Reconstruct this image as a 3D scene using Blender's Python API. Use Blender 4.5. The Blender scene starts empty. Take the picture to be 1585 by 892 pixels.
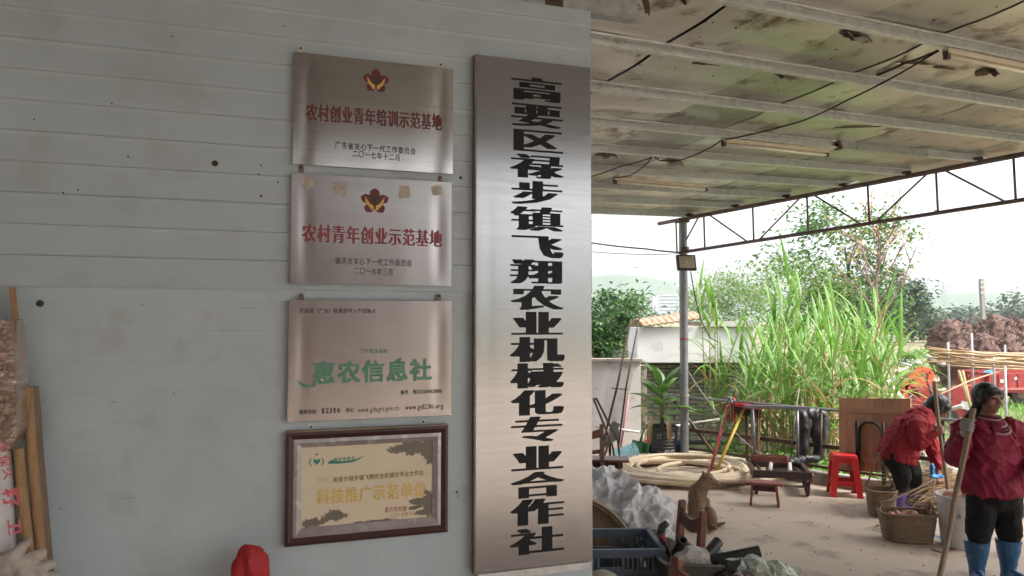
import bpy, bmesh, math, random
from mathutils import Vector, Matrix, Euler, noise, Quaternion
from mathutils.geometry import tessellate_polygon
R = math.radians
V = Vector
scene = bpy.context.scene
col = scene.collection
rnd = random.Random(7)

# ------------------------------------------------------------------ camera
FPX, CX, CY, HOR = 1145.0, 792.5, 446.0, 495.0      # the photograph's focal length, centre and horizon, in its pixels
CAMH = 1.95
PITCH = math.atan((HOR - CY) / FPX)
cam_data = bpy.data.cameras.new('camera')
cam_data.sensor_width = 36.0
cam_data.lens = 36.0 * FPX / 1585.0
cam_data.clip_start = 0.05
cam_data.clip_end = 4000
cam = bpy.data.objects.new('camera', cam_data)
cam.location = (0, 0, CAMH)
cam.rotation_euler = (math.pi / 2 + PITCH, 0, 0)
col.objects.link(cam)
scene.camera = cam

# ------------------------------------------------------------------ sky and sun (overcast)
SUN_EL, SUN_AZ = R(55), R(115)
world = bpy.data.worlds.new('World')
scene.world = world
world.use_nodes = True
wn = world.node_tree.nodes
wl = world.node_tree.links
wn.clear()
w_out = wn.new('ShaderNodeOutputWorld')
w_bg = wn.new('ShaderNodeBackground')
w_sky = wn.new('ShaderNodeTexSky')
w_sky.sky_type = 'NISHITA'
w_sky.sun_disc = False
w_sky.sun_elevation = SUN_EL
w_sky.sun_rotation = SUN_AZ
w_sky.air_density = 1.0
w_sky.dust_density = 6.0
w_sky.ozone_density = 1.0
w_hsv = wn.new('ShaderNodeHueSaturation')           # an overcast, whitish sky
w_hsv.inputs['Saturation'].default_value = 0.38
w_bg.inputs['Strength'].default_value = 0.15
wl.new(w_sky.outputs[0], w_hsv.inputs['Color'])
wl.new(w_hsv.outputs[0], w_bg.inputs[0])
wl.new(w_bg.outputs[0], w_out.inputs[0])
sun_d = bpy.data.lights.new('sun', 'SUN')
sun_d.energy = 1.3
sun_d.angle = R(15)
sun_d.color = (1.0, 0.96, 0.9)
sun = bpy.data.objects.new('sun', sun_d)
sun.location = (20, -10, 40)
sun.rotation_euler = (V((-math.sin(SUN_AZ) * math.cos(SUN_EL), -math.cos(SUN_AZ) * math.cos(SUN_EL), -math.sin(SUN_EL)))).to_track_quat('-Z', 'Y').to_euler()
col.objects.link(sun)
scene.view_settings.view_transform = 'Standard'
scene.view_settings.look = 'None'
scene.view_settings.gamma = 1.0
scene.view_settings.use_curve_mapping = False
scene.view_settings.exposure = 1.78
scene.render.engine = 'CYCLES'
scene.cycles.max_bounces = 8
scene.cycles.diffuse_bounces = 5
scene.cycles.glossy_bounces = 4
scene.cycles.transparent_max_bounces = 16
scene.cycles.volume_bounces = 2
scene.cycles.use_denoising = True

# ------------------------------------------------------------------ pixels of the photograph to points of the place
def ray(px, py):
    u = (px - CX) / FPX
    v = (CY - py) / FPX
    return V((u, math.cos(PITCH) - v * math.sin(PITCH), math.sin(PITCH) + v * math.cos(PITCH)))
EYE = V((0, 0, CAMH))
def at(px, py, d):                       # the point at depth d (metres north of the camera)
    r = ray(px, py)
    return EYE + r * (d / r.y)
def gnd(px, py, z=0.0):                  # the point where that sight line meets height z
    r = ray(px, py)
    return EYE + r * ((z - CAMH) / r.z)
def hit(px, py, p, n):
    r = ray(px, py)
    return EYE + r * ((V(p) - EYE).dot(n) / r.dot(n))
def vp_dir(px, py):
    return ray(px, py).normalized()

# ------------------------------------------------------------------ mesh building
SHOP = bpy.data.scenes.new('workshop')      # where meshes are melted and letters cut; removed at the end
class MB:
    def __init__(s):
        s.v = []; s.f = []
    def add(s, vs, fs):
        b = len(s.v)
        s.v += [V(p) for p in vs]
        s.f += [tuple(i + b for i in f) for f in fs]
        return s
    def box(s, c, d, rot=None):
        c = V(c); h = V(d) / 2
        pts = []
        for x, y, z in ((-1,-1,-1),(1,-1,-1),(1,1,-1),(-1,1,-1),(-1,-1,1),(1,-1,1),(1,1,1),(-1,1,1)):
            p = V((x*h.x, y*h.y, z*h.z))
            if rot is not None: p = rot @ p
            pts.append(c + p)
        return s.add(pts, [(0,3,2,1),(4,5,6,7),(0,1,5,4),(1,2,6,5),(2,3,7,6),(3,0,4,7)])
    def bar(s, a, b, w, h, up=(0,0,1)):   # a box section running from a to b
        a = V(a); b = V(b); d = (b - a).normalized(); up = V(up)
        x = d.cross(up)
        if x.length < 1e-4: x = d.cross(V((1,0,0)))
        x.normalize(); y = x.cross(d)
        pts = [p + x*sx*w/2 + y*sy*h/2 for p in (a, b) for sx, sy in ((-1,-1),(1,-1),(1,1),(-1,1))]
        return s.add(pts, [(3,2,1,0),(4,5,6,7),(0,1,5,4),(1,2,6,5),(2,3,7,6),(3,0,4,7)])
    def tube(s, pts, r, n=8, cap=True, ell=None, twist=None):
        pts = [V(p) for p in pts]
        if not isinstance(r, (list, tuple)): r = [r] * len(pts)
        m = len(pts); rings = []
        t0 = (pts[1] - pts[0]).normalized()
        x = t0.cross(V((0,0,1)))
        if x.length < .05: x = t0.cross(V((0,1,0)))
        x.normalize()
        if twist is not None: x = V(twist)
        for i in range(m):
            t = (pts[min(i+1,m-1)] - pts[max(i-1,0)]).normalized()
            x = (x - t * x.dot(t))
            if x.length < 1e-6: x = t.orthogonal()
            x.normalize()
            y = t.cross(x)
            ri = r[i]
            rx, ry = ri if isinstance(ri, (tuple, list)) else (ri, ri)
            rings.append([pts[i] + x*math.cos(2*math.pi*k/n)*rx + y*math.sin(2*math.pi*k/n)*ry for k in range(n)])
        vs = [p for g in rings for p in g]
        fs = [(i*n+k, i*n+(k+1)%n, (i+1)*n+(k+1)%n, (i+1)*n+k) for i in range(m-1) for k in range(n)]
        if cap:
            fs.append(tuple(reversed(range(n))))
            fs.append(tuple(range((m-1)*n, m*n)))
        return s.add(vs, fs)
    def capsule(s, a, b, ra, rb, n=12):
        a = V(a); b = V(b); d = (b-a).normalized()
        pts = [a - d*ra*.95, a - d*ra*.7, a, a.lerp(b,.33), a.lerp(b,.67), b, b + d*rb*.7, b + d*rb*.95]
        return s.tube(pts, [ra*.3, ra*.72, ra, ra*.67+rb*.33, ra*.33+rb*.67, rb, rb*.72, rb*.3], n)
    def lathe(s, prof, c=(0,0,0), n=20, axis=None, sq=1.0):
        c = V(c); q = V((0,0,1)).rotation_difference(V(axis)) if axis is not None else Quaternion()
        vs = []; fs = []
        for r_, z in prof:
            for k in range(n):
                a = 2*math.pi*k/n
                vs.append(c + q @ V((math.cos(a)*r_, math.sin(a)*r_*sq, z)))
        m = len(prof)
        for i in range(m-1):
            for k in range(n):
                fs.append((i*n+k, i*n+(k+1)%n, (i+1)*n+(k+1)%n, (i+1)*n+k))
        if prof[0][0] > 1e-5: fs.append(tuple(reversed(range(n))))
        if prof[-1][0] > 1e-5: fs.append(tuple(range((m-1)*n, m*n)))
        return s.add(vs, fs)
    def ell(s, c, r, n=14, m=9, rot=None):
        c = V(c); vs = []; fs = []
        for i in range(m+1):
            th = math.pi * i / m
            for k in range(n):
                a = 2*math.pi*k/n
                p = V((math.sin(th)*math.cos(a)*r[0], math.sin(th)*math.sin(a)*r[1], -math.cos(th)*r[2]))
                if rot is not None: p = rot @ p
                vs.append(c + p)
        for i in range(m):
            for k in range(n):
                fs.append((i*n+k, i*n+(k+1)%n, (i+1)*n+(k+1)%n, (i+1)*n+k))
        return s.add(vs, fs)
    def prism(s, poly, o=(0,0,0), ex=(1,0,0), ey=(0,0,1), t=(0,-.01,0)):
        o = V(o); ex = V(ex); ey = V(ey); t = V(t)
        a = [o + ex*x + ey*y for x, y in poly]
        n = len(a)
        tri = tessellate_polygon([[V((x, y, 0)) for x, y in poly]])
        b = len(s.v)
        s.v += a + [p + t for p in a]
        for q in tri:
            s.f.append(tuple(b + i for i in q)); s.f.append(tuple(b + n + i for i in reversed(q)))
        for i in range(n):
            s.f.append((b+i, b+(i+1)%n, b+n+(i+1)%n, b+n+i))
        return s
    def grid(s, fn, nu, nv):
        vs = [V(fn(i/nu, j/nv)) for j in range(nv+1) for i in range(nu+1)]
        w = nu + 1
        return s.add(vs, [(j*w+i, j*w+i+1, (j+1)*w+i+1, (j+1)*w+i) for j in range(nv) for i in range(nu)])
    def blade(s, pts, widths, side, fold=.25):      # a leaf: three points across, folded along its midrib
        pts = [V(p) for p in pts]; m = len(pts); b = len(s.v); side = V(side)
        for i in range(m):
            t = (pts[min(i+1,m-1)] - pts[max(i-1,0)]).normalized()
            x = side - t*side.dot(t)
            x = x.normalized() if x.length > 1e-5 else t.orthogonal().normalized()
            nrm = t.cross(x)
            w = widths[i]
            s.v += [pts[i] - x*w + nrm*w*fold, pts[i], pts[i] + x*w + nrm*w*fold]
        for i in range(m-1):
            a = b + i*3
            s.f += [(a, a+1, a+4, a+3), (a+1, a+2, a+5, a+4)]
        return s
    def mesh(s, name, smooth=False, bevel=0, seg=2, recalc=True):
        me = bpy.data.meshes.new(name)
        me.from_pydata([tuple(p) for p in s.v], [], s.f)
        if bevel or recalc:
            bm = bmesh.new(); bm.from_mesh(me)
            if bevel:
                es = [e for e in bm.edges if len(e.link_faces) == 2 and e.calc_face_angle(0) > R(30)]
                bmesh.ops.bevel(bm, geom=es, offset=bevel, segments=seg, affect='EDGES', profile=.6, clamp_overlap=True)
            bmesh.ops.recalc_face_normals(bm, faces=bm.faces)
            bm.to_mesh(me); bm.free()
        if smooth:
            me.polygons.foreach_set('use_smooth', [True] * len(me.polygons))
            if smooth == 'auto':
                bm = bmesh.new(); bm.from_mesh(me)
                for e in bm.edges:
                    if len(e.link_faces) == 2 and e.calc_face_angle(0) > R(38): e.smooth = False
                bm.to_mesh(me); bm.free()
        me.update()
        return me
    def build(s, name, mat, parent=None, **k):
        return link(name, s.mesh(name, **k), mat, parent)
def link(name, me, mat, parent=None):
    if mat is not None and len(me.materials) == 0: me.materials.append(mat)
    o = bpy.data.objects.new(name, me)
    col.objects.link(o)
    o.parent = parent
    return o
def empty(name, loc=(0,0,0), rz=0.0, label=None, cat=None, group=None):
    o = bpy.data.objects.new(name, None)
    o.empty_display_size = .1
    col.objects.link(o)
    o.location = loc
    o.rotation_euler = (0, 0, rz) if not isinstance(rz, Euler) else rz
    return tag(o, label, cat, group)
def tag(o, label=None, cat=None, group=None, kind=None):
    if label: o['label'] = label
    if cat: o['category'] = cat
    if group: o['group'] = group
    if kind: o['kind'] = kind
    return o
def copy_tree(o, parent=None):
    c = o.copy(); col.objects.link(c); c.parent = parent
    for ch in list(o.children): copy_tree(ch, c)
    return c
def remeshed(mb, name, voxel, smooth=6, folds=None, factor=.5, facets=0):
    """the closed shapes of mb melted into one continuous skin"""
    me = mb.mesh(name)
    o = bpy.data.objects.new(name, me); SHOP.collection.objects.link(o)
    m = o.modifiers.new('r', 'REMESH'); m.mode = 'VOXEL'; m.voxel_size = voxel
    if smooth:
        q = o.modifiers.new('s', 'SMOOTH'); q.iterations = smooth; q.factor = factor
    vl = SHOP.view_layers[0]; vl.update(); dg = vl.depsgraph
    out = bpy.data.meshes.new_from_object(o.evaluated_get(dg))
    bpy.data.objects.remove(o); bpy.data.meshes.remove(me)
    out.name = name
    if folds:
        ns = [v.normal.copy() for v in out.vertices]
        for v, n in zip(out.vertices, ns):
            v.co += n * folds(v.co)
    if facets:                              # creased film: few, irregular, flat facets
        o = bpy.data.objects.new(name, out); SHOP.collection.objects.link(o)
        q = o.modifiers.new('d', 'DECIMATE'); q.ratio = facets
        vl = SHOP.view_layers[0]; vl.update()
        out2 = bpy.data.meshes.new_from_object(o.evaluated_get(vl.depsgraph))
        bpy.data.objects.remove(o); bpy.data.meshes.remove(out); out = out2; out.name = name
        out.polygons.foreach_set('use_smooth', [False] * len(out.polygons))
    else:
        out.polygons.foreach_set('use_smooth', [True] * len(out.polygons))
    out.update()
    return out
def fold_noise(amp, sc, seed=0):
    sc = V(sc)
    def f(p):
        q = V((p.x*sc.x, p.y*sc.y, p.z*sc.z)) + V((seed*7.3, seed*3.1, seed))
        a = noise.noise(q)
        return amp * ((1 - abs(a)*2.2) * .7 + noise.noise(q*2.1)*.5)
    return f

# ------------------------------------------------------------------ materials
MATS = {}
def mat(name, c, rough=.6, metal=0.0, c2=None, scale=6.0, amt=.5, bump=0.0, bscale=None, stretch=(1,1,1), detail=4, emit=None,
        alpha=None, trans=0.0, spec=None, rvar=0.0, orand=0.0, coat=0.0, dirt=None, dscale=2.0, dlo=.52, dhi=.7, aniso=0.0, sub=0.0, coords='Object'):
    if name in MATS: return MATS[name]
    m = bpy.data.materials.new(name); m.use_nodes = True
    nt = m.node_tree; N = nt.nodes; L = nt.links
    b = N['Principled BSDF']
    b.inputs['Roughness'].default_value = rough
    b.inputs['Metallic'].default_value = metal
    if spec is not None: b.inputs['Specular IOR Level'].default_value = spec
    if coat: b.inputs['Coat Weight'].default_value = coat; b.inputs['Coat Roughness'].default_value = .15
    if trans: b.inputs['Transmission Weight'].default_value = trans
    if aniso: b.inputs['Anisotropic'].default_value = aniso
    tc = N.new('ShaderNodeTexCoord')
    mp = N.new('ShaderNodeMapping'); mp.inputs['Scale'].default_value = stretch
    L.new(tc.outputs[coords], mp.inputs[0])
    c = (*c, 1); c2 = (*(c2 if c2 else tuple(x*.72 for x in c[:3])), 1)
    nz = N.new('ShaderNodeTexNoise'); nz.inputs['Scale'].default_value = scale; nz.inputs['Detail'].default_value = detail
    nz.inputs['Roughness'].default_value = .6
    L.new(mp.outputs[0], nz.inputs['Vector'])
    rp = N.new('ShaderNodeMapRange'); rp.inputs[1].default_value = .32; rp.inputs[2].default_value = .68
    rp.inputs[3].default_value = 0; rp.inputs[4].default_value = amt * 2 if amt < .5 else 1
    L.new(nz.outputs['Fac'], rp.inputs[0])
    mx = N.new('ShaderNodeMix'); mx.data_type = 'RGBA'
    mx.inputs[6].default_value = c; mx.inputs[7].default_value = c2
    L.new(rp.outputs[0], mx.inputs[0])
    outc = mx.outputs[2]
    if dirt is not None:
        n2 = N.new('ShaderNodeTexNoise'); n2.inputs['Scale'].default_value = dscale; n2.inputs['Detail'].default_value = 8; n2.inputs['Roughness'].default_value = .65
        L.new(mp.outputs[0], n2.inputs['Vector'])
        r2 = N.new('ShaderNodeMapRange'); r2.inputs[1].default_value = dlo; r2.inputs[2].default_value = dhi
        L.new(n2.outputs['Fac'], r2.inputs[0])
        m2 = N.new('ShaderNodeMix'); m2.data_type = 'RGBA'; m2.inputs[7].default_value = (*dirt, 1)
        L.new(outc, m2.inputs[6]); L.new(r2.outputs[0], m2.inputs[0])
        outc = m2.outputs[2]
    if orand:
        oi = N.new('ShaderNodeObjectInfo')
        r3 = N.new('ShaderNodeMapRange'); r3.inputs[3].default_value = 1 - orand; r3.inputs[4].default_value = 1 + orand
        L.new(oi.outputs['Random'], r3.inputs[0])
        h = N.new('ShaderNodeHueSaturation'); L.new(r3.outputs[0], h.inputs['Value']); L.new(outc, h.inputs['Color'])
        outc = h.outputs[0]
    L.new(outc, b.inputs['Base Color'])
    if rvar:
        r4 = N.new('ShaderNodeMapRange'); r4.inputs[3].default_value = max(rough - rvar, .03); r4.inputs[4].default_value = min(rough + rvar, 1)
        L.new(nz.outputs['Fac'], r4.inputs[0]); L.new(r4.outputs[0], b.inputs['Roughness'])
    if bump:
        n3 = N.new('ShaderNodeTexNoise'); n3.inputs['Scale'].default_value = bscale or scale*4; n3.inputs['Detail'].default_value = 5
        L.new(mp.outputs[0], n3.inputs['Vector'])
        bp = N.new('ShaderNodeBump'); bp.inputs['Strength'].default_value = 1; bp.inputs['Distance'].default_value = bump
        L.new(n3.outputs['Fac'], bp.inputs['Height']); L.new(bp.outputs[0], b.inputs['Normal'])
    if emit: b.inputs['Emission Color'].default_value = (*emit[:3], 1); b.inputs['Emission Strength'].default_value = emit[3]
    if alpha is not None: b.inputs['Alpha'].default_value = alpha
    if sub:
        b.inputs['Subsurface Weight'].default_value = sub; b.inputs['Subsurface Radius'].default_value = (.02, .008, .005); b.inputs['Subsurface Scale'].default_value = .5
    MATS[name] = m
    return m
def leaf_mat(name, c, c2, tr=.35, rough=.5, scale=3.0, c3=None):
    """leaves let some light through"""
    m = mat(name, c, rough, c2=c2, scale=scale, amt=.5, dirt=c3, dscale=scale*.7, dlo=.58, dhi=.66)
    nt = m.node_tree; N = nt.nodes; L = nt.links
    b = N['Principled BSDF']; out = N['Material Output']
    t = N.new('ShaderNodeBsdfTranslucent')
    src = b.inputs['Base Color'].links[0].from_socket
    L.new(src, t.inputs[0])
    ms = N.new('ShaderNodeMixShader'); ms.inputs[0].default_value = tr
    L.new(b.outputs[0], ms.inputs[1]); L.new(t.outputs[0], ms.inputs[2]); L.new(ms.outputs[0], out.inputs[0])
    return m

# ------------------------------------------------------------------ lettering (flat print cut from the built-in font)
GLYPHS = {}
def glyph(ch, offset=0.0):
    k = (ch, offset)
    if k in GLYPHS: return GLYPHS[k]
    c = bpy.data.curves.new('lettering', 'FONT'); c.body = ch; c.resolution_u = 3
    c.offset = offset
    o = bpy.data.objects.new('lettering', c); SHOP.collection.objects.link(o)
    vl = SHOP.view_layers[0]; vl.update(); dg = vl.depsgraph
    me = bpy.data.meshes.new_from_object(o.evaluated_get(dg))
    vs = [v.co.copy() for v in me.vertices]; fs = [tuple(p.vertices) for p in me.polygons]
    bpy.data.objects.remove(o); bpy.data.curves.remove(c); bpy.data.meshes.remove(me)
    GLYPHS[k] = (vs, fs)
    return GLYPHS[k]
def put_glyph(mb, ch, o, ex, ey, en, w, h, bold=(0, 0), shear=0):
    """one character in a cell w by h whose lower left corner is o; bold = extra stroke width (x, y) as a share of the cell"""
    vs, fs = glyph(ch)
    if not vs: return
    wide = ord(ch) > 0x2000
    if wide: x0, x1, y0, y1 = 0.0, 1.0, -.12, .88
    else:
        x0, x1 = min(v.x for v in vs) - .05, max(v.x for v in vs) + .05; y0, y1 = -.12, .88
    steps = [(0, 0)]
    if bold[0]:
        k = max(1, math.ceil(bold[0] / .055))
        steps = [((i/k - .5) * bold[0], 0) for i in range(k+1)]
    if bold[1]: steps = [(a, b_) for a, _ in steps for b_ in (-bold[1]/2, bold[1]/2)]
    for n, (dx, dy) in enumerate(steps):
        mb.add([o + ex*(((v.x-x0)/(x1-x0) + dx + shear*((v.y-y0)/(y1-y0)-.5)) * w) + ey*(((v.y-y0)/(y1-y0) + dy) * h) + en*(n*.00006) for v in vs], fs)
def text_line(mb, s, o, ex, ey, en, width, h, bold=(0, 0), latin=.55):
    """a line of text fitted into width; o = lower left corner"""
    ws = [1.0 if ord(c) > 0x2000 else (latin if c != ' ' else latin*.7) for c in s]
    if any(c in 'mwWM' for c in s): ws = [w_*1.4 if c in 'mwWM' else (w_*.55 if c in '.:il1j' else w_) for c, w_ in zip(s, ws)]
    tot = sum(ws); x = 0
    for c, w_ in zip(s, ws):
        cw = width * w_ / tot
        if c != ' ': put_glyph(mb, c, o + ex*(x + cw*.03), ex, ey, en, cw*.94, h, bold)
        x += cw
# ================================================================== the shed wall
TH = math.atan(FPX / (4195.0 - CX))                 # the wall recedes to the right
WX = V((math.cos(TH), math.sin(TH), 0)); WN = V((math.sin(TH), -math.cos(TH), 0))
W0 = at(577, HOR, 2.72); W0.z = 0
UP = V((0, 0, 1))
def wallpt(px, py, off=0.0):             # (along the wall, height) of the wall point seen at a pixel
    p = hit(px, py, W0 + WN*off, WN)
    return (p - W0).dot(WX), p.z
S_END = wallpt(913, 60)[0]
S_BEG = -3.6
Z_TOP = wallpt(912, 19)[1]
JOINT = wallpt(0, 443)[1]
PITCH_R = (wallpt(0, 18.7)[1] - wallpt(0, 404.5)[1]) / 8.0

wall_up = mat('painted_sheet', (.375, .44, .485), .42, c2=(.335, .392, .432), scale=2.2, amt=.5, dirt=(.295, .325, .34), dscale=3.5, dlo=.52, dhi=.78, bump=.0006, bscale=9, rvar=.08)
wall_low = mat('painted_sheet_lower', (.41, .48, .52), .45, c2=(.345, .402, .43), scale=2.6, amt=.5, dirt=(.29, .31, .305), dscale=4.5, dlo=.53, dhi=.78, bump=.0005, bscale=7, rvar=.1)
shed = empty('shed_wall', W0, TH, 'pale grey ribbed metal panel wall of the shed behind the plaques', 'wall')
def ribbed(z0, z1, depth, y0, phase):
    """profile running up the sheet: flats with a pressed rib every PITCH_R"""
    pr = [(y0, z0)]
    z = JOINT + phase
    while z < z1:
        if z > z0 + .03 and z < z1 - .03:
            g = depth * rnd.uniform(.6, 1.15)
            pr += [(y0, z-.013), (y0-g*.8, z-.004), (y0-g*.9, z), (y0+g*1.1, z+.0035), (y0+g*.25, z+.007), (y0, z+.016)]
        z += PITCH_R
    pr.append((y0, z1))
    return [(y, z) for y, z in pr]
def sheet(name, s0, s1, prof, thick, m):
    mb = MB()
    n = len(prof); vs = []
    K = 12
    for i in range(K+1):
        s = s0 + (s1-s0)*i/K
        for y, z in prof:
            vs.append((s, y + .0018*noise.noise(V((s*1.7, z*1.1, 3))), z))
    fs = [(i*n+j, (i+1)*n+j, (i+1)*n+j+1, i*n+j+1) for i in range(K) for j in range(n-1)]
    mb.add(vs, fs)
    o = mb.build(name, m, shed, recalc=False)
    md = o.modifiers.new('thick', 'SOLIDIFY'); md.thickness = thick; md.offset = -1
    return o
sheet('upper_sheet', S_BEG, S_END, ribbed(JOINT, Z_TOP, .0037, -.009, .104*.95), .05, wall_up)
sheet('lower_sheet', S_BEG, S_END, ribbed(0.0, JOINT + .03, .0004, 0.0, -PITCH_R*10 - .045), .045, wall_low)
MB().box((S_END - .05, 3.03, Z_TOP/2), (.06, 5.9, Z_TOP)).build('return_sheet', wall_low, shed)
dark_metal = mat('weathered_dark_steel', (.06, .055, .052), .55, .6, c2=(.13, .07, .045), scale=14, amt=.6, bump=.001)
grime = mat('rusty_bolt', (.035, .03, .028), .6, .4, c2=(.10, .06, .04), scale=60)
for px, py, r_ in ((62, 470, .0075), (333, 254, .0072), (199, 243.5, .0022), (404, 257, .002), (401, 271, .0022), (404, 304, .003), (267, 58, .002), (440, 42, .002),
                   (54, 186, .0018), (174, 162, .002), (99, 299, .002), (122, 295, .002), (430, 283, .002), (712, 276, .004), (707, 762, .003)):
    s, z = wallpt(px, py)
    mb = MB()
    y = -.009 if z > JOINT else 0
    mb.lathe([(r_*1.5, 0), (r_*1.5, r_*.25), (r_*.85, r_*.3), (r_*.8, r_*1.0), (r_*.4, r_*1.2)], (s, y, z), 10, axis=(0, -1, 0))
    mb.build('bolt', grime, shed, smooth='auto')
galv = mat('galvanised_steel', (.42, .43, .43), .42, .75, c2=(.30, .31, .31), scale=22, amt=.5, dirt=(.20, .17, .14), dscale=6, dlo=.6, dhi=.8, rvar=.12)
scuff_m = mat('brown_scuff', (.20, .16, .12), .8, c2=(.30, .27, .23), scale=60)
for px, py, w_, h_, an in ((222, 472, 10, 1.4, 0), (385, 856, 1.2, 12, 0), (176, 623, 14, 1.2, 0), (93, 787, 6, 2, -20), (269, 609, 5, 3.5, 0), (232, 723, 5, 1.4, 25), (392, 762, 6, 1.5, 60), (240, 814, 5, 1.5, -30), (386, 477, 30, 1.2, 0), (339, 488, 3, 3, 0), (200, 771, 22, 1.2, 0), (114, 594, 2, 2, 0), (300, 771, 1.6, 1.6, 0), (137, 720, 1.6, 1.6, 0), (417, 463, 1.5, 5, 0), (151, 712, 3, 1.2, 20), (708, 768, 2, 10, 5), (703, 780, 1.5, 4, 0), (560, 62, 2, 2, 0)):
    s, z = wallpt(px, py); k = 2.6/FPX; pl = []
    for i in range(9):
        t = 2*math.pi*i/9; x, y = math.cos(t)*w_/2*k*rnd.uniform(.5, 1.1), math.sin(t)*h_/2*k*rnd.uniform(.5, 1.1)
        pl.append((x*math.cos(R(an)) - y*math.sin(R(an)), x*math.sin(R(an)) + y*math.cos(R(an))))
    MB().prism(pl, (s, (-.0105 if z > JOINT else -.0022), z), (1, 0, 0), (0, 0, 1), (0, .0006, 0)).build('scuff', scuff_m, shed)
# stub post carrying the roof on the wall's top
sa, _ = wallpt(852, 8); 
MB().box((sa+.02, .03, Z_TOP+.2), (.075, .055, .6)).build('stub_post', dark_metal, shed)
MB().box((sa-.7, .035, Z_TOP+.052), (2.2, .05, .1)).build('top_rail', galv, shed)

# ================================================================== plaques
steel = mat('brushed_steel', (.60, .565, .545), .27, 1.0, c2=(.52, .485, .465), scale=5, amt=.35, stretch=(1, 1, 16), dirt=(.40, .36, .34), dscale=5, dlo=.6, dhi=.82, bump=.00004, bscale=260, rvar=.05)
def steel_variant(name, tint, rough):
    m = steel.copy(); m.name = name
    for nd in m.node_tree.nodes:
        if nd.type == 'MIX' and not nd.inputs[6].is_linked:
            nd.inputs[6].default_value = (*tint, 1); nd.inputs[7].default_value = (*[t*.86 for t in tint], 1)
    for nd in m.node_tree.nodes:
        if nd.type == 'MAP_RANGE' and nd.outputs[0].is_linked and nd.outputs[0].links[0].to_socket.name == 'Roughness':
            nd.inputs[3].default_value = rough - .04; nd.inputs[4].default_value = rough + .06
    return m
tab_white = mat('pale_tab', (.62, .60, .58), .45, .3, c2=(.45, .42, .40), scale=80)
tab_rust = mat('rusty_tab', (.16, .105, .08), .7, .3, c2=(.28, .22, .19), scale=70)
ink_red = mat('dark_red_ink', (.135, .018, .022), .5, c2=(.10, .012, .018), scale=30)
ink_red2 = mat('faded_red_ink', (.27, .035, .05), .55, c2=(.20, .03, .04), scale=40, dirt=(.33, .18, .17), dscale=60, dlo=.66, dhi=.72)
ink_black = mat('black_ink', (.012, .012, .014), .45, c2=(.03, .028, .028), scale=40)
ink_green = mat('worn_green_ink', (.055, .20, .13), .5, c2=(.10, .25, .18), scale=30, dirt=(.32, .33, .28), dscale=22, dlo=.64, dhi=.72)
ink_gold = mat('gold_ink', (.55, .36, .06), .5, c2=(.62, .43, .12), scale=30)
ink_fade = mat('faded_gold_ink', (.60, .46, .16), .6, c2=(.66, .52, .24), scale=40, dirt=(.66, .58, .40), dscale=50, dlo=.62, dhi=.7)

def rect_of(tl, tr, br, bl, off):
    ps = [wallpt(*p, off) for p in (tl, tr, br, bl)]
    return (ps[0][0]+ps[3][0])/2, (ps[1][0]+ps[2][0])/2, (ps[2][1]+ps[3][1])/2, (ps[0][1]+ps[1][1])/2
def plate(parent, s0, s1, z0, z1, y_face, y_back, m, bow, seed, name='plate'):
    """a thin folded metal tray, its face slightly bowed so that reflections bend near the edges"""
    w, h = s1-s0, z1-z0
    def bump(a, b_):
        e = .0
        for t, sg in ((a*w, 1), ((1-a)*w, -1)):
            e += bow * math.exp(-((t-.05)/.022)**2) * (math.sin(math.pi*b_) ** .8) * (1 if sg > 0 else .8)
        e += bow*.30*noise.noise(V((a*5+seed, b_*.9, seed)))
        edge = min(a, 1-a)*w
        return e
    mb = MB()
    nu, nv = 72, 30
    b = len(mb.v)
    vs = [(s0+w*i/nu, y_face + bump(i/nu, j/nv), z0+h*j/nv) for j in range(nv+1) for i in range(nu+1)]
    k = nu+1
    mb.add(vs, [(j*k+i, j*k+i+1, (j+1)*k+i+1, (j+1)*k+i) for j in range(nv) for i in range(nu)])
    # folded rim: four sides going back to the wall
    rim = [j for j in range(k)] + [j*k+nu for j in range(1, nv+1)] + [nv*k+i for i in range(nu-1, -1, -1)] + [j*k for j in range(nv-1, 0, -1)]
    n = len(mb.v)
    for i in rim:
        p = mb.v[i]; mb.v.append(V((p.x, y_back, p.z)))
    q = len(rim)
    for i in range(q):
        mb.f.append((rim[i], n+i, n+(i+1)%q, rim[(i+1)%q]))
    o = mb.build(name, m, parent, smooth='auto')
    return o
def tabs(parent, spots, y, m):
    for px, py, up in spots:
        s, z = wallpt(px, py)
        mb = MB()
        out = [(-.009, -.014), (.009, -.014), (.009, .006), (.0065, .0115), (0, .0135), (-.0065, .0115), (-.009, .006)]
        mb.prism(out, (s, y, z), (1, 0, 0), (0, 0, 1), (0, .002, 0))
        t = mb.build('hanger_tab', m, parent)
        MB().lathe([(.0048, 0), (.0048, .0012), (.0028, .003), (.001, .0032)], (s, y-.0004, z+.003), 10, axis=(0, -1, 0)).build('screw', grime, t, smooth='auto')
EXl, EYl, ENl = V((1, 0, 0)), V((0, 0, 1)), V((0, -1, 0))
def wall_text(parent, name, s, a, b, hpx, m, off, bold=(0, 0), latin=.55):
    """a line of print between two pixels (the middle of its first and last character's outer edges)"""
    s0, z0 = wallpt(*a, off); s1, z1 = wallpt(*b, off)
    dep = hit(*a, W0 + WN*off, WN).y
    h = hpx * dep / FPX
    ex = V((s1-s0, 0, z1-z0)); w = ex.length; ex.normalize(); ey = V((-ex.z, 0, ex.x))
    mb = MB()
    text_line(mb, s, V((s0, -off-.0006, z0)) - ey*h/2, ex, ey, ENl, w, h, bold, latin)
    return mb.build(name, m, parent, recalc=False)
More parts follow.
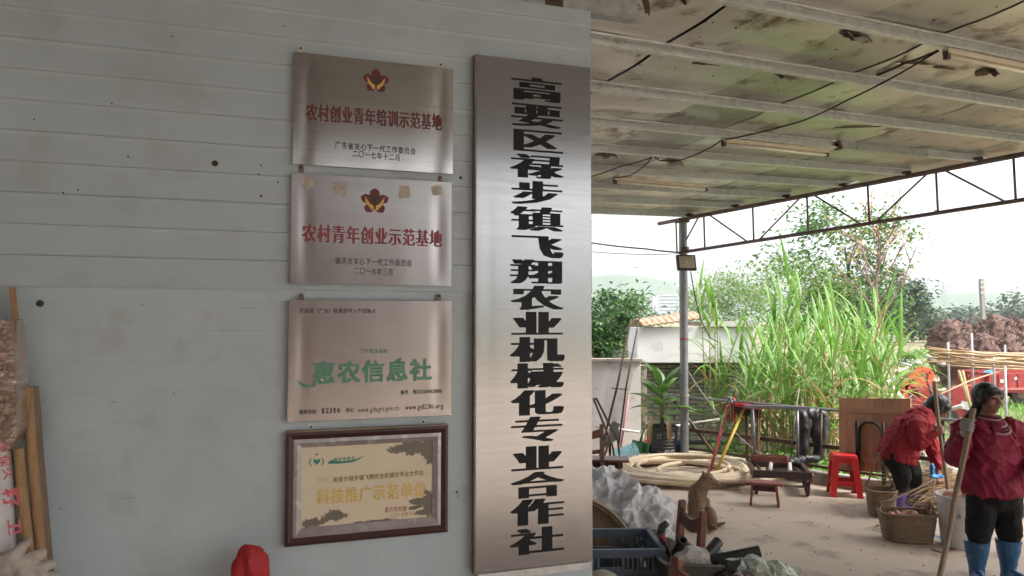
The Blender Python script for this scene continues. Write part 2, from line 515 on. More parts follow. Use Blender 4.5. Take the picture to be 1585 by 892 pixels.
def emblem(parent, px, py, wpx, off):
    s, z = wallpt(px, py, off)
    w = wpx * hit(px, py, W0 + WN*off, WN).y / FPX
    r_ = w/2; y = -off-.0006
    # five notched petals
    poly = []
    for k in range(5):
        a0 = R(90 + 72*k)
        for da, rr in ((-30, .66), (-24, .86), (-14, .94), (0, 1.06), (14, .94), (24, .86), (30, .66)):
            a = a0 + R(da); poly.append((math.cos(a)*r_*rr, math.sin(a)*r_*rr*.92))
    poly = [p for p in poly]
    cen = MB().prism(poly, (s, y, z), (1, 0, 0), (0, 0, 1), (0, .0004, 0)).build('emblem', ink_red, parent)
    mb = MB()
    for sg in (-1, 1):                    # a cupped hand with fingers on either side
        hand = [(.06, -.62), (.10, -.30), (.30, -.22), (.46, -.02), (.58, .16), (.72, .34), (.66, .08), (.70, .02), (.58, -.12), (.62, -.2), (.46, -.34), (.30, -.50), (.26, -.62)]
        hand = [(sg*x*r_, yy*r_) for x, yy in hand]
        mb.prism(hand if sg > 0 else hand[::-1], (s, y-.0003, z), (1, 0, 0), (0, 0, 1), (0, .0002, 0))
    mb.build('hands_motif', ink_gold, cen)
    mb = MB()                             # the sprout above the hands
    mb.prism([(-.34*r_, .42*r_), (-.1*r_, .40*r_), (0, .26*r_), (.1*r_, .40*r_), (.34*r_, .42*r_), (.2*r_, .2*r_), (.12*r_, .02*r_), (.2*r_, -.18*r_), (0, -.28*r_), (-.2*r_, -.18*r_), (-.12*r_, .02*r_), (-.2*r_, .2*r_)],
             (s, y-.0003, z), (1, 0, 0), (0, 0, 1), (0, .0002, 0))
    mb.build('sprout_motif', mat('dark_green_ink', (.02, .035, .03), .5), cen)

def plaque(name, label, corners, m, seed, bow=.0011):
    o = empty(name, W0, TH, label, 'plaque', 'plaques on the shed wall')
    s0, s1, z0, z1 = rect_of(*corners, .03)
    plate(o, s0, s1, z0, z1, -.030, -.0095, m, bow, seed)
    return o
p1 = plaque('plaque', 'top steel plaque with red flower emblem, above the other three', ((453, 79), (701, 108), (701, 269), (455, 254)), steel_variant('steel_one', (.56, .545, .55), .15), 1.3, .0034)
tabs(p1, ((465, 78, 1), (681, 103, 1)), -.0125, tab_white)
emblem(p1, 582, 126, 40, .03)
wall_text(p1, 'lettering', '农村创业青年培训示范基地', (473, 173), (685, 190), 29, ink_red, .0312, (.085, 0))
wall_text(p1, 'lettering', '广东省关心下一代工作委员会', (518, 224), (644, 234.5), 12, ink_black, .0312, (.012, .008))
wall_text(p1, 'lettering', '二〇一七年十二月', (545, 237.5), (620, 244.5), 11.5, ink_black, .0312, (.012, .008))
p2 = plaque('plaque', 'second steel plaque from the top, red emblem and torn tape scraps', ((450, 265), (699, 285), (699, 444), (450, 438)), steel_variant('steel_two', (.34, .325, .325), .22), 4.1, .0026)
tabs(p2, ((466, 262, 1), (680, 278, 1)), -.0125, tab_rust)
emblem(p2, 580, 312, 43, .03)
wall_text(p2, 'lettering', '农村青年创业示范基地', (467, 360), (685, 370), 30, ink_red2, .0312, (.085, 0))
wall_text(p2, 'lettering', '肇庆市关心下一代工作委员会', (518, 403.5), (638, 407.5), 11.5, ink_black, .0312, (.012, .008))
wall_text(p2, 'lettering', '二〇一九年三月', (548, 419), (609, 421.5), 11.5, ink_black, .0312, (.012, .008))
tape = mat('old_tape', (.30, .26, .22), .5, c2=(.42, .38, .34), scale=60, dirt=(.5, .47, .44), dscale=40, dlo=.58, dhi=.62)
for px, py, w_, h_, a in ((477, 284, 19, 16, -5), (526, 292, 20, 18, -6), (626, 297, 18, 20, 4), (676, 295, 17, 15, 6)):
    s, z = wallpt(px, py, .031); k = 2.72/FPX
    pl = []
    for i in range(16):
        t = 2*math.pi*i/16; c, sn = math.cos(t), math.sin(t)
        q = max(abs(c), abs(sn)); jj = rnd.uniform(.85, 1.08)
        x, y = c/q*w_/2*k*jj, sn/q*h_/2*k*jj
        pl.append((x*math.cos(R(a)) - y*math.sin(R(a)), x*math.sin(R(a)) + y*math.cos(R(a))))
    MB().prism(pl, (s, -.0318, z), (1, 0, 0), (0, 0, 1), (0, .0005, 0)).build('tape_scrap', tape, p2)
p3 = plaque('plaque', 'third steel plaque from the top, rosy brown with large green characters', ((446, 465), (699, 466), (699, 641), (446, 655)), steel_variant('steel_three', (.34, .315, .31), .24), 8.7, .0024)
tabs(p3, ((466, 460, 1), (678, 460, 1)), -.0125, tab_rust)
O3 = .0312
wall_text(p3, 'lettering', '农业部（广东）信息进村入户试验点', (463, 481), (582, 481.5), 8, ink_black, O3, (.02, .02))
wall_text(p3, 'lettering', '三农信息服务', (557, 543.5), (600, 543.5), 7.5, ink_green, O3, (.02, .02))
wall_text(p3, 'lettering', '惠农信息社', (482, 578), (669, 572), 36, ink_green, O3, (.075, .055))
s, z = wallpt(463, 590, O3)
mb = MB(); k = 2.68/FPX
sw = [(-2, 8), (-1, 0), (6, -4.5), (14, -6), (24, -5), (24, -8.5), (12, -10.5), (4, -8), (-1, -3)]
mb.prism([(x*k, y*k) for x, y in sw], (s, -O3-.0006, z), t=(0, .0003, 0)); mb.build('swoosh', ink_green, p3)
s, z = wallpt(617, 558, O3)
mb = MB(); mb.prism([(x*k, y*k) for x, y in ((-4, -4), (-3, 1), (1, 3), (5, 5), (4, 0), (0, -4))], (s, -O3-.0009, z), t=(0, .0003, 0)); mb.build('leaf_motif', ink_green, p3)
wall_text(p3, 'lettering', '编号', (620, 607.5), (632, 607), 7.5, ink_black, O3, (.02, .02))
wall_text(p3, 'lettering', '粤GDZQNFNCB005', (639, 607), (685, 605), 8, ink_black, O3, (.03, .02), .6)
wall_text(p3, 'lettering', '服务热线：', (463, 638), (496, 637), 8, ink_black, O3, (.02, .02))
wall_text(p3, 'lettering', '12316', (497, 636), (527, 634.5), 11, ink_black, O3, (.05, .03))
wall_text(p3, 'lettering', '网址：', (535, 635), (553, 634), 8, ink_black, O3, (.02, .02))
wall_text(p3, 'lettering', 'www.gdagri.gov.cn', (554, 634.5), (618, 631), 10.5, ink_black, O3, (.02, .01))
wall_text(p3, 'lettering', 'www.gd12316.org', (627, 630.5), (686, 628), 10.5, ink_black, O3, (.02, .01))

# the framed certificate board
maroon = mat('maroon_lacquered_wood', (.055, .016, .016), .35, c2=(.035, .012, .012), scale=20, stretch=(1, 1, 6), dirt=(.16, .10, .08), dscale=30, dlo=.68, dhi=.74)
edge_tan = mat('chipped_tan_edge', (.28, .225, .16), .6, c2=(.20, .15, .10), scale=30)
silver = mat('tarnished_silver_mount', (.42, .39, .40), .45, .55, c2=(.33, .30, .31), scale=12, dirt=(.58, .56, .56), dscale=26, dlo=.55, dhi=.72, bump=.0008, bscale=120)
p4 = empty('framed_certificate', W0, TH, 'maroon framed cream certificate board, lowest of the four plaques', 'plaque', 'plaques on the shed wall')
a0, a1, b0, b1 = rect_of((443, 672), (694, 657), (693, 823), (440, 848), .03)
def frame_ring(o0, o1, w_, yf0, yf1, yb, m, name):
    """a mitred frame: outer rectangle o, width w, front face sloping from yf0 (outside) to yf1 (inside)"""
    (x0, z0), (x1, z1) = o0, o1
    mb = MB()
    oc = [(x0, z0), (x1, z0), (x1, z1), (x0, z1)]
    ic = [(x0+w_, z0+w_), (x1-w_, z0+w_), (x1-w_, z1-w_), (x0+w_, z1-w_)]
    mc = [((a[0]*.6+b_[0]*.4), (a[1]*.6+b_[1]*.4)) for a, b_ in zip(oc, ic)]
    rings = [[(x, yb, z) for x, z in oc], [(x, yf0, z) for x, z in oc], [(x, min(yf0, yf1)-.003, z) for x, z in mc], [(x, yf1, z) for x, z in ic], [(x, yb, z) for x, z in ic]]
    vs = [p for g in rings for p in g]
    fs = [(i*4+k_, i*4+(k_+1)%4, (i+1)*4+(k_+1)%4, (i+1)*4+k_) for i in range(4) for k_ in range(4)]
    fs += [(16+k_, 16+(k_+1)%4, (k_+1)%4, k_) for k_ in range(4)]
    mb.add(vs, fs)
    return mb.build(name, m, p4)
fr = frame_ring((a0, b0), (a1, b1), .026, -.030, -.024, -.0015, maroon, 'frame')
MB().box(((a0+a1)/2, -.0165, b1+.0022), (a1-a0-.002, .026, .004)).build('worn_top_edge', edge_tan, fr)
frame_ring((a0+.0265, b0+.0265), (a1-.0265, b1-.0265), .030, -.026, -.017, -.006, silver, 'mount')
c0, c1, d0, d1 = a0+.0568, a1-.0568, b0+.0568, b1-.0568
cream = bpy.data.materials.new('cream_print'); cream.use_nodes = True
def cream_nodes():
    nt = cream.node_tree; N = nt.nodes; L = nt.links; b = N['Principled BSDF']; b.inputs['Roughness'].default_value = .42
    tc = N.new('ShaderNodeTexCoord'); sp = N.new('ShaderNodeSeparateXYZ'); L.new(tc.outputs['Object'], sp.inputs[0])
    nz = N.new('ShaderNodeTexNoise'); nz.inputs['Scale'].default_value = 42; nz.inputs['Detail'].default_value = 8; nz.inputs['Roughness'].default_value = .7
    L.new(tc.outputs['Object'], nz.inputs['Vector'])
    big = N.new('ShaderNodeTexNoise'); big.inputs['Scale'].default_value = 9; big.inputs['Detail'].default_value = 6
    L.new(tc.outputs['Object'], big.inputs['Vector'])
    total = None
    # mould stains: centre (x, z), radii
    W_, H_ = c1-c0, d1-d0
    for cx, cz, rx, rz in ((c0+W_*.90, d0+H_*.93, .090, .034), (c0+W_*.98, d0+H_*.84, .030, .05), (c0+W_*.75, d0+H_*.92, .05, .02), (c0+W_*.24, d0+H_*.12, .055, .022), (c0+W_*.08, d0+H_*.06, .045, .018), (c0+W_*.97, d0+H_*.2, .025, .055), (c0+W_*.89, d0+H_*.22, .035, .014), (c0+W_*.93, d0+H_*.07, .035, .012), (c0+W_*.55, d0-.001, .10, .009)):
        a = N.new('ShaderNodeMath'); a.operation = 'SUBTRACT'; a.inputs[1].default_value = cx; L.new(sp.outputs[0], a.inputs[0])
        a2 = N.new('ShaderNodeMath'); a2.operation = 'DIVIDE'; a2.inputs[1].default_value = rx; L.new(a.outputs[0], a2.inputs[0])
        c_ = N.new('ShaderNodeMath'); c_.operation = 'SUBTRACT'; c_.inputs[1].default_value = cz; L.new(sp.outputs[2], c_.inputs[0])
        c2_ = N.new('ShaderNodeMath'); c2_.operation = 'DIVIDE'; c2_.inputs[1].default_value = rz; L.new(c_.outputs[0], c2_.inputs[0])
        cb = N.new('ShaderNodeCombineXYZ'); L.new(a2.outputs[0], cb.inputs[0]); L.new(c2_.outputs[0], cb.inputs[1])
        ln = N.new('ShaderNodeVectorMath'); ln.operation = 'LENGTH'; L.new(cb.outputs[0], ln.inputs[0])
        mr = N.new('ShaderNodeMapRange'); mr.inputs[1].default_value = 1.5; mr.inputs[2].default_value = .2; L.new(ln.outputs['Value'], mr.inputs[0])
        if total is None: total = mr.outputs[0]
        else:
            mx = N.new('ShaderNodeMath'); mx.operation = 'MAXIMUM'; L.new(total, mx.inputs[0]); L.new(mr.outputs[0], mx.inputs[1]); total = mx.outputs[0]
    ad = N.new('ShaderNodeMath'); ad.operation = 'MULTIPLY_ADD'; ad.inputs[1].default_value = .55; L.new(total, ad.inputs[0]); L.new(nz.outputs['Fac'], ad.inputs[2])
    st = N.new('ShaderNodeMapRange'); st.inputs[1].default_value = .735; st.inputs[2].default_value = .80; L.new(ad.outputs[0], st.inputs[0])
    base = N.new('ShaderNodeMix'); base.data_type = 'RGBA'; base.inputs[6].default_value = (.62, .55, .43, 1); base.inputs[7].default_value = (.56, .47, .33, 1)
    L.new(big.outputs['Fac'], base.inputs[0])
    fin = N.new('ShaderNodeMix'); fin.data_type = 'RGBA'; fin.inputs[7].default_value = (.13, .115, .085, 1)
    L.new(base.outputs[2], fin.inputs[6]); L.new(st.outputs[0], fin.inputs[0]); L.new(fin.outputs[2], b.inputs['Base Color'])
cream_nodes()
MB().box(((c0+c1)/2, -.010, (d0+d1)/2), (c1-c0, .008, d1-d0)).build('certificate_sheet', cream, p4)
tabs(p4, ((481, 662, 1), (655, 654, 1)), -.004, tab_white)
O4 = .0142
wall_text(p4, 'lettering', '授予', (490, 744), (507, 742.5), 8.5, ink_fade, O4, (.03, .03))
wall_text(p4, 'lettering', '高要市禄步镇飞翔农业机械化专业合作社', (515, 743), (656, 731.5), 8.8, mat('brown_gold_ink', (.30, .17, .05), .5), O4, (.045, .03))
wall_text(p4, 'lettering', '科技推广示范单位', (489, 770), (660, 757), 25, mat('worn_gold_ink', (.56, .38, .09), .5, c2=(.60, .45, .18), scale=60, dirt=(.62, .54, .36), dscale=70, dlo=.62, dhi=.7), O4, (.08, .05))
wall_text(p4, 'lettering', '南方农村报', (595, 789.5), (630, 787), 8.5, mat('red_brown_ink', (.26, .09, .03), .5), O4, (.03, .02))
wall_text(p4, 'lettering', '二〇一五年十二', (604, 798), (643, 794.5), 7, mat('red_brown_ink', (.26, .09, .03), .5), O4, (.02, .02))
lg = mat('logo_green', (.015, .16, .10), .5, c2=(.02, .22, .16), scale=40)
s, z = wallpt(490, 715, O4); k = 2.66/FPX
mb = MB()
mb.prism([(x*k, y*k) for x, y in ((0, -5), (-5, 1), (-4, 4), (-1.5, 4), (0, 2), (2, 4), (5, 4), (5, 0))], (s, -O4-.0006, z-.0), t=(0, .0003, 0))
mb.build('heart_logo', lg, p4)
mb = MB()
for sg in (-1, 1):
    arc = [(sg*math.cos(R(a))*11, math.sin(R(a))*9) for a in range(-45, 50, 12)] + [(sg*math.cos(R(a))*9.3, math.sin(R(a))*8) for a in range(45, -50, -12)]
    mb.prism([(x*k, y*k) for x, y in arc], (s, -O4-.0006, z), t=(0, .0003, 0))
mb.prism([(x*k, y*k) for x, y in ((-4, 7), (-2, 9.5), (1, 10), (3, 14), (1, 12), (-2.5, 13), (-1, 10))], (s, -O4-.0006, z), t=(0, .0003, 0))
mb.build('logo_ring', lg, p4)
s, z = wallpt(535, 713, O4)
mb = MB()
mb.prism([(x*k, y*k) for x, y in ((-26, -3.5), (-26, 0), (-20, 2.5), (-16, 0), (-6, -1), (8, -.5), (20, 2.5), (29, 6), (20, 0), (8, -3.5), (-8, -4))], (s, -O4-.0006, z), t=(0, .0003, 0))
mb.build('logo_wave', lg, p4)
wall_text(p4, 'lettering', '惠农信息社', (516, 712), (550, 709), 6.5, lg, O4, (.03, .03))
s, z = wallpt(643, 786, O4)
MB().prism([(x*k, y*k) for x, y in ((-11, -2.5), (-10, 2), (-2, 3), (6, 4.5), (11, 4), (11, 0), (4, -1), (0, -3))], (s, -O4-.0006, z), t=(0, .0003, 0)).build('ink_blot', mat('mould_stain', (.13, .115, .09), .7), p4)

# ================================================================== the tall vertical name board
board = empty('name_board', W0, TH, 'tall narrow steel name board with a column of large black characters', 'signboard')
e0, e1, g0, g1 = rect_of((738, 85), (914, 105), (917, 868), (736, 889), .045)
steel_b = steel_variant('steel_board', (.30, .30, .31), .16)
plate(board, e0, e1, g0, g1, -.045, -.0095, steel_b, .0004, 3.3, 'board')
MB().box(((e0+e1)/2, -.026, g0-.018), (e1-e0-.02, .03, .026)).build('ledge', mat('white_strip', (.62, .61, .58), .6, c2=(.45, .43, .40), scale=20), board)
MB().box((e0+.0, -.027, (g0+g1)/2), (.012, .034, g1-g0+.004)).build('side_fold', mat('rusty_fold', (.16, .12, .10), .55, .6, c2=(.25, .21, .19), scale=30, stretch=(1, 1, .2)), board)
CH = '高要区禄步镇飞翔农业机械化专业合作社'
tops = [120, 160, 199.5, 239, 280, 320, 362.5, 401.5, 442, 482, 521.5, 562, 603.5, 645, 690, 730.5, 772, 817]
sheen = mat('sign_black_vinyl', (.004, .0045, .006), .45, c2=(.006, .007, .009), scale=10, spec=.2)
for i, ch in enumerate(CH):
    y0 = tops[i]; hh = 37.5 + 2.5*i/17.0
    cx = 831.5 + .5 * (i/17)
    s, z = wallpt(cx, y0 + hh/2, .0456)
    dep = hit(cx, y0+hh/2, W0 + WN*.0456, WN).y
    h = (hh + 2.5) * dep / FPX
    w = 80 * dep / FPX / .955
    mb = MB()
    put_glyph(mb, ch, V((s - w/2, -.0462, z - h/2)), EXl, EYl, ENl, w, h, (.13, 0))
    mb.build('character', sheen, board, recalc=False)
# ================================================================== the canopy: post, truss, purlins, roof sheets
POST_B = gnd(1060, 719)
DP = POST_B.y
UU = vp_dir(3200, 412)                                # along the purlins
TT = -vp_dir(-343, 606)                               # along the truss, towards the right and the viewer
NN = UU.cross(TT).normalized()
if NN.z < 0: NN = -NN
T0 = at(1057, 338, DP)
def roofpt(px, py, dz=0.0):
    p = hit(px, py, T0 + NN*dz, NN)
    d = p - T0
    # solve d = a*UU + b*TT
    uu, ut, tt = 1.0, UU.dot(TT), 1.0
    du, dt = d.dot(UU), d.dot(TT)
    den = uu*tt - ut*ut
    return (du - ut*dt)/den, (dt - ut*du)/den
def roofat(a, b, dz=0.0):
    return T0 + UU*a + TT*b + NN*dz
PB = [roofpt(917, y)[1] for y in (331, 318, 296, 269, 234, 191, 134.5, 69.5)]
SP = (PB[7] - PB[0]) / 7.0
rust = mat('rusty_steel_tube', (.15, .115, .115), .6, .4, c2=(.20, .13, .115), scale=18, amt=.6, dirt=(.06, .05, .05), dscale=8)
paint_post = mat('grey_painted_post', (.25, .26, .27), .5, .3, c2=(.19, .195, .20), scale=8, dirt=(.33, .26, .2), dscale=14, dlo=.64, dhi=.72)
purlin_m = mat('galvanised_purlin', (.60, .63, .63), .40, .45, c2=(.45, .475, .475), scale=16, amt=.55, stretch=(1, 1, 1), dirt=(.17, .15, .13), dscale=7, dlo=.62, dhi=.78, rvar=.12)
canopy = empty('canopy_roof', T0, 0, 'low sheet roof over the yard on galvanised purlins, stained torn lining', 'roof')
# frame of the roof plane, in the empty's own coordinates
VV = NN.cross(UU).normalized()                        # across the purlins, downhill
if VV.dot(TT) < 0: VV = -VV
cosut = TT.dot(VV); ut = TT.dot(UU)
def rl(a, v, dz=0.0): return UU*a + VV*v + NN*dz      # a along purlins, v across them
H_P = .072
SPv = SP * cosut
nP = 20
LEFT = -21.0
def right_end(v): return v * ut / cosut + .22        # where a purlin at v crosses the truss
zig = []
for k in range(nP):
    b = PB[0] + SP*k
    v = b * cosut
    a1 = right_end(v) - .10 + (.05 if k % 2 else -.04)
    if k == 0: a1 = right_end(v)
    mb = MB()
    prof = [(-.018, 0), (.018, 0), (.018, .012), (.015, .012), (.015, .003), (-.015, .003), (-.015, H_P-.003), (.015, H_P-.003), (.015, H_P-.014), (.018, H_P-.014), (.018, H_P), (-.018, H_P)]
    vs = [rl(LEFT, v + x, z) for x, z in prof] + [rl(a1, v + x, z) for x, z in prof]
    n = len(prof)
    mb.add(vs, [(i, (i+1) % n, n+(i+1) % n, n+i) for i in range(n)])
    po = mb.build('purlin', purlin_m, canopy)
    if k == 7:
        a_s = roofpt(946, 68)[0]
        MB().bar(rl(a_s-.06, v+.004, H_P*.5), rl(a_s, v+.004, H_P*.5), .06, H_P+.01, NN).build('splice_plate', dark_metal, po)
        MB().tube([rl(a_s-1.5, v-.1, -.012), rl(a_s-.03, v-.1, -.012)], .016, 10).build('conduit', galv, po, smooth=True)
    if k == 5:
        a_s = roofpt(1467, 235)[0]
        MB().bar(rl(a_s-.03, v, H_P*.45), rl(a_s+.02, v, H_P*.45), .052, H_P+.012, NN).build('splice_plate', dark_metal, po)
        MB().bar(rl(a_s, v, H_P*.5), rl(a_s+1.2, v, H_P*.5), .052, H_P+.004, NN).build('splice_sleeve', galv, po)
    if k < 9:
        # cleat holding the purlin on the truss, and the row of screws through the sheet
        ac = right_end(v) - .2
        MB().box(rl(ac, v, .02), (.09, .09, .05), NN.to_track_quat('Z', 'Y').to_matrix()).build('cleat', dark_metal, po)
# roof sheets between the seams that the photograph shows
A1 = roofpt(1057, 66)[0]; B_ = roofpt(1057, 66)[1] * 0
def av(px, py):
    a, b = roofpt(px, py); return a + b*ut, b*cosut
sA = [av(*p)[0] for p in ((1126, 18), (1057, 66), (1026, 88), (975, 126), (930, 158))]
sB = [av(*p)[0] for p in ((1585, 15), (1498, 55), (1318, 133), (1240, 163), (1160, 200))]
sC = [av(*p)[0] for p in ((1567, 167), (1484, 193))]
seamA = sum(sA)/5; seamB = sum(sB)/5; seamC = sum(sC)/2
foil = mat('foil_lining', (.56, .545, .525), .33, .62, c2=(.36, .335, .305), scale=1.3, amt=.5, dirt=(.15, .105, .075), dscale=3.6, dlo=.54, dhi=.66, bump=.0025, bscale=14, rvar=.12, orand=.33, stretch=(1, 1, 1))
rust_edge = mat('torn_rusty_edge', (.12, .06, .035), .85, c2=(.05, .03, .022), scale=40)
hole_dark = mat('torn_hole', (.012, .01, .009), .95)
SHW = (seamB - seamA)                                   # sheet width, seam to seam
edges = []
a = seamA - SHW*11
while a < 16: edges.append(a); a += SHW
def sag_z(aa, v, sag=.018):
    ph = ((v - PB[0]*cosut)/SPv) % 1.0
    s_ = sag * math.sin(math.pi*ph)**1.3 * (.75 + .6*noise.noise(V((aa*.8, v*.7, 3))))
    return H_P + .004 - s_ + .006*noise.noise(V((aa*2.2, v*2.0, 9)))
def strip(a0, a1, v0, v1, sag, seed, dz=0.0):
    """one lining sheet: it sags a little between the purlins; its far end is cut along the truss"""
    nu, nv = 6, max(2, int(round((v1-v0)/SPv))*6)
    mb = MB()
    def f(p, q):
        v = v0 + (v1-v0)*q
        lim = right_end(v) + .12
        aa = min(a0 + (a1-a0)*p, lim)
        ph = ((v - PB[0]*cosut)/SPv) % 1.0
        return rl(aa, v, sag_z(aa, v, sag) + dz)
    mb.grid(f, nu, nv)
    return mb
vmax = PB[0]*cosut + SPv*(nP-1) + .2
vmin = PB[0]*cosut - .12
for i in range(len(edges)-1):
    half = (edges[i]+edges[i+1])/2 + rnd.uniform(-.12, .12)
    for (x0, x1, gap) in (((edges[i]+.012, half-.001, 0), (half+.001, edges[i+1]-.012, 0)) if edges[i] > -9 else ((edges[i]+.012, edges[i+1]-.012, 0),)):
        v = vmin
        while v < vmax - .1:
            L_ = SPv * 3
            v1 = min(v + L_, vmax)
            if right_end(v1) > x0 - .2 and x0 > LEFT - .2:
                strip(x0, x1, v, v1-.004, .018, 0, rnd.uniform(-.001, .0015)).build('lining_sheet', foil, canopy, smooth=True, recalc=False)
            v = v1
# the weather skin above the lining
mb = MB()
c4 = [rl(LEFT-.3, vmin-.15, H_P+.05), rl(right_end(vmin)+.2, vmin-.15, H_P+.05), rl(right_end(vmax)+.2, vmax+.1, H_P+.05), rl(LEFT-.3, vmax+.1, H_P+.05)]
mb.add(c4 + [p + NN*.02 for p in c4], [(0,1,2,3), (7,6,5,4), (0,4,5,1), (1,5,6,2), (2,6,7,3), (3,7,4,0)])
mb.build('roof_skin', mat('blue_roof_skin', (.20, .24, .28), .5, .2, c2=(.16, .19, .22)), canopy)
# torn places in the lining
def tear(px, py, w, h, ang, flap=True, hole=True):
    a, v = av(px, py)
    o = rl(a, v, sag_z(a, v) - .010)
    ca, sa_ = math.cos(R(ang)), math.sin(R(ang))
    ex = (UU*ca + VV*sa_); ey = (VV*ca - UU*sa_)
    pl = []
    for i in range(18):
        t = 2*math.pi*i/18; j = rnd.uniform(.6, 1.1)
        pl.append((math.cos(t)*w*j, math.sin(t)*h*j))
    g = MB().prism(pl, o, ex, ey, NN*.004).build('torn_edge', rust_edge, canopy)
    if hole:
        MB().prism([(x*.72, y*.66) for x, y in pl], o - NN*.004, ex, ey, NN*.003).build('torn_hole', hole_dark, g)
    if flap:
        mb = MB()
        mb.grid(lambda p, q: o + ex*((p-.5)*w*1.5) + ey*(h*.5 + q*h*.7) - NN*(.004 + .05*q*q + .015*math.sin(p*7)), 6, 4)
        mb.build('torn_flap', rust_edge if rnd.random() < .3 else foil, g, smooth=True)
tear(1216, 130, .15, .05, -12)
tear(1097, 112, .12, .04, 8, False, False)
tear(1325, 72, .16, .045, -10)
tear(1525, 124, .09, .07, 0, True, False)
tear(1330, 207, .22, .022, 20, False, False)
tear(938, 248, .10, .075, 10, True, False)
tear(1043, 258, .13, .03, 0)
tear(1060, 20, .05, .012, -30, False)
tear(1420, 110, .16, .018, 10, False, False)
tear(1463, 118, .12, .015, 5, False, False)
tear(1000, 20, .18, .02, -50, False, False)
for i in range(85):                                      # small rust spots scattered over the lining
    px, py = rnd.uniform(925, 1580), rnd.uniform(2, 240)
    if py > 330 - (px-930)*.2: continue
    a, v = av(px, py)
    ph = ((v - PB[0]*cosut)/SPv) % 1.0
    if ph < .08 or ph > .92 or a > right_end(v) - .1: continue
    o = rl(a, v, sag_z(a, v) - .003)
    r0 = rnd.uniform(.003, .010)
    MB().prism([(math.cos(t)*r0*rnd.uniform(.5, 1.3), math.sin(t)*r0*rnd.uniform(.5, 1.2)) for t in [k_*math.pi/3.5 for k_ in range(7)]], o, UU, VV, NN*.002).build('rust_spot', rust_edge, canopy)

# ---- the things of the yard, built in world coordinates and hung under an empty at their base
class Thing:
    def __init__(s, name, loc, label, cat, group=None):
        s.o = V(loc); s.e = empty(name, s.o, 0, label, cat, group)
    def part(s, mb, name, m, parent=None, **k):
        mb.v = [p - s.o for p in mb.v]
        return mb.build(name, m, parent or s.e, **k)
    def skin(s, mb, name, m, voxel, smooth=6, folds=None, parent=None, factor=.5, facets=0):
        mb.v = [p - s.o for p in mb.v]
        return link(name, remeshed(mb, name, voxel, smooth, folds, factor, facets), m, parent or s.e)
def solo(mb, name, loc, m, label, cat, group=None, **k):
    loc = V(loc); mb.v = [p - loc for p in mb.v]
    o = mb.build(name, m, None, **k); o.location = loc
    return tag(o, label, cat, group)
def sag_line(a, b, drop, n=10):
    a = V(a); b = V(b)
    return [a.lerp(b, i/n) - UP*(drop*4*(i/n)*(1-i/n)) for i in range(n+1)]

# truss
def tr_t(px, py): return roofpt(px, py)[1]
truss = Thing('roof_truss', T0, 'rusty tube truss with zigzag webs along the open edge of the roof', 'truss')
ofs = NN*(-.012)
TD = TT.copy()
z_drop = (T0 - at(1068, 389, DP*1.0)).z
def chord(t, low): return T0 + TD*t + ofs - (UP*z_drop if low else UP*0)
truss.part(MB().tube([chord(-.40, 0), chord(16, 0)], .027, 10), 'top_chord', rust, smooth=True)
truss.part(MB().tube([chord(.06, 1), chord(16, 1)], .022, 10), 'bottom_chord', rust, smooth=True)
nodes = [tr_t(1120, 333), tr_t(1196, 317), tr_t(1282, 303), tr_t(1376.5, 284), tr_t(1483, 266)]
st = (nodes[-1]-nodes[0])/4.0
nodes = [nodes[0] + st*k for k in range(22)]
truss.part(MB().tube([chord(nodes[0]-st*.62, 0), chord(nodes[0]-st*.60, 1)], .011, 8), 'strut', rust, smooth=True)
truss.part(MB().tube([chord(nodes[0]-st*.10, 0), chord(nodes[0]-st*.55, 1)], .011, 8), 'diagonal', rust, smooth=True)
for k, t in enumerate(nodes[:-1]):
    truss.part(MB().tube([chord(t, 0), chord(t+.01, 1)], .012, 8), 'strut', rust, smooth=True)
    g = .07
    a, b = (chord(t+g, 0), chord(t+st-g, 1)) if k % 2 == 0 else (chord(t+g, 1), chord(t+st-g, 0))
    truss.part(MB().tube([a, b], .011, 8), 'diagonal', rust, smooth=True)
# post
post = Thing('canopy_post', POST_B, 'grey round steel post holding up the roof corner behind the hose', 'post')
post.part(MB().tube([POST_B, T0 - UP*.03], .056, 18), 'shaft', paint_post, smooth='auto')
post.part(MB().box(POST_B + UP*.006, (.22, .22, .012)), 'base_plate', dark_metal)
post.part(MB().box(T0 - UP*.035, (.15, .15, .05)), 'cap_plate', dark_metal)
post.part(MB().tube([at(1059, 386, DP) - V((0, 0, .05)), at(1059, 386, DP) + V((0, 0, .03))], .068, 14), 'clamp', dark_metal)
red_tape = mat('red_tape', (.45, .04, .05), .6)
post.part(MB().lathe([(.058, -.01), (.062, -.01), (.062, .01), (.058, .01)], at(1059, 525, DP), 16), 'tape_band', red_tape)
post.part(MB().lathe([(.058, -.006), (.061, -.006), (.061, .006), (.058, .006)], at(1060, 612, DP), 16), 'wire_band', mat('pale_band', (.55, .4, .36), .6))
# floodlight
F = at(1062, 407, DP - .16)
fl = Thing('floodlight', F, 'square black framed floodlight clamped to the grey post', 'floodlight')
fr_rot = Euler((R(-14), 0, R(8))).to_matrix()
fl.part(MB().box(F, (.265, .05, .215), fr_rot), 'housing', mat('black_casting', (.025, .025, .027), .45, .3), bevel=.008)
fl.part(MB().box(F + fr_rot @ V((0, -.028, 0)), (.215, .006, .165), fr_rot), 'reflector', mat('floodlight_reflector', (.60, .56, .45), .25, .8, c2=(.5, .46, .38), scale=8))
fl.part(MB().box(F + fr_rot @ V((0, -.033, .0)), (.03, .006, .03), fr_rot), 'emitter', mat('yellow_emitter', (.7, .6, .25), .4))
fl.part(MB().bar(F + V((0, .02, .0)), F + V((-.01, .11, .02)), .05, .05), 'bracket', dark_metal)
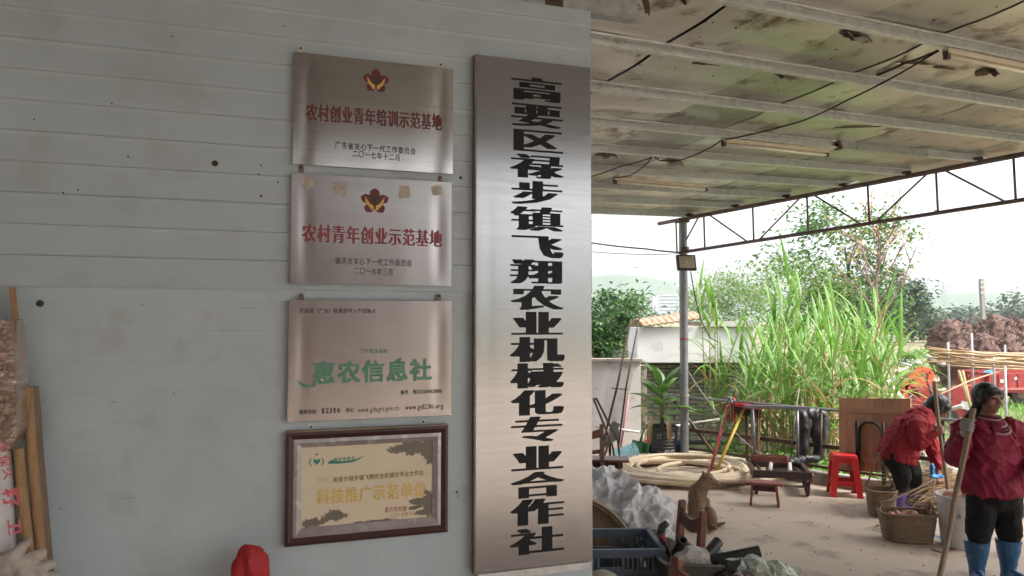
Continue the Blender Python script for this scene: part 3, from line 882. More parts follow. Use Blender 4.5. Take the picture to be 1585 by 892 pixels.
# fluorescent tubes under the purlins
tube_body = mat('cream_batten', (.62, .54, .42), .5, c2=(.5, .43, .33), scale=10)
tube_glass = mat('unlit_tube', (.72, .68, .58), .25, c2=(.62, .56, .46), scale=6)
def batten(p0, p1, label):
    a0, b0_ = roofpt(*p0, -.02); a1_, b1_ = roofpt(*p1, -.02)
    P, Q = roofat(a0, b0_, -.02), roofat(a1_, b1_, -.02)
    d = (Q-P).normalized()
    th = Thing('fluorescent_lamp', P, label, 'lamp', 'fluorescent lamps under the roof')
    th.part(MB().bar(P, Q, .042, .03, NN), 'batten', tube_body, bevel=.004)
    th.part(MB().tube([P + d*.03 - NN*.034, Q - d*.03 - NN*.034], .013, 10), 'tube', tube_glass, smooth=True)
    for e_ in (P + d*.012, Q - d*.012):
        th.part(MB().box(e_ - NN*.026, (.03, .03, .05), d.to_track_quat('X', 'Z').to_matrix()), 'end_cap', mat('dark_cap', (.10, .07, .05), .6))
batten((950, 277), (1094, 289), 'fluorescent batten lamp nearest the post, lowest of the three in view')
batten((1118, 217), (1281, 235), 'fluorescent batten lamp in the middle of the roof, fed by a black cable')
batten((1463, 79), (1660, 119), 'fluorescent batten lamp at the right edge, largest of the three')
cable_m = mat('black_cable', (.02, .018, .018), .6)
def rp(px, py, dz): return roofat(*roofpt(px, py, dz), dz)
def cable(pts, label, r_=.006, cat='cable'):
    sm = []
    for a, b in zip(pts[:-1], pts[1:]): sm += sag_line(a, b, .015*(b-a).length, 6)[:-1]
    sm.append(pts[-1])
    return solo(MB().tube(sm, r_, 6), 'cable', pts[0], cable_m, label, cat, 'cables under the roof', smooth=True)
cable([rp(905, 276, -.03), rp(960, 258, -.04), rp(1009, 244, -.02)], 'thin black cable running from behind the name board to the purlin')
cable([rp(951, 275, -.02), rp(975, 272, -.04), rp(996, 258, -.04), rp(1009, 244, -.02)], 'short black cable looping down to the lamp nearest the post')
cable([rp(1013, 243, -.02), rp(1022, 249, -.03), rp(1050, 249, -.03), rp(1085, 236, -.03), rp(1116, 218, -.02)], 'black cable sagging between the two far fluorescent lamps')
cable([rp(1119, 217, -.02), rp(1240, 188, -.02), rp(1310, 156, -.02), rp(1452, 79, -.02)], 'long black cable running up to the lamp at the right edge')
cable([rp(1452, 79, -.02), rp(1400, 98, .04), rp(1358, 116, .06)], 'short black cable beside the lamp at the right edge, ending at a purlin', .009)
for (y0, y1, dr, lb) in ((372, 391, .1, 'upper dark wire strung from the shed to the post'), (388, 392, .12, 'lower thin wire strung from the shed to the post')):
    cable([at(880, y0-2, DP+.3), at(1000, (y0+y1)/2+4, DP+.1), at(1056, y1, DP-.06)], lb, .011 if y0 < 380 else .005)
c_ = [at(1069, 420, DP-.1), at(1074, 450, DP-.08), at(1083, 490, DP-.05), at(1098, 522, DP), at(1112, 530, DP+.1)]
cable(c_, 'dark cable dangling from the floodlight towards the tall grass', .007)
# ================================================================== ground, yard, far setting
conc = mat('worn_concrete', (.52, .425, .335), .8, c2=(.42, .335, .26), scale=.9, amt=.5, dirt=(.27, .21, .16), dscale=2.2, dlo=.54, dhi=.68, bump=.004, bscale=30, detail=8)
earth = mat('weedy_earth', (.17, .145, .09), .95, c2=(.13, .15, .055), scale=.35, amt=.5, dirt=(.26, .20, .13), dscale=.8, dlo=.5, dhi=.66, bump=.03, bscale=5, detail=8)
HD = V((TT.x, TT.y, 0)).normalized()                       # along the fence
HNn = V((HD.y, -HD.x, 0)); HNn = HNn if HNn.y > 0 else -HNn # outwards over the fence
FB = V((POST_B.x, POST_B.y, 0)) + HNn*.02
yp = [(-16, -18), tuple((FB + HD*38 + HNn*.22).xy), tuple((FB + HNn*.22 - HD*.3).xy), (1.9, 11.0), (-16, 11.0)]
mb = MB(); mb.prism([(x, y) for x, y in yp], (0, 0, 0), (1, 0, 0), (0, 1, 0), (0, 0, -.1))
o = mb.build('yard', conc); tag(o, 'worn tan concrete yard under the roof', None, None, 'structure')
# expansion cracks and stains with shapes of their own
mb = MB()
def gz(x, y):
    d = math.hypot(x, y)
    h = -.085 + .05*noise.noise(V((x*.35, y*.35, 0))) * min(1, max(0, (d-10)/6))
    if d > 60: h += 1.2*noise.noise(V((x*.012, y*.012, 5))) * min(1, (d-60)/120)
    return h
rr = [0, 4, 8, 10, 11, 12, 13, 14, 15, 16, 18, 20, 23, 26, 30, 36, 45, 60, 80, 110, 160, 240, 360, 560, 900, 1130]
NA = 120
vs = [(0, 0, -.09)] + [(r_*math.sin(2*math.pi*k/NA), r_*math.cos(2*math.pi*k/NA), min(gz(r_*math.sin(2*math.pi*k/NA), r_*math.cos(2*math.pi*k/NA)), -.02 if r_ < 20 else 5)) for r_ in rr[1:] for k in range(NA)]
fs = [(0, 1+k, 1+(k+1) % NA) for k in range(NA)] + [(1+i*NA+k, 1+(i+1)*NA+k, 1+(i+1)*NA+(k+1) % NA, 1+i*NA+(k+1) % NA) for i in range(len(rr)-2) for k in range(NA)]
mb.add(vs, fs)
o = mb.build('ground', earth, smooth=True); tag(o, 'weedy open ground and fields beyond the yard', None, None, 'structure')
# far hills
hillm = mat('hill_woods', (.05, .085, .045), .95, c2=(.035, .06, .03), scale=.02, amt=.5)
mb = MB()
def hill(u, w):
    a = R(-75 + 150*u)
    d = 820 + 260*w
    h = 30 + 34*noise.noise(V((u*9, 2.2, 0))) + 10*noise.noise(V((u*30, 7, 0)))
    h += 26*math.exp(-((u - .565)/.035)**2)
    h = max(h, 8) * math.sin(math.pi*min(1, w*1.0 + .0)) if w < 1 else 0
    return (d*math.sin(a), d*math.cos(a), h - 4)
mb.grid(hill, 160, 8)
o = mb.build('hills', hillm, smooth=True); tag(o, 'faint bluish hills on the horizon', None, None, 'structure')
# far tower block
TB = at(1036, 495, 640); TB.z = -2
tower = Thing('tower_block', TB, 'pale high tower block fading into haze far behind the post', 'building')
tw = mat('tower_render', (.45, .47, .50), .8); tg = mat('tower_glass', (.12, .16, .20), .3)
top = at(1036, 455, 640).z
k = 640/FPX
tower.part(MB().box(V((TB.x, TB.y+10, (top-2)/2)), (32*k, 16, top+2)), 'wall', tw)
tower.part(MB().box(V((TB.x - 21*k, TB.y+9, (top-4)/2)), (8*k, 14, top+1)), 'stair_core', tw)
z = 4
while z < top-2:
    tower.part(MB().box(V((TB.x, TB.y+1.9, z)), (28*k, .3, 1.3)), 'window_band', tg)
    z += 3
# kerb under the fence
kerb_m = mat('kerb_concrete', (.33, .31, .28), .85, c2=(.24, .22, .20), scale=4, dirt=(.15, .15, .11), dscale=6, bump=.004)
mb = MB(); mb.bar(FB + HD*.1 + UP*.035 + HNn*.12, FB + HD*22 + UP*.035 + HNn*.12, .16, .21)
tag(mb.build('kerb', kerb_m, bevel=.01), 'low grey concrete kerb along the foot of the railing', None, None, 'structure')

# ================================================================== railing along the yard
rail_m = mat('galvanised_rail', (.33, .34, .34), .45, .6, c2=(.25, .25, .25), scale=10)
fence = Thing('railing', FB, 'low pipe railing with dark lower bars along the edge of the yard', 'fence')
F0 = FB + HNn*.10
fence.part(MB().tube([F0 + UP*.887 - HD*.35, F0 + UP*.887 + HD*9], .017, 10), 'top_rail', rail_m, smooth=True)
fence.part(MB().bar(F0 + UP*.45, F0 + UP*.45 + HD*9, .03, .045), 'middle_bar', dark_metal)
fence.part(MB().bar(F0 + UP*.20, F0 + UP*.20 + HD*9, .03, .03), 'bottom_bar', dark_metal)
for t in (.85, 1.62, 2.22, 3.1, 4.6, 6.1, 7.6):
    fence.part(MB().bar(F0 + HD*t + UP*.14, F0 + HD*t + UP*.87, .035, .035, HD), 'post', dark_metal)
fence.part(MB().bar(F0 + HD*-.28 + UP*.88, F0 + HD*.42 + UP*.12, .035, .03), 'brace', dark_metal)
# ================================================================== low wall, brick store
stain_wall = mat('stained_white_render', (.62, .58, .56), .85, c2=(.54, .50, .48), scale=1.5, dirt=(.25, .22, .14), dscale=1.7, dlo=.54, dhi=.7, bump=.006, bscale=12, detail=8)
LW = at(955, 560, 10.9)
lw = Thing('low_wall', V((-1, 10.9, 0)), 'low white rendered wall with mossy stains behind leaning rods', 'wall')
xr = at(992, 600, 10.9).x
lw.part(MB().box(V(((xr-6)/2, 10.98, LW.z/2)), (xr+6, .16, LW.z)), 'wall', stain_wall, bevel=.01)
lw.part(MB().box(V(((xr-6)/2, 10.97, LW.z+.022)), (xr+6.04, .22, .042)), 'coping', mat('rust_red_coping', (.30, .19, .14), .8, c2=(.40, .36, .32), scale=5), bevel=.006)
lw.part(MB().box(V((xr+.045, 11.0, .64)), (.085, .2, 1.28)), 'end_pier', mat('mossy_render', (.20, .18, .10), .9, c2=(.42, .38, .30), scale=4, dirt=(.07, .08, .035), dscale=5, dlo=.45, dhi=.6, bump=.01), bevel=.01)
DB = 12.1
bx0, bx1 = at(986, 560, 11.75).x, at(1168, 560, 11.75).x
zt, zb = at(1000, 507, 11.75).z, at(1000, 562, 11.75).z
store = Thing('brick_store', V(((bx0+bx1)/2, DB, 0)), 'small grey brick store with white rendered upper band and rusty roof edge', 'shed')
grime_white = mat('grimy_white_render', (.78, .76, .77), .8, c2=(.70, .68, .69), scale=2, dirt=(.40, .36, .34), dscale=2.5, dlo=.58, dhi=.8, bump=.004)
store.part(MB().box(V(((bx0+bx1)/2, 12.2, (zt+zb)/2)), (bx1-bx0, .9, zt-zb)), 'upper_band', grime_white, bevel=.012)
mortar = mat('dark_mortar', (.17, .16, .14), .95, c2=(.10, .11, .07), scale=3)
store.part(MB().box(V(((bx0+bx1)/2 + .02, DB+.33, zb/2)), (bx1-bx0-.1, .5, zb-.004)), 'core', mortar)
brick_m = mat('grey_brick', (.40, .38, .345), .9, c2=(.30, .285, .25), scale=6, dirt=(.16, .16, .11), dscale=1.6, dlo=.56, dhi=.7, orand=.2, bump=.004, coords='Object')
bme = MB().box((0, 0, 0), (.225, .09, .052)).mesh('brick', bevel=.005, seg=1)
bme.materials.append(brick_m)
row = 0; z = .03
while z < zb - .03:
    x = bx0 + .08 + (.12 if row % 2 else 0)
    while x < bx1 - .1:
        b = bpy.data.objects.new('brick', bme); col.objects.link(b); b.parent = store.e
        b.location = V((x + .11, DB + .06 + rnd.uniform(-.006, .006), z)) - store.o
        b.rotation_euler = (0, rnd.uniform(-.01, .01), rnd.uniform(-.02, .02))
        x += .237
    z += .064; row += 1
roofrust = mat('rusty_roof_sheet', (.30, .16, .09), .75, .2, c2=(.45, .36, .26), scale=5, dirt=(.20, .10, .06), dscale=9)
rx0, rx1 = at(993, 500, 11.7).x, at(1086, 500, 11.7).x
mb = MB()
def rf(u, w):
    x = rx0 + (rx1-rx0)*u
    return (x, 11.66 + 1.2*w, zt + .03 + .13*u + .012*math.sin(u*60) + .10*math.sin(math.pi*w))
mb.grid(rf, 60, 6)
g = store.part(mb, 'roof_sheet', roofrust, smooth=True); g.modifiers.new('s', 'SOLIDIFY').thickness = .025
store.part(MB().box(V(((rx1+bx1)/2+.02, 12.2, zt+.06)), (bx1-rx1+.04, 1.05, .07)), 'roof_slab', mat('pale_slab', (.52, .50, .47), .8, c2=(.36, .34, .31), scale=5))
# ================================================================== plants
def leaves(mb, c, rad, n, ll, lw_, rng, clumps=40, spread=.3, droop=.25, shell=.55):
    """leaf-sized faces gathered in uneven clumps through a crown's volume"""
    c = V(c); cs = []
    for i in range(clumps):
        while True:
            d = V((rng.uniform(-1, 1), rng.uniform(-1, 1), rng.uniform(-1, 1)))
            if shell*.5 < d.length < 1: break
        cs.append((V((c.x + d.x*rad[0], c.y + d.y*rad[1], c.z + d.z*rad[2])), rng.uniform(.5, 1.25)))
    for i in range(n):
        cc, sz = cs[rng.randrange(clumps)]
        p = cc + V((rng.gauss(0, 1)*rad[0], rng.gauss(0, 1)*rad[1], rng.gauss(0, .8)*rad[2])) * spread * sz
        a = rng.uniform(0, 6.283)
        d = V((math.cos(a), math.sin(a), rng.uniform(-.9, .5) - droop)).normalized()
        s_ = d.cross(V((rng.uniform(-.5, .5), rng.uniform(-.5, .5), 1))).normalized()
        nm = s_.cross(d)
        L_ = ll * rng.uniform(.6, 1.25); w_ = lw_ * rng.uniform(.7, 1.2)
        m_ = p + d*L_*.45
        b = len(mb.v)
        mb.v += [p, m_ - s_*w_ + nm*w_*.3, p + d*L_, m_ + s_*w_ + nm*w_*.3]
        mb.f += [(b, b+1, b+2), (b, b+2, b+3)]
def limb_tree(th, base, height, r0, rng, m, n_limbs=6, lean=(0, 0), start=.35, reach=.5, up=.6, twigs=2, name='trunk'):
    base = V(base); tip = base + V((lean[0], lean[1], height))
    pts = [base.lerp(tip, i/8) + V((rng.uniform(-1, 1), rng.uniform(-1, 1), 0))*height*.012*(i > 0) for i in range(9)]
    mb = MB(); mb.tube(pts, [r0*(1-.8*i/8) for i in range(9)], 8)
    ends = []
    for i in range(n_limbs):
        t = start + (1-start)*i/max(1, n_limbs)*.95
        k_ = min(7, int(t*8)); p = pts[k_].lerp(pts[k_+1], t*8-k_)
        a = i*2.4 + rng.uniform(-.5, .5)
        d = V((math.cos(a), math.sin(a), up + rng.uniform(-.2, .3))).normalized()
        L_ = height*reach*(1.1-t*.6)*rng.uniform(.7, 1.15)
        q = [p]
        for s_ in range(5):
            d = (d + V((rng.uniform(-.18, .18), rng.uniform(-.18, .18), rng.uniform(-.05, .15)))).normalized()
            q.append(q[-1] + d*L_/5)
        mb.tube(q, [r0*.45*(1-t*.5)*(1-.8*j/5) for j in range(6)], 6)
        ends.append(q[-1])
        for w_ in range(twigs):
            j = rng.randrange(2, 5); d2 = (d + V((rng.uniform(-.8, .8), rng.uniform(-.8, .8), rng.uniform(-.1, .6)))).normalized()
            qq = [q[j] + d2*L_*.4*x + V((0, 0, -.02*x)) for x in (0, .5, 1)]
            mb.tube(qq, [r0*.16, r0*.11, r0*.04], 5); ends.append(qq[-1])
    th.part(mb, name, m, smooth=True)
    return ends
bark = mat('grey_bark', (.16, .12, .09), .9, c2=(.10, .075, .055), scale=10, bump=.01)
bark_pink = mat('pinkish_bark', (.28, .17, .15), .85, c2=(.18, .11, .10), scale=12, bump=.006)
g_jack = leaf_mat('broad_leaf_green', (.075, .16, .035), (.045, .11, .035), .3, .4, 2.5)
g_light = leaf_mat('light_leaf_green', (.19, .30, .08), (.12, .21, .06), .4, .5, 1.2, (.28, .22, .05))
g_mid = leaf_mat('mid_leaf_green', (.12, .22, .06), (.07, .15, .05), .35, .5, 1.1)
g_blue = leaf_mat('far_leaf_green', (.055, .10, .05), (.04, .075, .04), .3, .6, .4)
g_grass = leaf_mat('cane_green', (.17, .36, .045), (.11, .26, .04), .4, .45, 1.6, (.20, .30, .10))
g_grass2 = leaf_mat('cane_pale', (.24, .40, .11), (.17, .30, .08), .4, .45, 1.6)
g_dry = leaf_mat('cane_dry', (.42, .27, .12), (.34, .22, .10), .3, .7, 3)
g_yel = leaf_mat('yellow_leaf', (.42, .32, .06), (.30, .26, .06), .4, .5, 4)
def tree(name, base, height, crown_c, rad, n, ll, lw_, m, label, seed, r0=.09, clumps=40, spread=.3, n_limbs=6, group=None, bm=None, shell=.5):
    rng = random.Random(seed)
    th = Thing(name, base, label, 'tree', group)
    limb_tree(th, base, height, r0, rng, bm or bark, n_limbs, lean=((V(crown_c)-V(base)).x*.8, (V(crown_c)-V(base)).y*.8))
    mb = MB(); leaves(mb, crown_c, rad, n, ll, lw_, rng, clumps, spread, shell=shell)
    th.part(mb, 'crown', m, recalc=False)
    return th
c = at(925, 500, 15.5)
tree('broadleaf_tree', V((c.x-.4, 15.6, 0)), 1.7, c, (1.05, 1.1, .95), 3800, .17, .042, g_jack, 'dark glossy broad-leaved tree beside the name board, behind the low wall', 3, .09, 60, .2)
c = at(976, 530, 17)
tree('shrubby_tree', V((c.x, 17, 0)), 1.0, c, (.6, .6, .5), 900, .13, .03, g_light, 'small yellowish shrub between the broad-leaved tree and the brick store', 4, .05, 20, .25)
c = at(1115, 465, 17)
tree('bamboo_thicket', V((c.x, 17, 0)), 2.0, c, (.95, .9, .75), 3000, .16, .018, g_light, 'light green feathery thicket just right of the post, above the store roof', 5, .05, 40, .26)
c = at(1305, 400, 21)
tree('leafy_tree', V((at(1330, 500, 21).x, 21, 0)), 4.0, c, (1.9, 1.5, 1.7), 3700, .17, .05, g_mid, 'large loose green tree standing behind the tall grass', 6, .12, 44, .2, 9)
c = at(1220, 462, 19)
tree('leafy_bush', V((c.x, 19, 0)), 2.0, c, (1.6, 1.0, .95), 3300, .14, .03, g_light, 'yellow-green bush behind the tall grass, left of the leafy tree', 8, .06, 50, .25)
c = at(1330, 470, 20)
tree('dense_bush', V((c.x, 20, 0)), 2.0, c, (1.5, 1.0, .85), 3600, .13, .034, g_mid, 'dark dense bush at the foot of the leafy tree', 9, .06, 40, .26)
# the nearly bare tree with reddish branches
b0_ = at(1357, 500, 17); b0_.z = 0
rng = random.Random(21)
bt = Thing('bare_tree', b0_, 'nearly bare reddish tree with spreading thin branches', 'tree')
ends = limb_tree(bt, b0_, 4.3, .075, rng, bark_pink, 14, lean=(.05, 0), start=.45, reach=.50, up=1.0, twigs=4)
mb = MB()
for p in ends:
    for i in range(4):
        q = p + V((rng.gauss(0, .07), rng.gauss(0, .07), rng.gauss(0, .07)))
        d = V((rng.uniform(-1, 1), rng.uniform(-1, 1), rng.uniform(-1, .2))).normalized(); s_ = d.orthogonal().normalized()
        b = len(mb.v); mb.v += [q, q + d*.05 - s_*.025, q + d*.11, q + d*.05 + s_*.025]; mb.f += [(b, b+1, b+2), (b, b+2, b+3)]
bt.part(mb, 'leaves', g_yel, recalc=False)
# hazy eucalyptus and the far tree line
for i, (px, py, d, rx, rz, lab) in enumerate(((1391, 462, 60, 2.0, 2.4, 'tall hazy tree right of the bare tree'), (1412, 492, 66, 1.9, 1.7, 'lower hazy tree right of the tall hazy one'), (1434, 503, 75, 1.8, 1.0, 'small hazy tree left of the brown stump heap'))):
    c = at(px, py, d)
    tree('hazy_tree', V((c.x, d, 0)), c.z, c, (rx, rx, rz), 1700, .42, .15, g_blue, lab, 30+i, .15, 26, .26)
far = [(1408, 511, 140, 5, 3.0), (1440, 510, 170, 7, 3.6), (1466, 507, 190, 7, 4.2), (1490, 505, 160, 6, 4.0), (1515, 506, 175, 7, 4.2), (1541, 505, 150, 6, 4.0), (1565, 503, 165, 6, 4.6), (1581, 492, 150, 4, 5.0), (1610, 502, 160, 7, 4.5), (985, 498, 150, 8, 4.5), (948, 496, 160, 9, 5), (1330, 502, 150, 8, 4), (1650, 500, 170, 8, 5)]
names = ['far left end', 'second from the left end', 'third from the left end', 'just left of the utility pole', 'right behind the utility pole', 'right of the utility pole', 'second right of the utility pole', 'tallest, at the right edge', 'beyond the right edge', 'left of the post', 'behind the broad-leaved tree', 'behind the leafy tree', 'outside the right edge']
for i, (px, py, d, rx, rz) in enumerate(far):
    c = at(px, py, d)
    tree('far_tree', V((c.x, d, 0)), max(1.0, c.z), c, (rx, rx*.7, rz), 700, 1.3, .5, g_blue, 'bluish tree of the distant tree line, ' + names[i], 60+i, .3, 18, .3, 4, 'distant tree line')

# tall cane-like grass beyond the railing
def cane_clump(base, n, h, seed, label, spread=.28):
    rng = random.Random(seed); base = V(base)
    th = Thing('tall_grass_clump', base, label, 'grass', 'tall grass beyond the railing')
    gm, pm, dm = MB(), MB(), MB()
    for i in range(n):
        a = rng.uniform(0, 6.28); r_ = spread*math.sqrt(rng.random())
        p = base + V((math.cos(a)*r_, math.sin(a)*r_, -.02))
        hh = h*rng.uniform(.62, 1.02)
        ln = V((rng.gauss(0, .09), rng.gauss(0, .07), 1))
        pts = [p + V((ln.x*hh*t*t*1.1, ln.y*hh*t*t, hh*t)) for t in (0, .25, .5, .75, 1)]
        sm = MB(); sm.tube(pts, [.011, .010, .009, .007, .003], 6)
        th.part(sm, 'stalk', MATS['cane_stalk'], smooth=True)
        nl = rng.randrange(9, 13)
        for k_ in range(nl):
            t = .12 + .88*(k_+.5)/nl
            q = p + V((ln.x*hh*t*t*1.1, ln.y*hh*t*t, hh*t))
            az = k_*2.6 + rng.uniform(-.7, .7)
            L_ = rng.uniform(.55, 1.1) * (1.0 if t < .75 else .85)
            el = rng.uniform(.85, 1.35) if t > .7 else rng.uniform(.45, 1.1)
            d = V((math.cos(az)*math.cos(el), math.sin(az)*math.cos(el), math.sin(el)))
            pp = [q]; bend = rng.uniform(.10, .34)
            if t > .8: bend *= .5
            for s_ in range(7):
                pp.append(pp[-1] + d*L_/7); d = (d - UP*bend).normalized()
            W_ = rng.uniform(.016, .03)
            ws = [W_*.6, W_*.95, W_, W_*.92, W_*.8, W_*.6, W_*.35, .001]
            side = d.cross(UP); side = side if side.length > .01 else V((1, 0, 0))
            u = rng.random()
            tgt = dm if (t < .5 and u < .55) or u < .02 else (pm if u < .4 else gm)
            tgt.blade(pp, ws, side.normalized())
    for mb_, nm, mm in ((gm, 'green_blades', g_grass), (pm, 'pale_blades', g_grass2), (dm, 'dry_blades', g_dry)):
        if mb_.v: tag(th.part(mb_, nm, mm, recalc=False), kind='stuff')
mat('cane_stalk', (.30, .34, .12), .55, c2=(.42, .30, .14), scale=4)
cl = [(1108, 11.2, 2.55, 5, .2, 'leftmost tall grass clump, in front of the brick store'), (1140, 11.6, 1.5, 4, .3, 'short grass clump right of the leftmost tall one'), (1165, 10.9, 1.75, 8, .3, 'grass clump behind the broom heads'), (1205, 11.3, 2.65, 9, .32, 'tallest grass clump, behind the trolley handle'),
      (1190, 10.2, 1.5, 7, .3, 'low grass clump close behind the trolley'), (1240, 10.4, 1.9, 9, .34, 'grass clump behind the hanging waders'), (1262, 11.8, 2.3, 9, .34, 'rear grass clump between the waders and the table board'), (1285, 9.9, 1.75, 8, .3, 'near grass clump left of the leaning table board'),
      (1300, 10.9, 2.35, 9, .34, 'tall grass clump above the red stool'), (1335, 10.4, 2.1, 9, .34, 'grass clump behind the leaning table board'), (1345, 11.5, 2.4, 8, .3, 'tall rear grass clump behind the leaning table board'), (1382, 10.2, 1.9, 4, .16, 'rightmost tall grass clump, its blades over the rubble'),
      (1225, 12.4, 2.2, 8, .4, 'rear grass clump under the leafy bush'), (1310, 12.6, 2.3, 8, .4, 'rear grass clump under the leafy tree')]
for i, (px, d, h, n, sp, lab) in enumerate(cl):
    p = at(px, 600, d); p.z = -.08
    cane_clump(p, n, h, 100+i, lab, sp)
# weeds along the kerb
mb = MB(); rng = random.Random(5)
for i in range(1500):
    t = rng.uniform(.1, 5.2); p = F0 + HD*t + HNn*rng.uniform(.1, .9) + UP*rng.uniform(-.05, .3*rng.random()+.02)
    a = rng.uniform(0, 6.28); el = rng.uniform(-.2, .9)
    d = V((math.cos(a)*math.cos(el), math.sin(a)*math.cos(el), math.sin(el))); s_ = d.cross(UP).normalized(); L_ = rng.uniform(.06, .17); w_ = L_*rng.uniform(.16, .3)
    b = len(mb.v); m_ = p + d*L_*.5 + UP*.01
    mb.v += [p, m_ - s_*w_, p + d*L_ - UP*.02, m_ + s_*w_]; mb.f += [(b, b+1, b+2), (b, b+2, b+3)]
tag(mb.build('weeds', g_grass, recalc=False), 'low leafy weeds growing behind the kerb', 'weeds', None, 'stuff')
mb = MB()
for i in range(5200):
    px = rng.uniform(1400, 1640); d = rng.uniform(8.5, 22)
    p = at(px, 560, d); p.z = -.08 + rng.uniform(0, .03)
    if noise.noise(V((p.x*.6, p.y*.6, 9))) < -.05: continue
    a = rng.uniform(0, 6.28); L_ = rng.uniform(.10, .32)
    d_ = V((math.cos(a)*.5, math.sin(a)*.5, rng.uniform(.3, 1))).normalized()
    pp = [p, p + d_*L_*.5, p + d_*L_ - UP*L_*.12]
    mb.blade(pp, [.008, .009, .001], d_.cross(UP).normalized())
tag(mb.build('grass_patches', g_grass, recalc=False), 'rough grass over the rubble ground beyond the railing', 'grass', None, 'stuff')

# ================================================================== unseen building added behind the camera to shape steel reflections and cut rear light
rbd = Thing('reflection_building', V((-3, -9.5, 0)), 'long drab building added behind the camera for dark reflections in the steel plaques', 'building')
rw = mat('drab_pink_render', (.34, .28, .25), .85, c2=(.26, .21, .19), scale=1.2, dirt=(.16, .13, .11), dscale=1.5)
x = -15.0
while x < 6.5:
    w_ = 1.2 + .5*math.sin(x*3.1); rbd.part(MB().box((x + w_/2, -9.4, 2.4), (w_, .25, 4.8)), 'wall_bay', rw)
    g2 = 1.0 + .4*math.sin(x*1.7)
    if x + w_ < 6.2:
        rbd.part(MB().box((x + w_ + g2/2, -9.25, .55), (g2, .2, 1.1)), 'breast_wall', rw)
        rbd.part(MB().box((x + w_ + g2/2, -9.4, 3.9), (g2, .22, 1.8)), 'lintel', rw)
        rbd.part(MB().box((x + w_ + g2/2, -9.5, 2.05), (g2, .03, 1.9)), 'window', mat('dark_window', (.03, .035, .04), .15))  # dark openings added to give upright streaks in the plaques' reflections
    x += w_ + g2
# ================================================================== things in the yard
def rect_ring(w, d, r_, n=6):
    """points of a rounded rectangle"""
    out = []
    for cx, cy, a0 in ((w/2-r_, d/2-r_, 0), (-w/2+r_, d/2-r_, 90), (-w/2+r_, -d/2+r_, 180), (w/2-r_, -d/2+r_, 270)):
        for i in range(n+1):
            a = R(a0 + 90*i/n); out.append((cx + math.cos(a)*r_, cy + math.sin(a)*r_))
    return out
def loft(mb, rings, cap0=True, cap1=True):
    n = len(rings[0]); b = len(mb.v)
    for g in rings: mb.v += [V(p) for p in g]
    for i in range(len(rings)-1):
        for k_ in range(n): mb.f.append((b+i*n+k_, b+i*n+(k_+1) % n, b+(i+1)*n+(k_+1) % n, b+(i+1)*n+k_))
    if cap0: mb.f.append(tuple(b+i for i in reversed(range(n))))
    if cap1: mb.f.append(tuple(b+(len(rings)-1)*n+i for i in range(n)))
    return mb
cosd = lambda a: math.cos(R(a)); sind = lambda a: math.sin(R(a))
red_pl = mat('red_plastic', (.62, .028, .03), .32, c2=(.52, .02, .022), scale=4, dirt=(.40, .05, .04), dscale=18, dlo=.66, dhi=.8)
wood_red = mat('red_brown_wood', (.17, .05, .028), .38, c2=(.11, .032, .02), scale=7, stretch=(8, 1, 1), dirt=(.26, .10, .06), dscale=9, dlo=.62, dhi=.75, bump=.001)
wood_fadered = mat('faded_red_paint_wood', (.27, .085, .07), .65, c2=(.20, .055, .05), scale=6, dirt=(.36, .22, .18), dscale=12, dlo=.58, dhi=.72)
wood_tan = mat('tan_table_board', (.50, .28, .16), .5, c2=(.40, .21, .115), scale=4, stretch=(6, 6, .5), orand=.14, bump=.0008)
wood_pole = mat('bamboo_pole', (.25, .17, .11), .6, c2=(.18, .12, .075), scale=9, stretch=(1, 1, .3), bump=.001)
black_iron = mat('black_iron', (.022, .02, .02), .5, .5, c2=(.045, .035, .03), scale=20)
rubber = mat('black_rubber', (.018, .019, .021), .42, c2=(.03, .03, .032), scale=12, bump=.001, bscale=30)
cream_hose = mat('cream_hose', (.62, .52, .38), .5, c2=(.54, .42, .28), scale=8, dirt=(.38, .28, .17), dscale=6, dlo=.58, dhi=.78)

# ---- coiled hose
hc = gnd(1062, 736); rng = random.Random(14)
pts = []
LOOPS = 17
for i in range(LOOPS*36):
    a = 2*math.pi*i/36
    lp = i/36
    rr_ = .56 + .36*noise.noise(V((lp*.55, 3, 0))) + .06*noise.noise(V((i*.045, 9, 0)))
    cx = .62*noise.noise(V((lp*.61, 0, 1))); cy = .34*noise.noise(V((lp*.57, 5, 1)))
    z = .030 + .085*(.5 + .5*noise.noise(V((i*.035, 1, 2)))) + .05*(lp/LOOPS)
    pts.append(V((hc.x + (rr_+.06)*1.25*math.cos(a) + cx, hc.y + rr_*1.2*math.sin(a) + cy, max(.03, z))))
tail = pts[0]
solo(MB().tube(pts, .027, 9), 'coiled_hose', hc, cream_hose, 'big coil of cream coloured hose lying beside the post', 'hose', smooth=True)
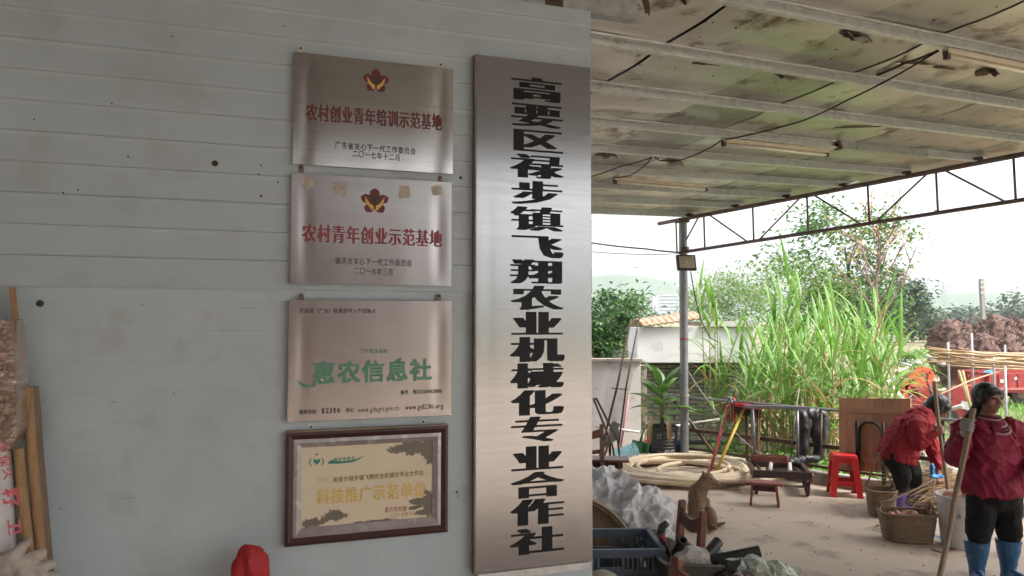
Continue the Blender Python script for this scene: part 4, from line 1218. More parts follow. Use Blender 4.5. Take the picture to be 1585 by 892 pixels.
# ---- bin used as planter, with banana-like plant
PBn = gnd(1025, 716)
pb = Thing('planter_barrel', PBn, 'black ribbed plastic barrel with faint white writing, used as a plant pot', 'barrel')
prof = [(.175, 0), (.185, .01)]
for i in range(9): prof += [(.187+.002*i, .03+.045*i), (.193+.002*i, .038+.045*i), (.193+.002*i, .05+.045*i), (.187+.002*i, .058+.045*i)]
prof += [(.205, .46), (.218, .47), (.218, .50), (.198, .50), (.195, .45), (0, .45)]
pb.part(MB().lathe(prof, PBn, 28), 'barrel', mat('black_plastic', (.02, .021, .024), .5, c2=(.04, .04, .042), scale=8), smooth='auto')
pb.part(MB().lathe([(0, .455), (.19, .455)], PBn, 20), 'soil', mat('dark_soil', (.05, .035, .025), .95, bump=.01))
chalk = mat('chalk_writing', (.5, .5, .5), .8)
def barrel_text(s, z, a0, a1, h):
    mb = MB()
    n = len(s)
    for i, ch in enumerate(s):
        if ch == ' ': continue
        a = R(a0 + (a1-a0)*(i+.5)/n)
        nrm = V((math.sin(a), -math.cos(a), 0)); ex = V((math.cos(a), math.sin(a), 0))
        put_glyph(mb, ch, PBn + nrm*.2125 + UP*(z-h/2) - ex*h/2, ex, UP, nrm, h, h, (0, 0))
    pb.part(mb, 'writing', chalk, recalc=False)
barrel_text('万 山', .385, -35, 45, .075)
barrel_text('一机四', .175, -32, 42, .075)
plant = Thing('potted_plant', PBn + UP*.455, 'leafy green plant with broad upright leaves growing in the black barrel', 'plant')
leafm = leaf_mat('potted_leaf', (.13, .26, .05), (.07, .16, .03), .4, .4, 3)
leafd = leaf_mat('potted_leaf_dry', (.26, .17, .07), (.18, .12, .05), .3, .6, 5)
rng = random.Random(2)
plant.part(MB().tube([PBn + UP*.44, PBn + UP*.8 + V((.01, 0, 0)), PBn + UP*1.12], [.03, .024, .012], 8), 'stem', mat('plant_stem', (.20, .20, .08), .6), smooth=True)
for i in range(23):
    a = i*2.4; t = i/23
    p = PBn + UP*(.58 + .52*t)
    el = .5 + .75*t + rng.uniform(-.15, .15); L_ = rng.uniform(.36, .56)
    d = V((math.cos(a)*math.cos(el), math.sin(a)*math.cos(el), math.sin(el)))
    pp = [p]
    for s_ in range(7): pp.append(pp[-1] + d*L_/7); d = (d - UP*rng.uniform(.10, .26)).normalized()
    W_ = rng.uniform(.05, .08)
    mb = MB(); mb.blade(pp, [.008, .012, W_*.75, W_, W_*.95, W_*.7, W_*.35, .001], d.cross(UP).normalized(), .35)
    plant.part(mb, 'leaf', leafm, recalc=False, smooth=True)
for a, dx in ((-60, .05), (-150, -.21)):
    p = PBn + UP*.58
    d = V((cosd(a), sind(a), .2))
    pp = [p, p + V((dx*.7, -.16, .06)), p + V((dx, -.23, -.06)), p + V((dx, -.235, -.2)), p + V((dx*1.0, -.235, -.30))]
    mb = MB(); mb.blade(pp, [.008, .02, .035, .03, .004], V((1, 0, 0)), .35); plant.part(mb, 'withered_leaf', leafd, recalc=False, smooth=True)
# ---- pipes on the low wall
pvc = mat('white_pvc', (.66, .64, .60), .45, c2=(.55, .50, .44), scale=6)
wp = Thing('water_pipe', at(935, 661, 10.7), 'thin white plastic water pipe running level along the low wall', 'pipe')
wp.part(MB().tube([at(922, 660, 10.75), at(990, 669, 10.75)], .018, 8), 'run', pvc, smooth=True)
wp.part(MB().tube([at(990, 669, 10.75), at(1068, 656, 10.75)], .018, 8), 'run', pvc, smooth=True)
wp.part(MB().tube([at(1068, 656, 10.75), at(1114, 649, 10.75)], .018, 8), 'run', pvc, smooth=True)
wp.part(MB().tube([at(995, 668, 10.68), V((at(995, 668, 10.68).x, 10.68, .02))], .020, 8), 'drop_pipe', mat('brownish_pvc', (.45, .36, .26), .6), smooth=True)
wp.part(MB().tube([at(997, 682, 10.64), at(997, 682, 10.64) + V((.06, 0, 0))], .018, 8), 'red_tap', red_pl)
# ---- leaning rods, screen and pipes
rod = mat('rusty_rod', (.055, .04, .036), .7, .4, c2=(.10, .065, .05), scale=20)
scr = Thing('wire_screen', gnd(940, 722), 'sagging fine wire screen on two long dark rods leaning on the low wall', 'screen')
r1 = [at(926, 703, 10.1), at(955, 600, 10.45), at(977, 494, 10.85)]
r2 = [at(954, 703, 10.1), at(969, 600, 10.45), at(992, 480, 10.85)]
r1[0].z = .02; r2[0].z = .02
scr.part(MB().tube(r1, .016, 8), 'rod', rod, smooth=True)
scr.part(MB().tube(r2, .013, 8), 'rod', rod, smooth=True)
scr.part(MB().tube([at(946, 601, 10.43), at(972, 603, 10.43)], .008, 6), 'cross_rod', rod)
wire = mat('thin_wire', (.35, .36, .36), .5, .5)
mb = MB()
q = [at(928, 660, 10.25), at(962, 668, 10.25), at(985, 548, 10.68), at(950, 541, 10.68)]
for i in range(25):
    t = i/24
    mb.bar(q[0].lerp(q[1], t), q[3].lerp(q[2], t), .0025, .0025)
for i in range(70):
    t = i/69
    mb.bar(q[0].lerp(q[3], t), q[1].lerp(q[2], t), .0025, .0025)
tag(scr.part(mb, 'wire_mesh', wire, recalc=False), kind='stuff')
vr = Thing('iron_trestle', gnd(935, 724), 'dark iron trestle of crossed bars near the name board', 'trestle')
def leg(a, b, w, m=rod, th=None, nm='bar'):
    th.part(MB().bar(a, b, w, w), nm, m)
leg(at(919, 618, 9.9), at(948, 690, 9.7), .022, th=vr); leg(at(923, 617, 9.75), at(956, 682, 9.9), .022, th=vr)
g_ = at(948, 690, 9.7); leg(at(919, 618, 9.9), at(923, 617, 9.75), .022, th=vr)
leg(g_, V((g_.x+.05, g_.y, 0)), .022, th=vr); g_ = at(956, 682, 9.9); leg(g_, V((g_.x+.04, g_.y, 0)), .022, th=vr)
sp_ = Thing('garden_hoe', gnd(934, 712), 'brown wooden hoe handle leaning beside the cyan basket', 'tool')
sp_.part(MB().tube([gnd(934, 712) + UP*.01, at(953, 652, 10.0)], .016, 8), 'handle', mat('brown_handle', (.20, .11, .07), .6), smooth=True)
sp_.part(MB().box(at(951, 662, 9.98), (.11, .012, .16), Euler((.3, .35, 0)).to_matrix()), 'blade', mat('grey_blade', (.25, .25, .24), .5, .6))
pk = Thing('pink_pipe', gnd(959, 704), 'pink plastic pipe standing against the low wall', 'pipe')
pk.part(MB().tube([gnd(959, 704), at(973, 610, 10.8)], .017, 8), 'pipe', mat('pink_plastic', (.55, .22, .24), .5, c2=(.48, .25, .25), scale=5), smooth=True)
gt = Thing('metal_tray', gnd(943, 716), 'grey folded metal tray tipped on its corner by the low wall', 'tray')
g_ = at(944, 678, 10.3)
gt.part(MB().box(g_, (.30, .05, .17), Euler((.5, -.5, .3)).to_matrix()), 'tray', mat('zinc_sheet', (.32, .33, .32), .5, .5, c2=(.24, .24, .23), scale=5), bevel=.006)
leg(g_ - UP*.02, V((g_.x, g_.y, 0)), .03, th=gt, nm='stand')
# ---- cyan basket lying on its side, green dustpan
cyan = mat('cyan_plastic', (.30, .56, .62), .4, c2=(.25, .48, .55), scale=5)
bk = gnd(967, 719) + V((0, 0, 0))
cb = Thing('plastic_basket', bk, 'pale cyan perforated plastic basket lying tilted by the hose', 'basket')
q_ = Euler((0, R(82), R(8))).to_matrix()
mb = MB()
NR, NC = 9, 30
rings = []
L_ = .30
def bpt(i, k_):
    t = i/NR; a = 2*math.pi*k_/NC
    r_ = .085 + .05*t
    return bk + V((-.14, 0, .105)) + q_ @ V((math.cos(a)*r_, math.sin(a)*r_, t*L_))
for i in range(NR):
    for k_ in range(NC):
        a, b, c, d = bpt(i, k_), bpt(i, k_+1), bpt(i+1, k_+1), bpt(i+1, k_)
        m_ = (a+b+c+d)/4
        if i in (0, NR-1):
            mb.add([a, b, c, d], [(0, 1, 2, 3)])
        else:
            e_ = [m_.lerp(x, .55) for x in (a, b, c, d)]
            mb.add([a, b, c, d] + e_, [(0, 1, 5, 4), (1, 2, 6, 5), (2, 3, 7, 6), (3, 0, 4, 7)])
mb.add([bpt(0, k_) for k_ in range(NC)], [tuple(range(NC))])
x = cb.part(mb, 'basket_wall', cyan); x.modifiers.new('s', 'SOLIDIFY').thickness = .004
mb = MB(); mb.tube([bpt(NR, k_) for k_ in range(NC+1)], .008, 6, cap=False); cb.part(mb, 'rim', cyan, smooth=True)
dp = Thing('dustpan', gnd(988, 717), 'green plastic dustpan standing between the cyan basket and the barrel', 'dustpan')
gp = mat('green_plastic', (.06, .30, .10), .4, c2=(.045, .24, .08), scale=5)
b_ = gnd(988, 717)
dp.part(MB().box(b_ + V((0, .04, .15)), (.20, .015, .28), Euler((-.2, .25, .2)).to_matrix()), 'pan', gp, bevel=.004)
dp.part(MB().box(b_ + V((.11, -.01, .14)), (.015, .10, .27), Euler((-.2, .25, .2)).to_matrix()), 'side', gp, bevel=.004)
dp.part(MB().box(b_ + V((-.10, -.01, .14)), (.015, .10, .27), Euler((-.2, .25, .2)).to_matrix()), 'side', gp, bevel=.004)
dp.part(MB().tube([b_ + V((.03, .05, .27)), b_ + V((.10, .1, .45))], .014, 8), 'handle', gp, smooth=True)
bb = gnd(1047, 717) + V((.02, .12, 0))
x = Thing('blue_bucket', bb, 'dark blue plastic bucket half hidden behind the post', 'bucket')
x.part(MB().lathe([(.10, 0), (.135, .24), (.145, .24), (.145, .26), (.13, .26), (.095, .01), (0, .01)], bb, 20), 'pail', mat('blue_plastic', (.03, .10, .26), .4), smooth='auto')
# ---- brooms
def leanrod(th, a, b, r_, m, nm='handle'): th.part(MB().tube([a, b], r_, 8), nm, m, smooth=True)
br = Thing('broom', gnd(1097, 737), 'red handled mop standing head up against the railing, coloured yarn head', 'broom', 'brooms against the railing')
a, b = gnd(1097, 737), at(1128, 624, 9.55)
leanrod(br, a, b, .019, mat('red_handle', (.52, .05, .07), .45, c2=(.55, .22, .22), scale=9, stretch=(1, 1, .2)))
rng = random.Random(8)
for i in range(16):
    c_ = b + V((rng.uniform(-.03, .10), rng.uniform(-.05, .05), rng.uniform(-.03, .05)))
    m = [red_pl, mat('yarn_blue', (.06, .16, .32), .9), mat('yarn_white', (.5, .48, .45), .9), mat('yarn_black', (.03, .03, .03), .9), mat('yarn_orange', (.55, .2, .06), .9)][i % 5]
    br.part(MB().tube([c_, c_ + V((.02, -.02, .02)), c_ + V((.035, -.03, -.05)), c_ + V((.03, -.03, -.15 - .1*rng.random()))], [.016, .018, .014, .008], 7), 'yarn', m, smooth=True)
bm_ = Thing('broom', gnd(1103, 742), 'yellow handled broom standing head up, red head with dark bristles', 'broom', 'brooms against the railing')
a, b = gnd(1103, 742), at(1153, 630, 9.4)
leanrod(bm_, a, b, .018, mat('yellow_handle', (.62, .46, .08), .45, c2=(.55, .38, .06), scale=8))
h0, h1 = at(1137, 626, 9.4), at(1178, 632, 9.25)
hm = MB(); loft(hm, [[h0.lerp(h1, t) + V((0, sx*w_, sz*h_)) for sx, sz in ((-1, -1), (1, -1), (1, 1), (-1, 1))] for t, w_, h_ in ((0, .02, .012), (.08, .035, .02), (.5, .04, .028), (.92, .035, .02), (1, .02, .012))])
bm_.part(hm, 'head', red_pl, bevel=.005)
mb = MB()
for i in range(420):
    t = rng.random(); p = h0.lerp(h1, t) + V((0, rng.uniform(0, .05), .012))
    mb.bar(p, p + V((rng.uniform(-.03, .06), rng.uniform(.0, .06), rng.uniform(-.02, .045))), .004, .004)
for i in range(420):
    t = rng.random(); p = h0.lerp(h1, .05 + .95*t) + V((0, .05, 0))
    mb.bar(p, p + V((rng.uniform(-.01, .06), rng.uniform(.0, .03), -rng.uniform(.04, .15))), .004, .004)
tag(bm_.part(mb, 'bristles', mat('dark_bristles', (.09, .05, .045), .9), recalc=False), kind='stuff')
# ---- trolley
c0_ = gnd(1211, 768)
tl = Thing('platform_trolley', c0_, 'dark steel platform trolley with upright push handle beside the railing', 'trolley')
ang = R(-12)
tx = V((math.cos(ang), math.sin(ang), 0)); ty = V((-math.sin(ang), math.cos(ang), 0))
def tp(x, y, z): return c0_ + tx*x + ty*(y+.30) + UP*z
TW, TD_, TZ = .58, .62, .235
frm = mat('dark_trolley_steel', (.05, .035, .035), .5, .5, c2=(.10, .06, .055), scale=10)
for x in (-TW/2, TW/2): tl.part(MB().bar(tp(x, -TD_/2, TZ), tp(x, TD_/2, TZ), .035, .075), 'side_beam', frm, bevel=.003)
for y in (-TD_/2, TD_/2): tl.part(MB().bar(tp(-TW/2-.018, y, TZ), tp(TW/2+.018, y, TZ), .035, .08), 'end_beam', frm, bevel=.003)
tl.part(MB().bar(tp(TW/2+.028, -TD_/2-.02, TZ-.03), tp(TW/2+.028, TD_/2, TZ-.03), .022, .10), 'wooden_cheek', mat('old_plank', (.30, .20, .12), .8, c2=(.22, .14, .08), scale=8), bevel=.003)
for x in (-.09, .12): tl.part(MB().tube([tp(x-.03, -TD_/2+.05, TZ+.03), tp(x+.05, TD_/2-.03, TZ+.03)], .021, 8), 'cross_pipe', pvc, smooth=True)
for x in (-.2, .22): tl.part(MB().bar(tp(x, -TD_/2, TZ-.02), tp(x, TD_/2, TZ-.02), .04, .02), 'floor_slat', frm)
hm_ = mat('grey_handle_tube', (.26, .26, .27), .4, .6, c2=(.18, .17, .17), scale=8)
for x in (-.225, .255): tl.part(MB().tube([tp(x, TD_/2-.04, TZ), tp(x*1.06, TD_/2+.02, .90)], .019, 8), 'upright', hm_, smooth=True)
tl.part(MB().bar(tp(-.34, TD_/2+.02, .905), tp(.37, TD_/2+.02, .905), .045, .04), 'push_bar', hm_, bevel=.008)
for x, y in ((-TW/2+.02, -TD_/2+.06), (TW/2-.02, -TD_/2+.06), (-TW/2+.02, TD_/2-.08), (TW/2+.03, TD_/2-.08)):
    w_ = Vector(tp(x, y, .075))
    o = tl.part(MB().lathe([(.03, -.017), (.068, -.017), (.074, -.010), (.074, .010), (.068, .017), (.03, .017)], w_, 18, axis=tx), 'wheel', mat('worn_wheel', (.10, .05, .04), .7), smooth='auto')
    tl.part(MB().bar(w_ + UP*.0 + tx*.026, w_ + UP*.13 + tx*.026, .006, .035, ty), 'fork', frm)
    tl.part(MB().lathe([(.012, -.03), (.012, .03)], w_, 10, axis=tx), 'axle', frm)
bx = Thing('wooden_box', tp(-.1, .2, TZ+.05), 'open red-brown wooden tray lying on the trolley', 'tray')
for a, b in (((-.27, .22), (.12, .16)), ((-.27, .30), (.16, .30)), ((-.27, .22), (-.27, .30)), ((.12, .16), (.16, .30))):
    bx.part(MB().bar(tp(*a, TZ+.075), tp(*b, TZ+.075), .015, .07), 'side', wood_fadered)
# ---- little bench
def low_bench(loc, rz, L_, W_, H_, m, label, name='low_bench', leg_in=.05, apron=True, group='low wooden benches'):
    loc = V(loc); th = Thing(name, loc, label, 'bench', group)
    ex = V((math.cos(rz), math.sin(rz), 0)); ey = V((-math.sin(rz), math.cos(rz), 0)); rot = Matrix.Rotation(rz, 3, 'Z')
    th.part(MB().box(loc + UP*(H_-.012), (L_, W_, .024), rot), 'seat', m, bevel=.003)
    for s_ in (-1, 1):
        mb = MB(); x = (L_/2 - leg_in)*s_
        mb.prism([(-W_*.52, 0), (W_*.52, 0), (W_*.38, H_-.025), (-W_*.38, H_-.025)], loc + ex*x + ex*(s_*.015), ey, UP - ex*(-s_)*-.10, ex*(-.022*s_))
        th.part(mb, 'leg', m, bevel=.003)
    if apron: th.part(MB().box(loc + UP*(H_-.065), (L_-2*leg_in-.02, .02, .07), rot), 'apron', mat('dark_apron', (.07, .03, .025), .6))
    return th
low_bench(gnd(1186, 784) + V((0, .05, 0)), R(-20), .37, .16, .245, wood_fadered, 'small faded red wooden bench in front of the trolley')
# ---- red plastic stool
s0_ = gnd(1310, 768) + V((0, .05, 0))
st_ = Thing('plastic_stool', s0_, 'bright red plastic stool standing alone right of the trolley', 'stool')
rz = R(-14); rot = Matrix.Rotation(rz, 3, 'Z')
H_ = .46; TW_, BW_ = .25, .335
def sp3(x, y, z): return s0_ + rot @ V((x, y, z))
def stool_w(z): return (BW_ + (TW_-BW_)*z/H_)/2
mb = MB(); loft(mb, [[sp3(x, y, z) for x, y in rect_ring(w_, w_*.92, .035, 4)] for z, w_ in ((H_-.035, TW_+.012), (H_-.006, TW_), (H_, TW_-.02))]); st_.part(mb, 'seat', red_pl, smooth='auto')
for sx in (-1, 1):
    for sy in (-1, 1):
        rings = []
        for z in (0, .012, .16, .30, H_-.03):
            w_ = stool_w(z); t_ = .060 + .012*z/H_ + (.012 if z < .01 else 0)
            c = [(sx*w_, sy*w_*.92), (sx*(w_-t_), sy*w_*.92), (sx*(w_-t_), sy*(w_-.012)*.92), (sx*(w_-.012), sy*(w_-.012)*.92), (sx*(w_-.012), sy*(w_-t_)*.92), (sx*w_, sy*(w_-t_)*.92)]
            rings.append([sp3(x, y, z) for x, y in c])
        mb = MB(); loft(mb, rings); st_.part(mb, 'leg', red_pl)
for k_, (dx, dy) in enumerate(((0, -1), (0, 1), (-1, 0), (1, 0))):
    for z, hh in ((.145, .05), (H_-.055, .075)):
        w_ = stool_w(z) - .003
        if dx == 0: st_.part(MB().box(sp3(0, dy*(w_-.006)*.92, z), (w_*2-.09, .012, hh), rot), 'rail', red_pl)
        else: st_.part(MB().box(sp3(dx*(w_-.006), 0, z), (.012, w_*1.84-.09, hh), rot), 'rail', red_pl)
# ---- folding table leaning on the railing
tb = Thing('folding_table', gnd(1350, 748), 'square wooden folding table leaning upright on the railing, legs folded', 'table')
q0, q1 = at(1299, 727, 8.50), at(1408, 735, 7.96)
q3, q2 = at(1298, 616, 8.60), at(1410, 617, 8.06)
ux = (q1-q0); uy = (q3-q0); un = ux.cross(uy).normalized()
if un.y > 0: un = -un
NPk = 8
for i in range(NPk):
    a, b = i/NPk, (i+1)/NPk - .003
    mb = MB(); c4 = [q0 + ux*a, q0 + ux*b, q3 + (q2-q3)*b, q3 + (q2-q3)*a]
    mb.add(c4 + [p - un*.02 for p in c4], [(0,1,2,3), (7,6,5,4), (0,4,5,1), (1,5,6,2), (2,6,7,3), (3,7,4,0)])
    tb.part(mb, 'plank', wood_tan, bevel=.0015, seg=1)
for t in (.82, .16):
    a = q0.lerp(q3, t); b = q1.lerp(q2, t)
    tb.part(MB().bar(a.lerp(b, .02) + un*.012, a.lerp(b, .97) + un*.012, .024, .05, uy), 'batten', wood_tan, bevel=.002)
P_ = lambda u, v, n=.03: q0 + ux*u + (q3.lerp(q2, u) - q0.lerp(q1, u))*v + un*n
tb.part(MB().tube([P_(.27, .66), P_(.30, -.12, .04)], .016, 8), 'leg', black_iron, smooth=True)
tb.part(MB().tube([P_(.30, .70, .05), P_(.32, .30, .05), P_(.33, -.1, .05)], .012, 8), 'leg', black_iron, smooth=True)
lp = [P_(.335, .28, .06), P_(.33, .52, .06), P_(.35, .62, .06), P_(.42, .665, .06), P_(.52, .665, .06), P_(.60, .63, .06), P_(.645, .54, .06), P_(.66, .30, .06), P_(.68, -.18, .07)]
tb.part(MB().tube(lp, .015, 8), 'leg_loop', black_iron, smooth=True)
tb.part(MB().tube([P_(.66, .66, .05), P_(.70, -.22, .06)], .015, 8), 'leg', black_iron, smooth=True)
# ---- waders hung over the rail
w0 = at(1256, 640, 8.95)
wd = Thing('rubber_waders', V((w0.x, w0.y, .25)), 'black rubber waders with boot feet hung over the railing', 'waders')
mb = MB()
A = lambda px, py, d=8.9: at(px, py, d)
mb.ell(A(1256, 641, 8.92), (.19, .07, .075)); mb.ell(A(1244, 655), (.085, .065, .16)); mb.ell(A(1268, 660, 8.93), (.12, .06, .22)); mb.ell(A(1256, 650, 8.98), (.17, .05, .14))
mb.capsule(A(1243, 660), A(1242, 698), .072, .062); mb.capsule(A(1242, 698), A(1239, 710), .062, .058)
mb.capsule(A(1240, 712, 8.85), A(1224, 716, 8.78), .054, .044); mb.ell(A(1228, 717, 8.80), (.085, .05, .034))
mb.capsule(A(1270, 670, 8.95), A(1268, 696, 8.95), .075, .062); mb.capsule(A(1268, 696, 8.95), A(1266, 706, 8.93), .06, .055); mb.capsule(A(1264, 709, 8.92), A(1252, 711, 8.86), .05, .042)
wd.skin(mb, 'waders', rubber, .013, 3, fold_noise(.022, (10, 10, 4), 4))
wd.part(MB().tube([A(1272, 640, 8.75), A(1271, 670, 8.72), A(1272, 712, 8.78)], [.008, .010, .006], 6), 'strap', mat('olive_strap', (.22, .20, .12), .8), smooth=True)
st2 = Thing('wooden_stake', gnd(1238, 745), 'thin weathered stake standing behind the trolley', 'stake')
a = F0 + HD*1.45 - HNn*.1
st2.part(MB().tube([V((a.x, a.y, 0)), at(1228, 660, 9.1), at(1237, 600, 9.2)], [.012, .011, .009], 7), 'stake', mat('grey_stake', (.25, .21, .18), .8), smooth=True)
st3 = Thing('bark_bundle', gnd(1190, 737), 'bundle of dry reddish stems tied to the railing behind the trolley', 'bundle')
mb = MB()
rng = random.Random(9)
b_ = F0 + HD*1.02 - HNn*.05
for i in range(26):
    o_ = V((rng.gauss(0, .035), rng.gauss(0, .03), 0))
    mb.tube([V((b_.x, b_.y, .02)) + o_, V((b_.x, b_.y, .5)) + o_*1.1, V((b_.x+.02, b_.y, .82+rng.uniform(0, .12))) + o_*1.3], [.007, .006, .004], 5)
tag(st3.part(mb, 'stems', mat('dry_stem', (.26, .15, .09), .85, c2=(.18, .10, .06), scale=8), recalc=False), kind='stuff')
# ---- ropes from the post
solo(MB().tube(sag_line(at(1062, 570, 10.0), at(1180, 705, 9.0), .12, 12), .006, 6), 'rope', at(1062, 570, 10.0), mat('grey_rope', (.35, .34, .31), .8), 'thin grey rope slanting from the post down to the ground', 'rope', smooth=True)

# ---- dark wooden benches and chair by the name board
low_bench(gnd(938, 806) + V((-.05, .25, 0)), R(-6), .62, .24, .56, wood_red, 'higher of the two red-brown benches beside the name board', 'wooden_bench', .05, True)
low_bench(gnd(938, 830) + V((-.04, .0, 0)), R(-8), .58, .24, .52, wood_red, 'lower nearer red-brown bench beside the name board', 'wooden_bench', .05, True)
def chair(loc, rz, label, H_=.84, S=.40, W_=.36, D_=.36):
    loc = V(loc); th = Thing('wooden_chair', loc, label, 'chair', 'dark wooden chairs')
    rot = Matrix.Rotation(rz, 3, 'Z')
    P = lambda x, y, z: loc + rot @ V((x, y, z))
    # back at y=0, the seat goes towards -y
    for s_ in (-1, 1):
        mb = MB(); x = s_*W_/2
        loft(mb, [[P(x + dx*w_, dy*w_ + yo, z) for dx, dy in ((-1, -1), (1, -1), (1, 1), (-1, 1))] for z, w_, yo in ((0, .017, .0), (S, .02, 0), (H_*.8, .02, .02), (H_-.01, .019, .035), (H_, .013, .035))])
        th.part(mb, 'back_post', wood_red, bevel=.003)
        th.part(MB().bar(P(x, -D_, 0), P(x, -D_, S-.02), .034, .034), 'leg', wood_red, bevel=.003)
    def crest(z0, hh, dip):
        up_, lo_ = [], []
        for i in range(9):
            t = i/8; x = -W_/2 + .018 + (W_-.036)*t; s_ = math.sin(math.pi*t)
            up_.append((x, z0 + hh - dip*s_)); lo_.append((x, z0 - dip*.75*s_))
        mb = MB(); mb.prism(lo_ + up_[::-1], P(0, .012, 0), rot @ V((1, 0, 0)), UP, rot @ V((0, .018, 0)))
        return mb
    th.part(crest(H_-.13, .085, .035), 'top_rail', wood_red)
    th.part(crest(S+.16, .04, .012), 'lower_rail', wood_red)
    th.part(MB().box(P(0, -D_/2, S), (W_+.03, D_+.04, .028), rot), 'seat', wood_red, bevel=.005)
    for s_ in (-1, 1): th.part(MB().bar(P(s_*W_/2, -D_+.02, .18), P(s_*W_/2, -.02, .18), .02, .03), 'stretcher', wood_red)
    return th
pA, pB = at(1048, 774, 4.62), at(1080, 790, 4.36)
m_ = (pA+pB)/2
dv = (pB-pA); 
chair((m_.x, m_.y, 0), math.atan2(dv.y, dv.x), 'dark wooden chair in the middle of the clutter, its back in front of the dog', pA.z, .42, V((dv.x, dv.y, 0)).length, .34)
pC = at(1041, 864, 3.3); 
chair((pC.x+.10, pC.y-.11, 0), R(-48), 'nearest dark wooden chair, only the tip of its back in view', pC.z, .40, .30, .34)
chair((at(924, 655, 7.4).x-.12, 7.45, 0), R(5), 'dark wooden chair half hidden behind the name board', .90, .45, .36, .36)
# ---- crumpled plastic sheet heap
hp = at(962, 745, 5.35)
ph = Thing('plastic_sheet_heap', V((hp.x, hp.y, 0)), 'big heap wrapped in crumpled translucent white plastic sheet', 'plastic heap')
mb = MB()
for (px, py, d, r_) in ((950, 800, 5.35, .27), (985, 815, 5.3, .25), (925, 790, 5.4, .26), (1010, 835, 5.25, .17), (965, 850, 5.3, .27), (900, 810, 5.4, .27), (930, 880, 5.3, .3), (985, 880, 5.25, .24)):
    p = at(px, py, d); mb.ell(p, (r_, r_, r_*1.05))
for p in ((hp.x-.1, 5.35, .18), (hp.x+.2, 5.3, .18), (hp.x-.35, 5.4, .2)): mb.ell(p, (.28, .26, .19))
def crumple(p):
    a = noise.noise(p*4.2); b = noise.noise(p*8.5 + V((3, 1, 7))); c = noise.noise(p*17 + V((9, 2, 4)))
    return .085*(.75-abs(a)*2.6) + .045*(.6-abs(b)*2.4) + .02*(.5-abs(c)*2) - .02
ph.skin(mb, 'sheet', mat('white_film', (.56, .55, .57), .34, c2=(.48, .47, .49), scale=5, bump=.003, bscale=26, spec=.6), .013, 1, crumple, facets=.28)
# ---- bamboo tray
bc = at(893, 880, 4.55)
bt_ = Thing('bamboo_tray', V((bc.x, bc.y, bc.z-.36)), 'round woven bamboo tray tipped on edge beside the name board', 'tray')
ax = V((.35, -.80, .48)).normalized()
bam = mat('woven_bamboo', (.16, .10, .055), .7, c2=(.09, .055, .03), scale=60, stretch=(1, 1, .2), bump=.003)
bam2 = mat('pale_bamboo_rim', (.40, .29, .16), .6, c2=(.30, .2, .10), scale=30)
RT = .44
bt_.part(MB().lathe([(0, -.05), (RT*.8, -.05), (RT*.93, -.015), (RT*.97, .02), (RT*.94, .02), (RT*.9, -.01), (RT*.78, -.035), (0, -.035)], bc, 48, axis=ax), 'tray', bam, smooth='auto')
for dz, rr_ in ((.022, RT), (.004, RT*1.005)):
    q_ = V((0, 0, 1)).rotation_difference(ax)
    mb = MB(); mb.tube([bc + q_ @ V((math.cos(R(a))*rr_, math.sin(R(a))*rr_, dz)) for a in range(0, 361, 7)], .010, 7, cap=False); bt_.part(mb, 'rim', bam2, smooth=True)
# ---- slotted crates
crate_m = mat('blue_grey_crate', (.055, .075, .105), .5, c2=(.075, .09, .115), scale=6, dirt=(.14, .13, .12), dscale=8, dlo=.6, dhi=.75)
def crate(loc, rz, label, W_=.56, D_=.38, H_=.25):
    loc = V(loc); th = Thing('slotted_crate', loc, label, 'crate', 'stacked slotted crates')
    rot = Matrix.Rotation(rz, 3, 'Z')
    P = lambda x, y, z: loc + rot @ V((x, y, z))
    th.part(MB().box(P(0, 0, .012), (W_-.02, D_-.02, .02), rot), 'floor', crate_m)
    def side(o, ex, Lx, ny, nm):
        # a panel with two rows of upright slots and a hand hole, built as bars
        t = ny*.012
        mb = MB()
        for z0, z1 in ((0, .03), (.115, .135), (H_-.045, H_)):
            mb.prism([(-Lx/2, z0), (Lx/2, z0), (Lx/2, z1), (-Lx/2, z1)], o, ex, UP, t)
        f = th.part(mb, nm, crate_m)
        n = int(Lx/.026)
        mb = MB()
        for i in range(n+1):
            x = -Lx/2 + Lx*i/n
            if abs(x) < .075: continue
            w_ = .012 if 0 < i < n else .02
            mb.prism([(x-w_/2, .03), (x+w_/2, .03), (x+w_/2, H_-.045), (x-w_/2, H_-.045)], o + ny*.001, ex, UP, t*.8)
        mb.prism([(-.075, .03), (.075, .03), (.075, .15), (-.075, .15)], o + ny*.001, ex, UP, t*.8)
        mb.prism([(-.075, .15), (-.058, .15), (-.058, H_-.045), (-.075, H_-.045)], o + ny*.001, ex, UP, t*.8)
        mb.prism([(.058, .15), (.075, .15), (.075, H_-.045), (.058, H_-.045)], o + ny*.001, ex, UP, t*.8)
        th.part(mb, 'slotted_panel', crate_m, f)
        th.part(MB().bar(o - ex*(Lx/2+.006) + UP*(H_-.006) - ny*.004, o + ex*(Lx/2+.006) + UP*(H_-.006) - ny*.004, .022, .016), 'lip', crate_m, f)
    X, Y = rot @ V((1, 0, 0)), rot @ V((0, 1, 0))
    side(P(0, -D_/2, 0), X, W_, Y, 'front_side'); side(P(0, D_/2, 0), X, W_, -Y, 'rear_side')
    side(P(-W_/2, 0, 0), Y, D_, X, 'end_side'); side(P(W_/2, 0, 0), Y, D_, -X, 'end_side')
cr = at(1027, 851, 3.98); top_z = cr.z
cxy = V((cr.x - .285, cr.y + .2, 0))
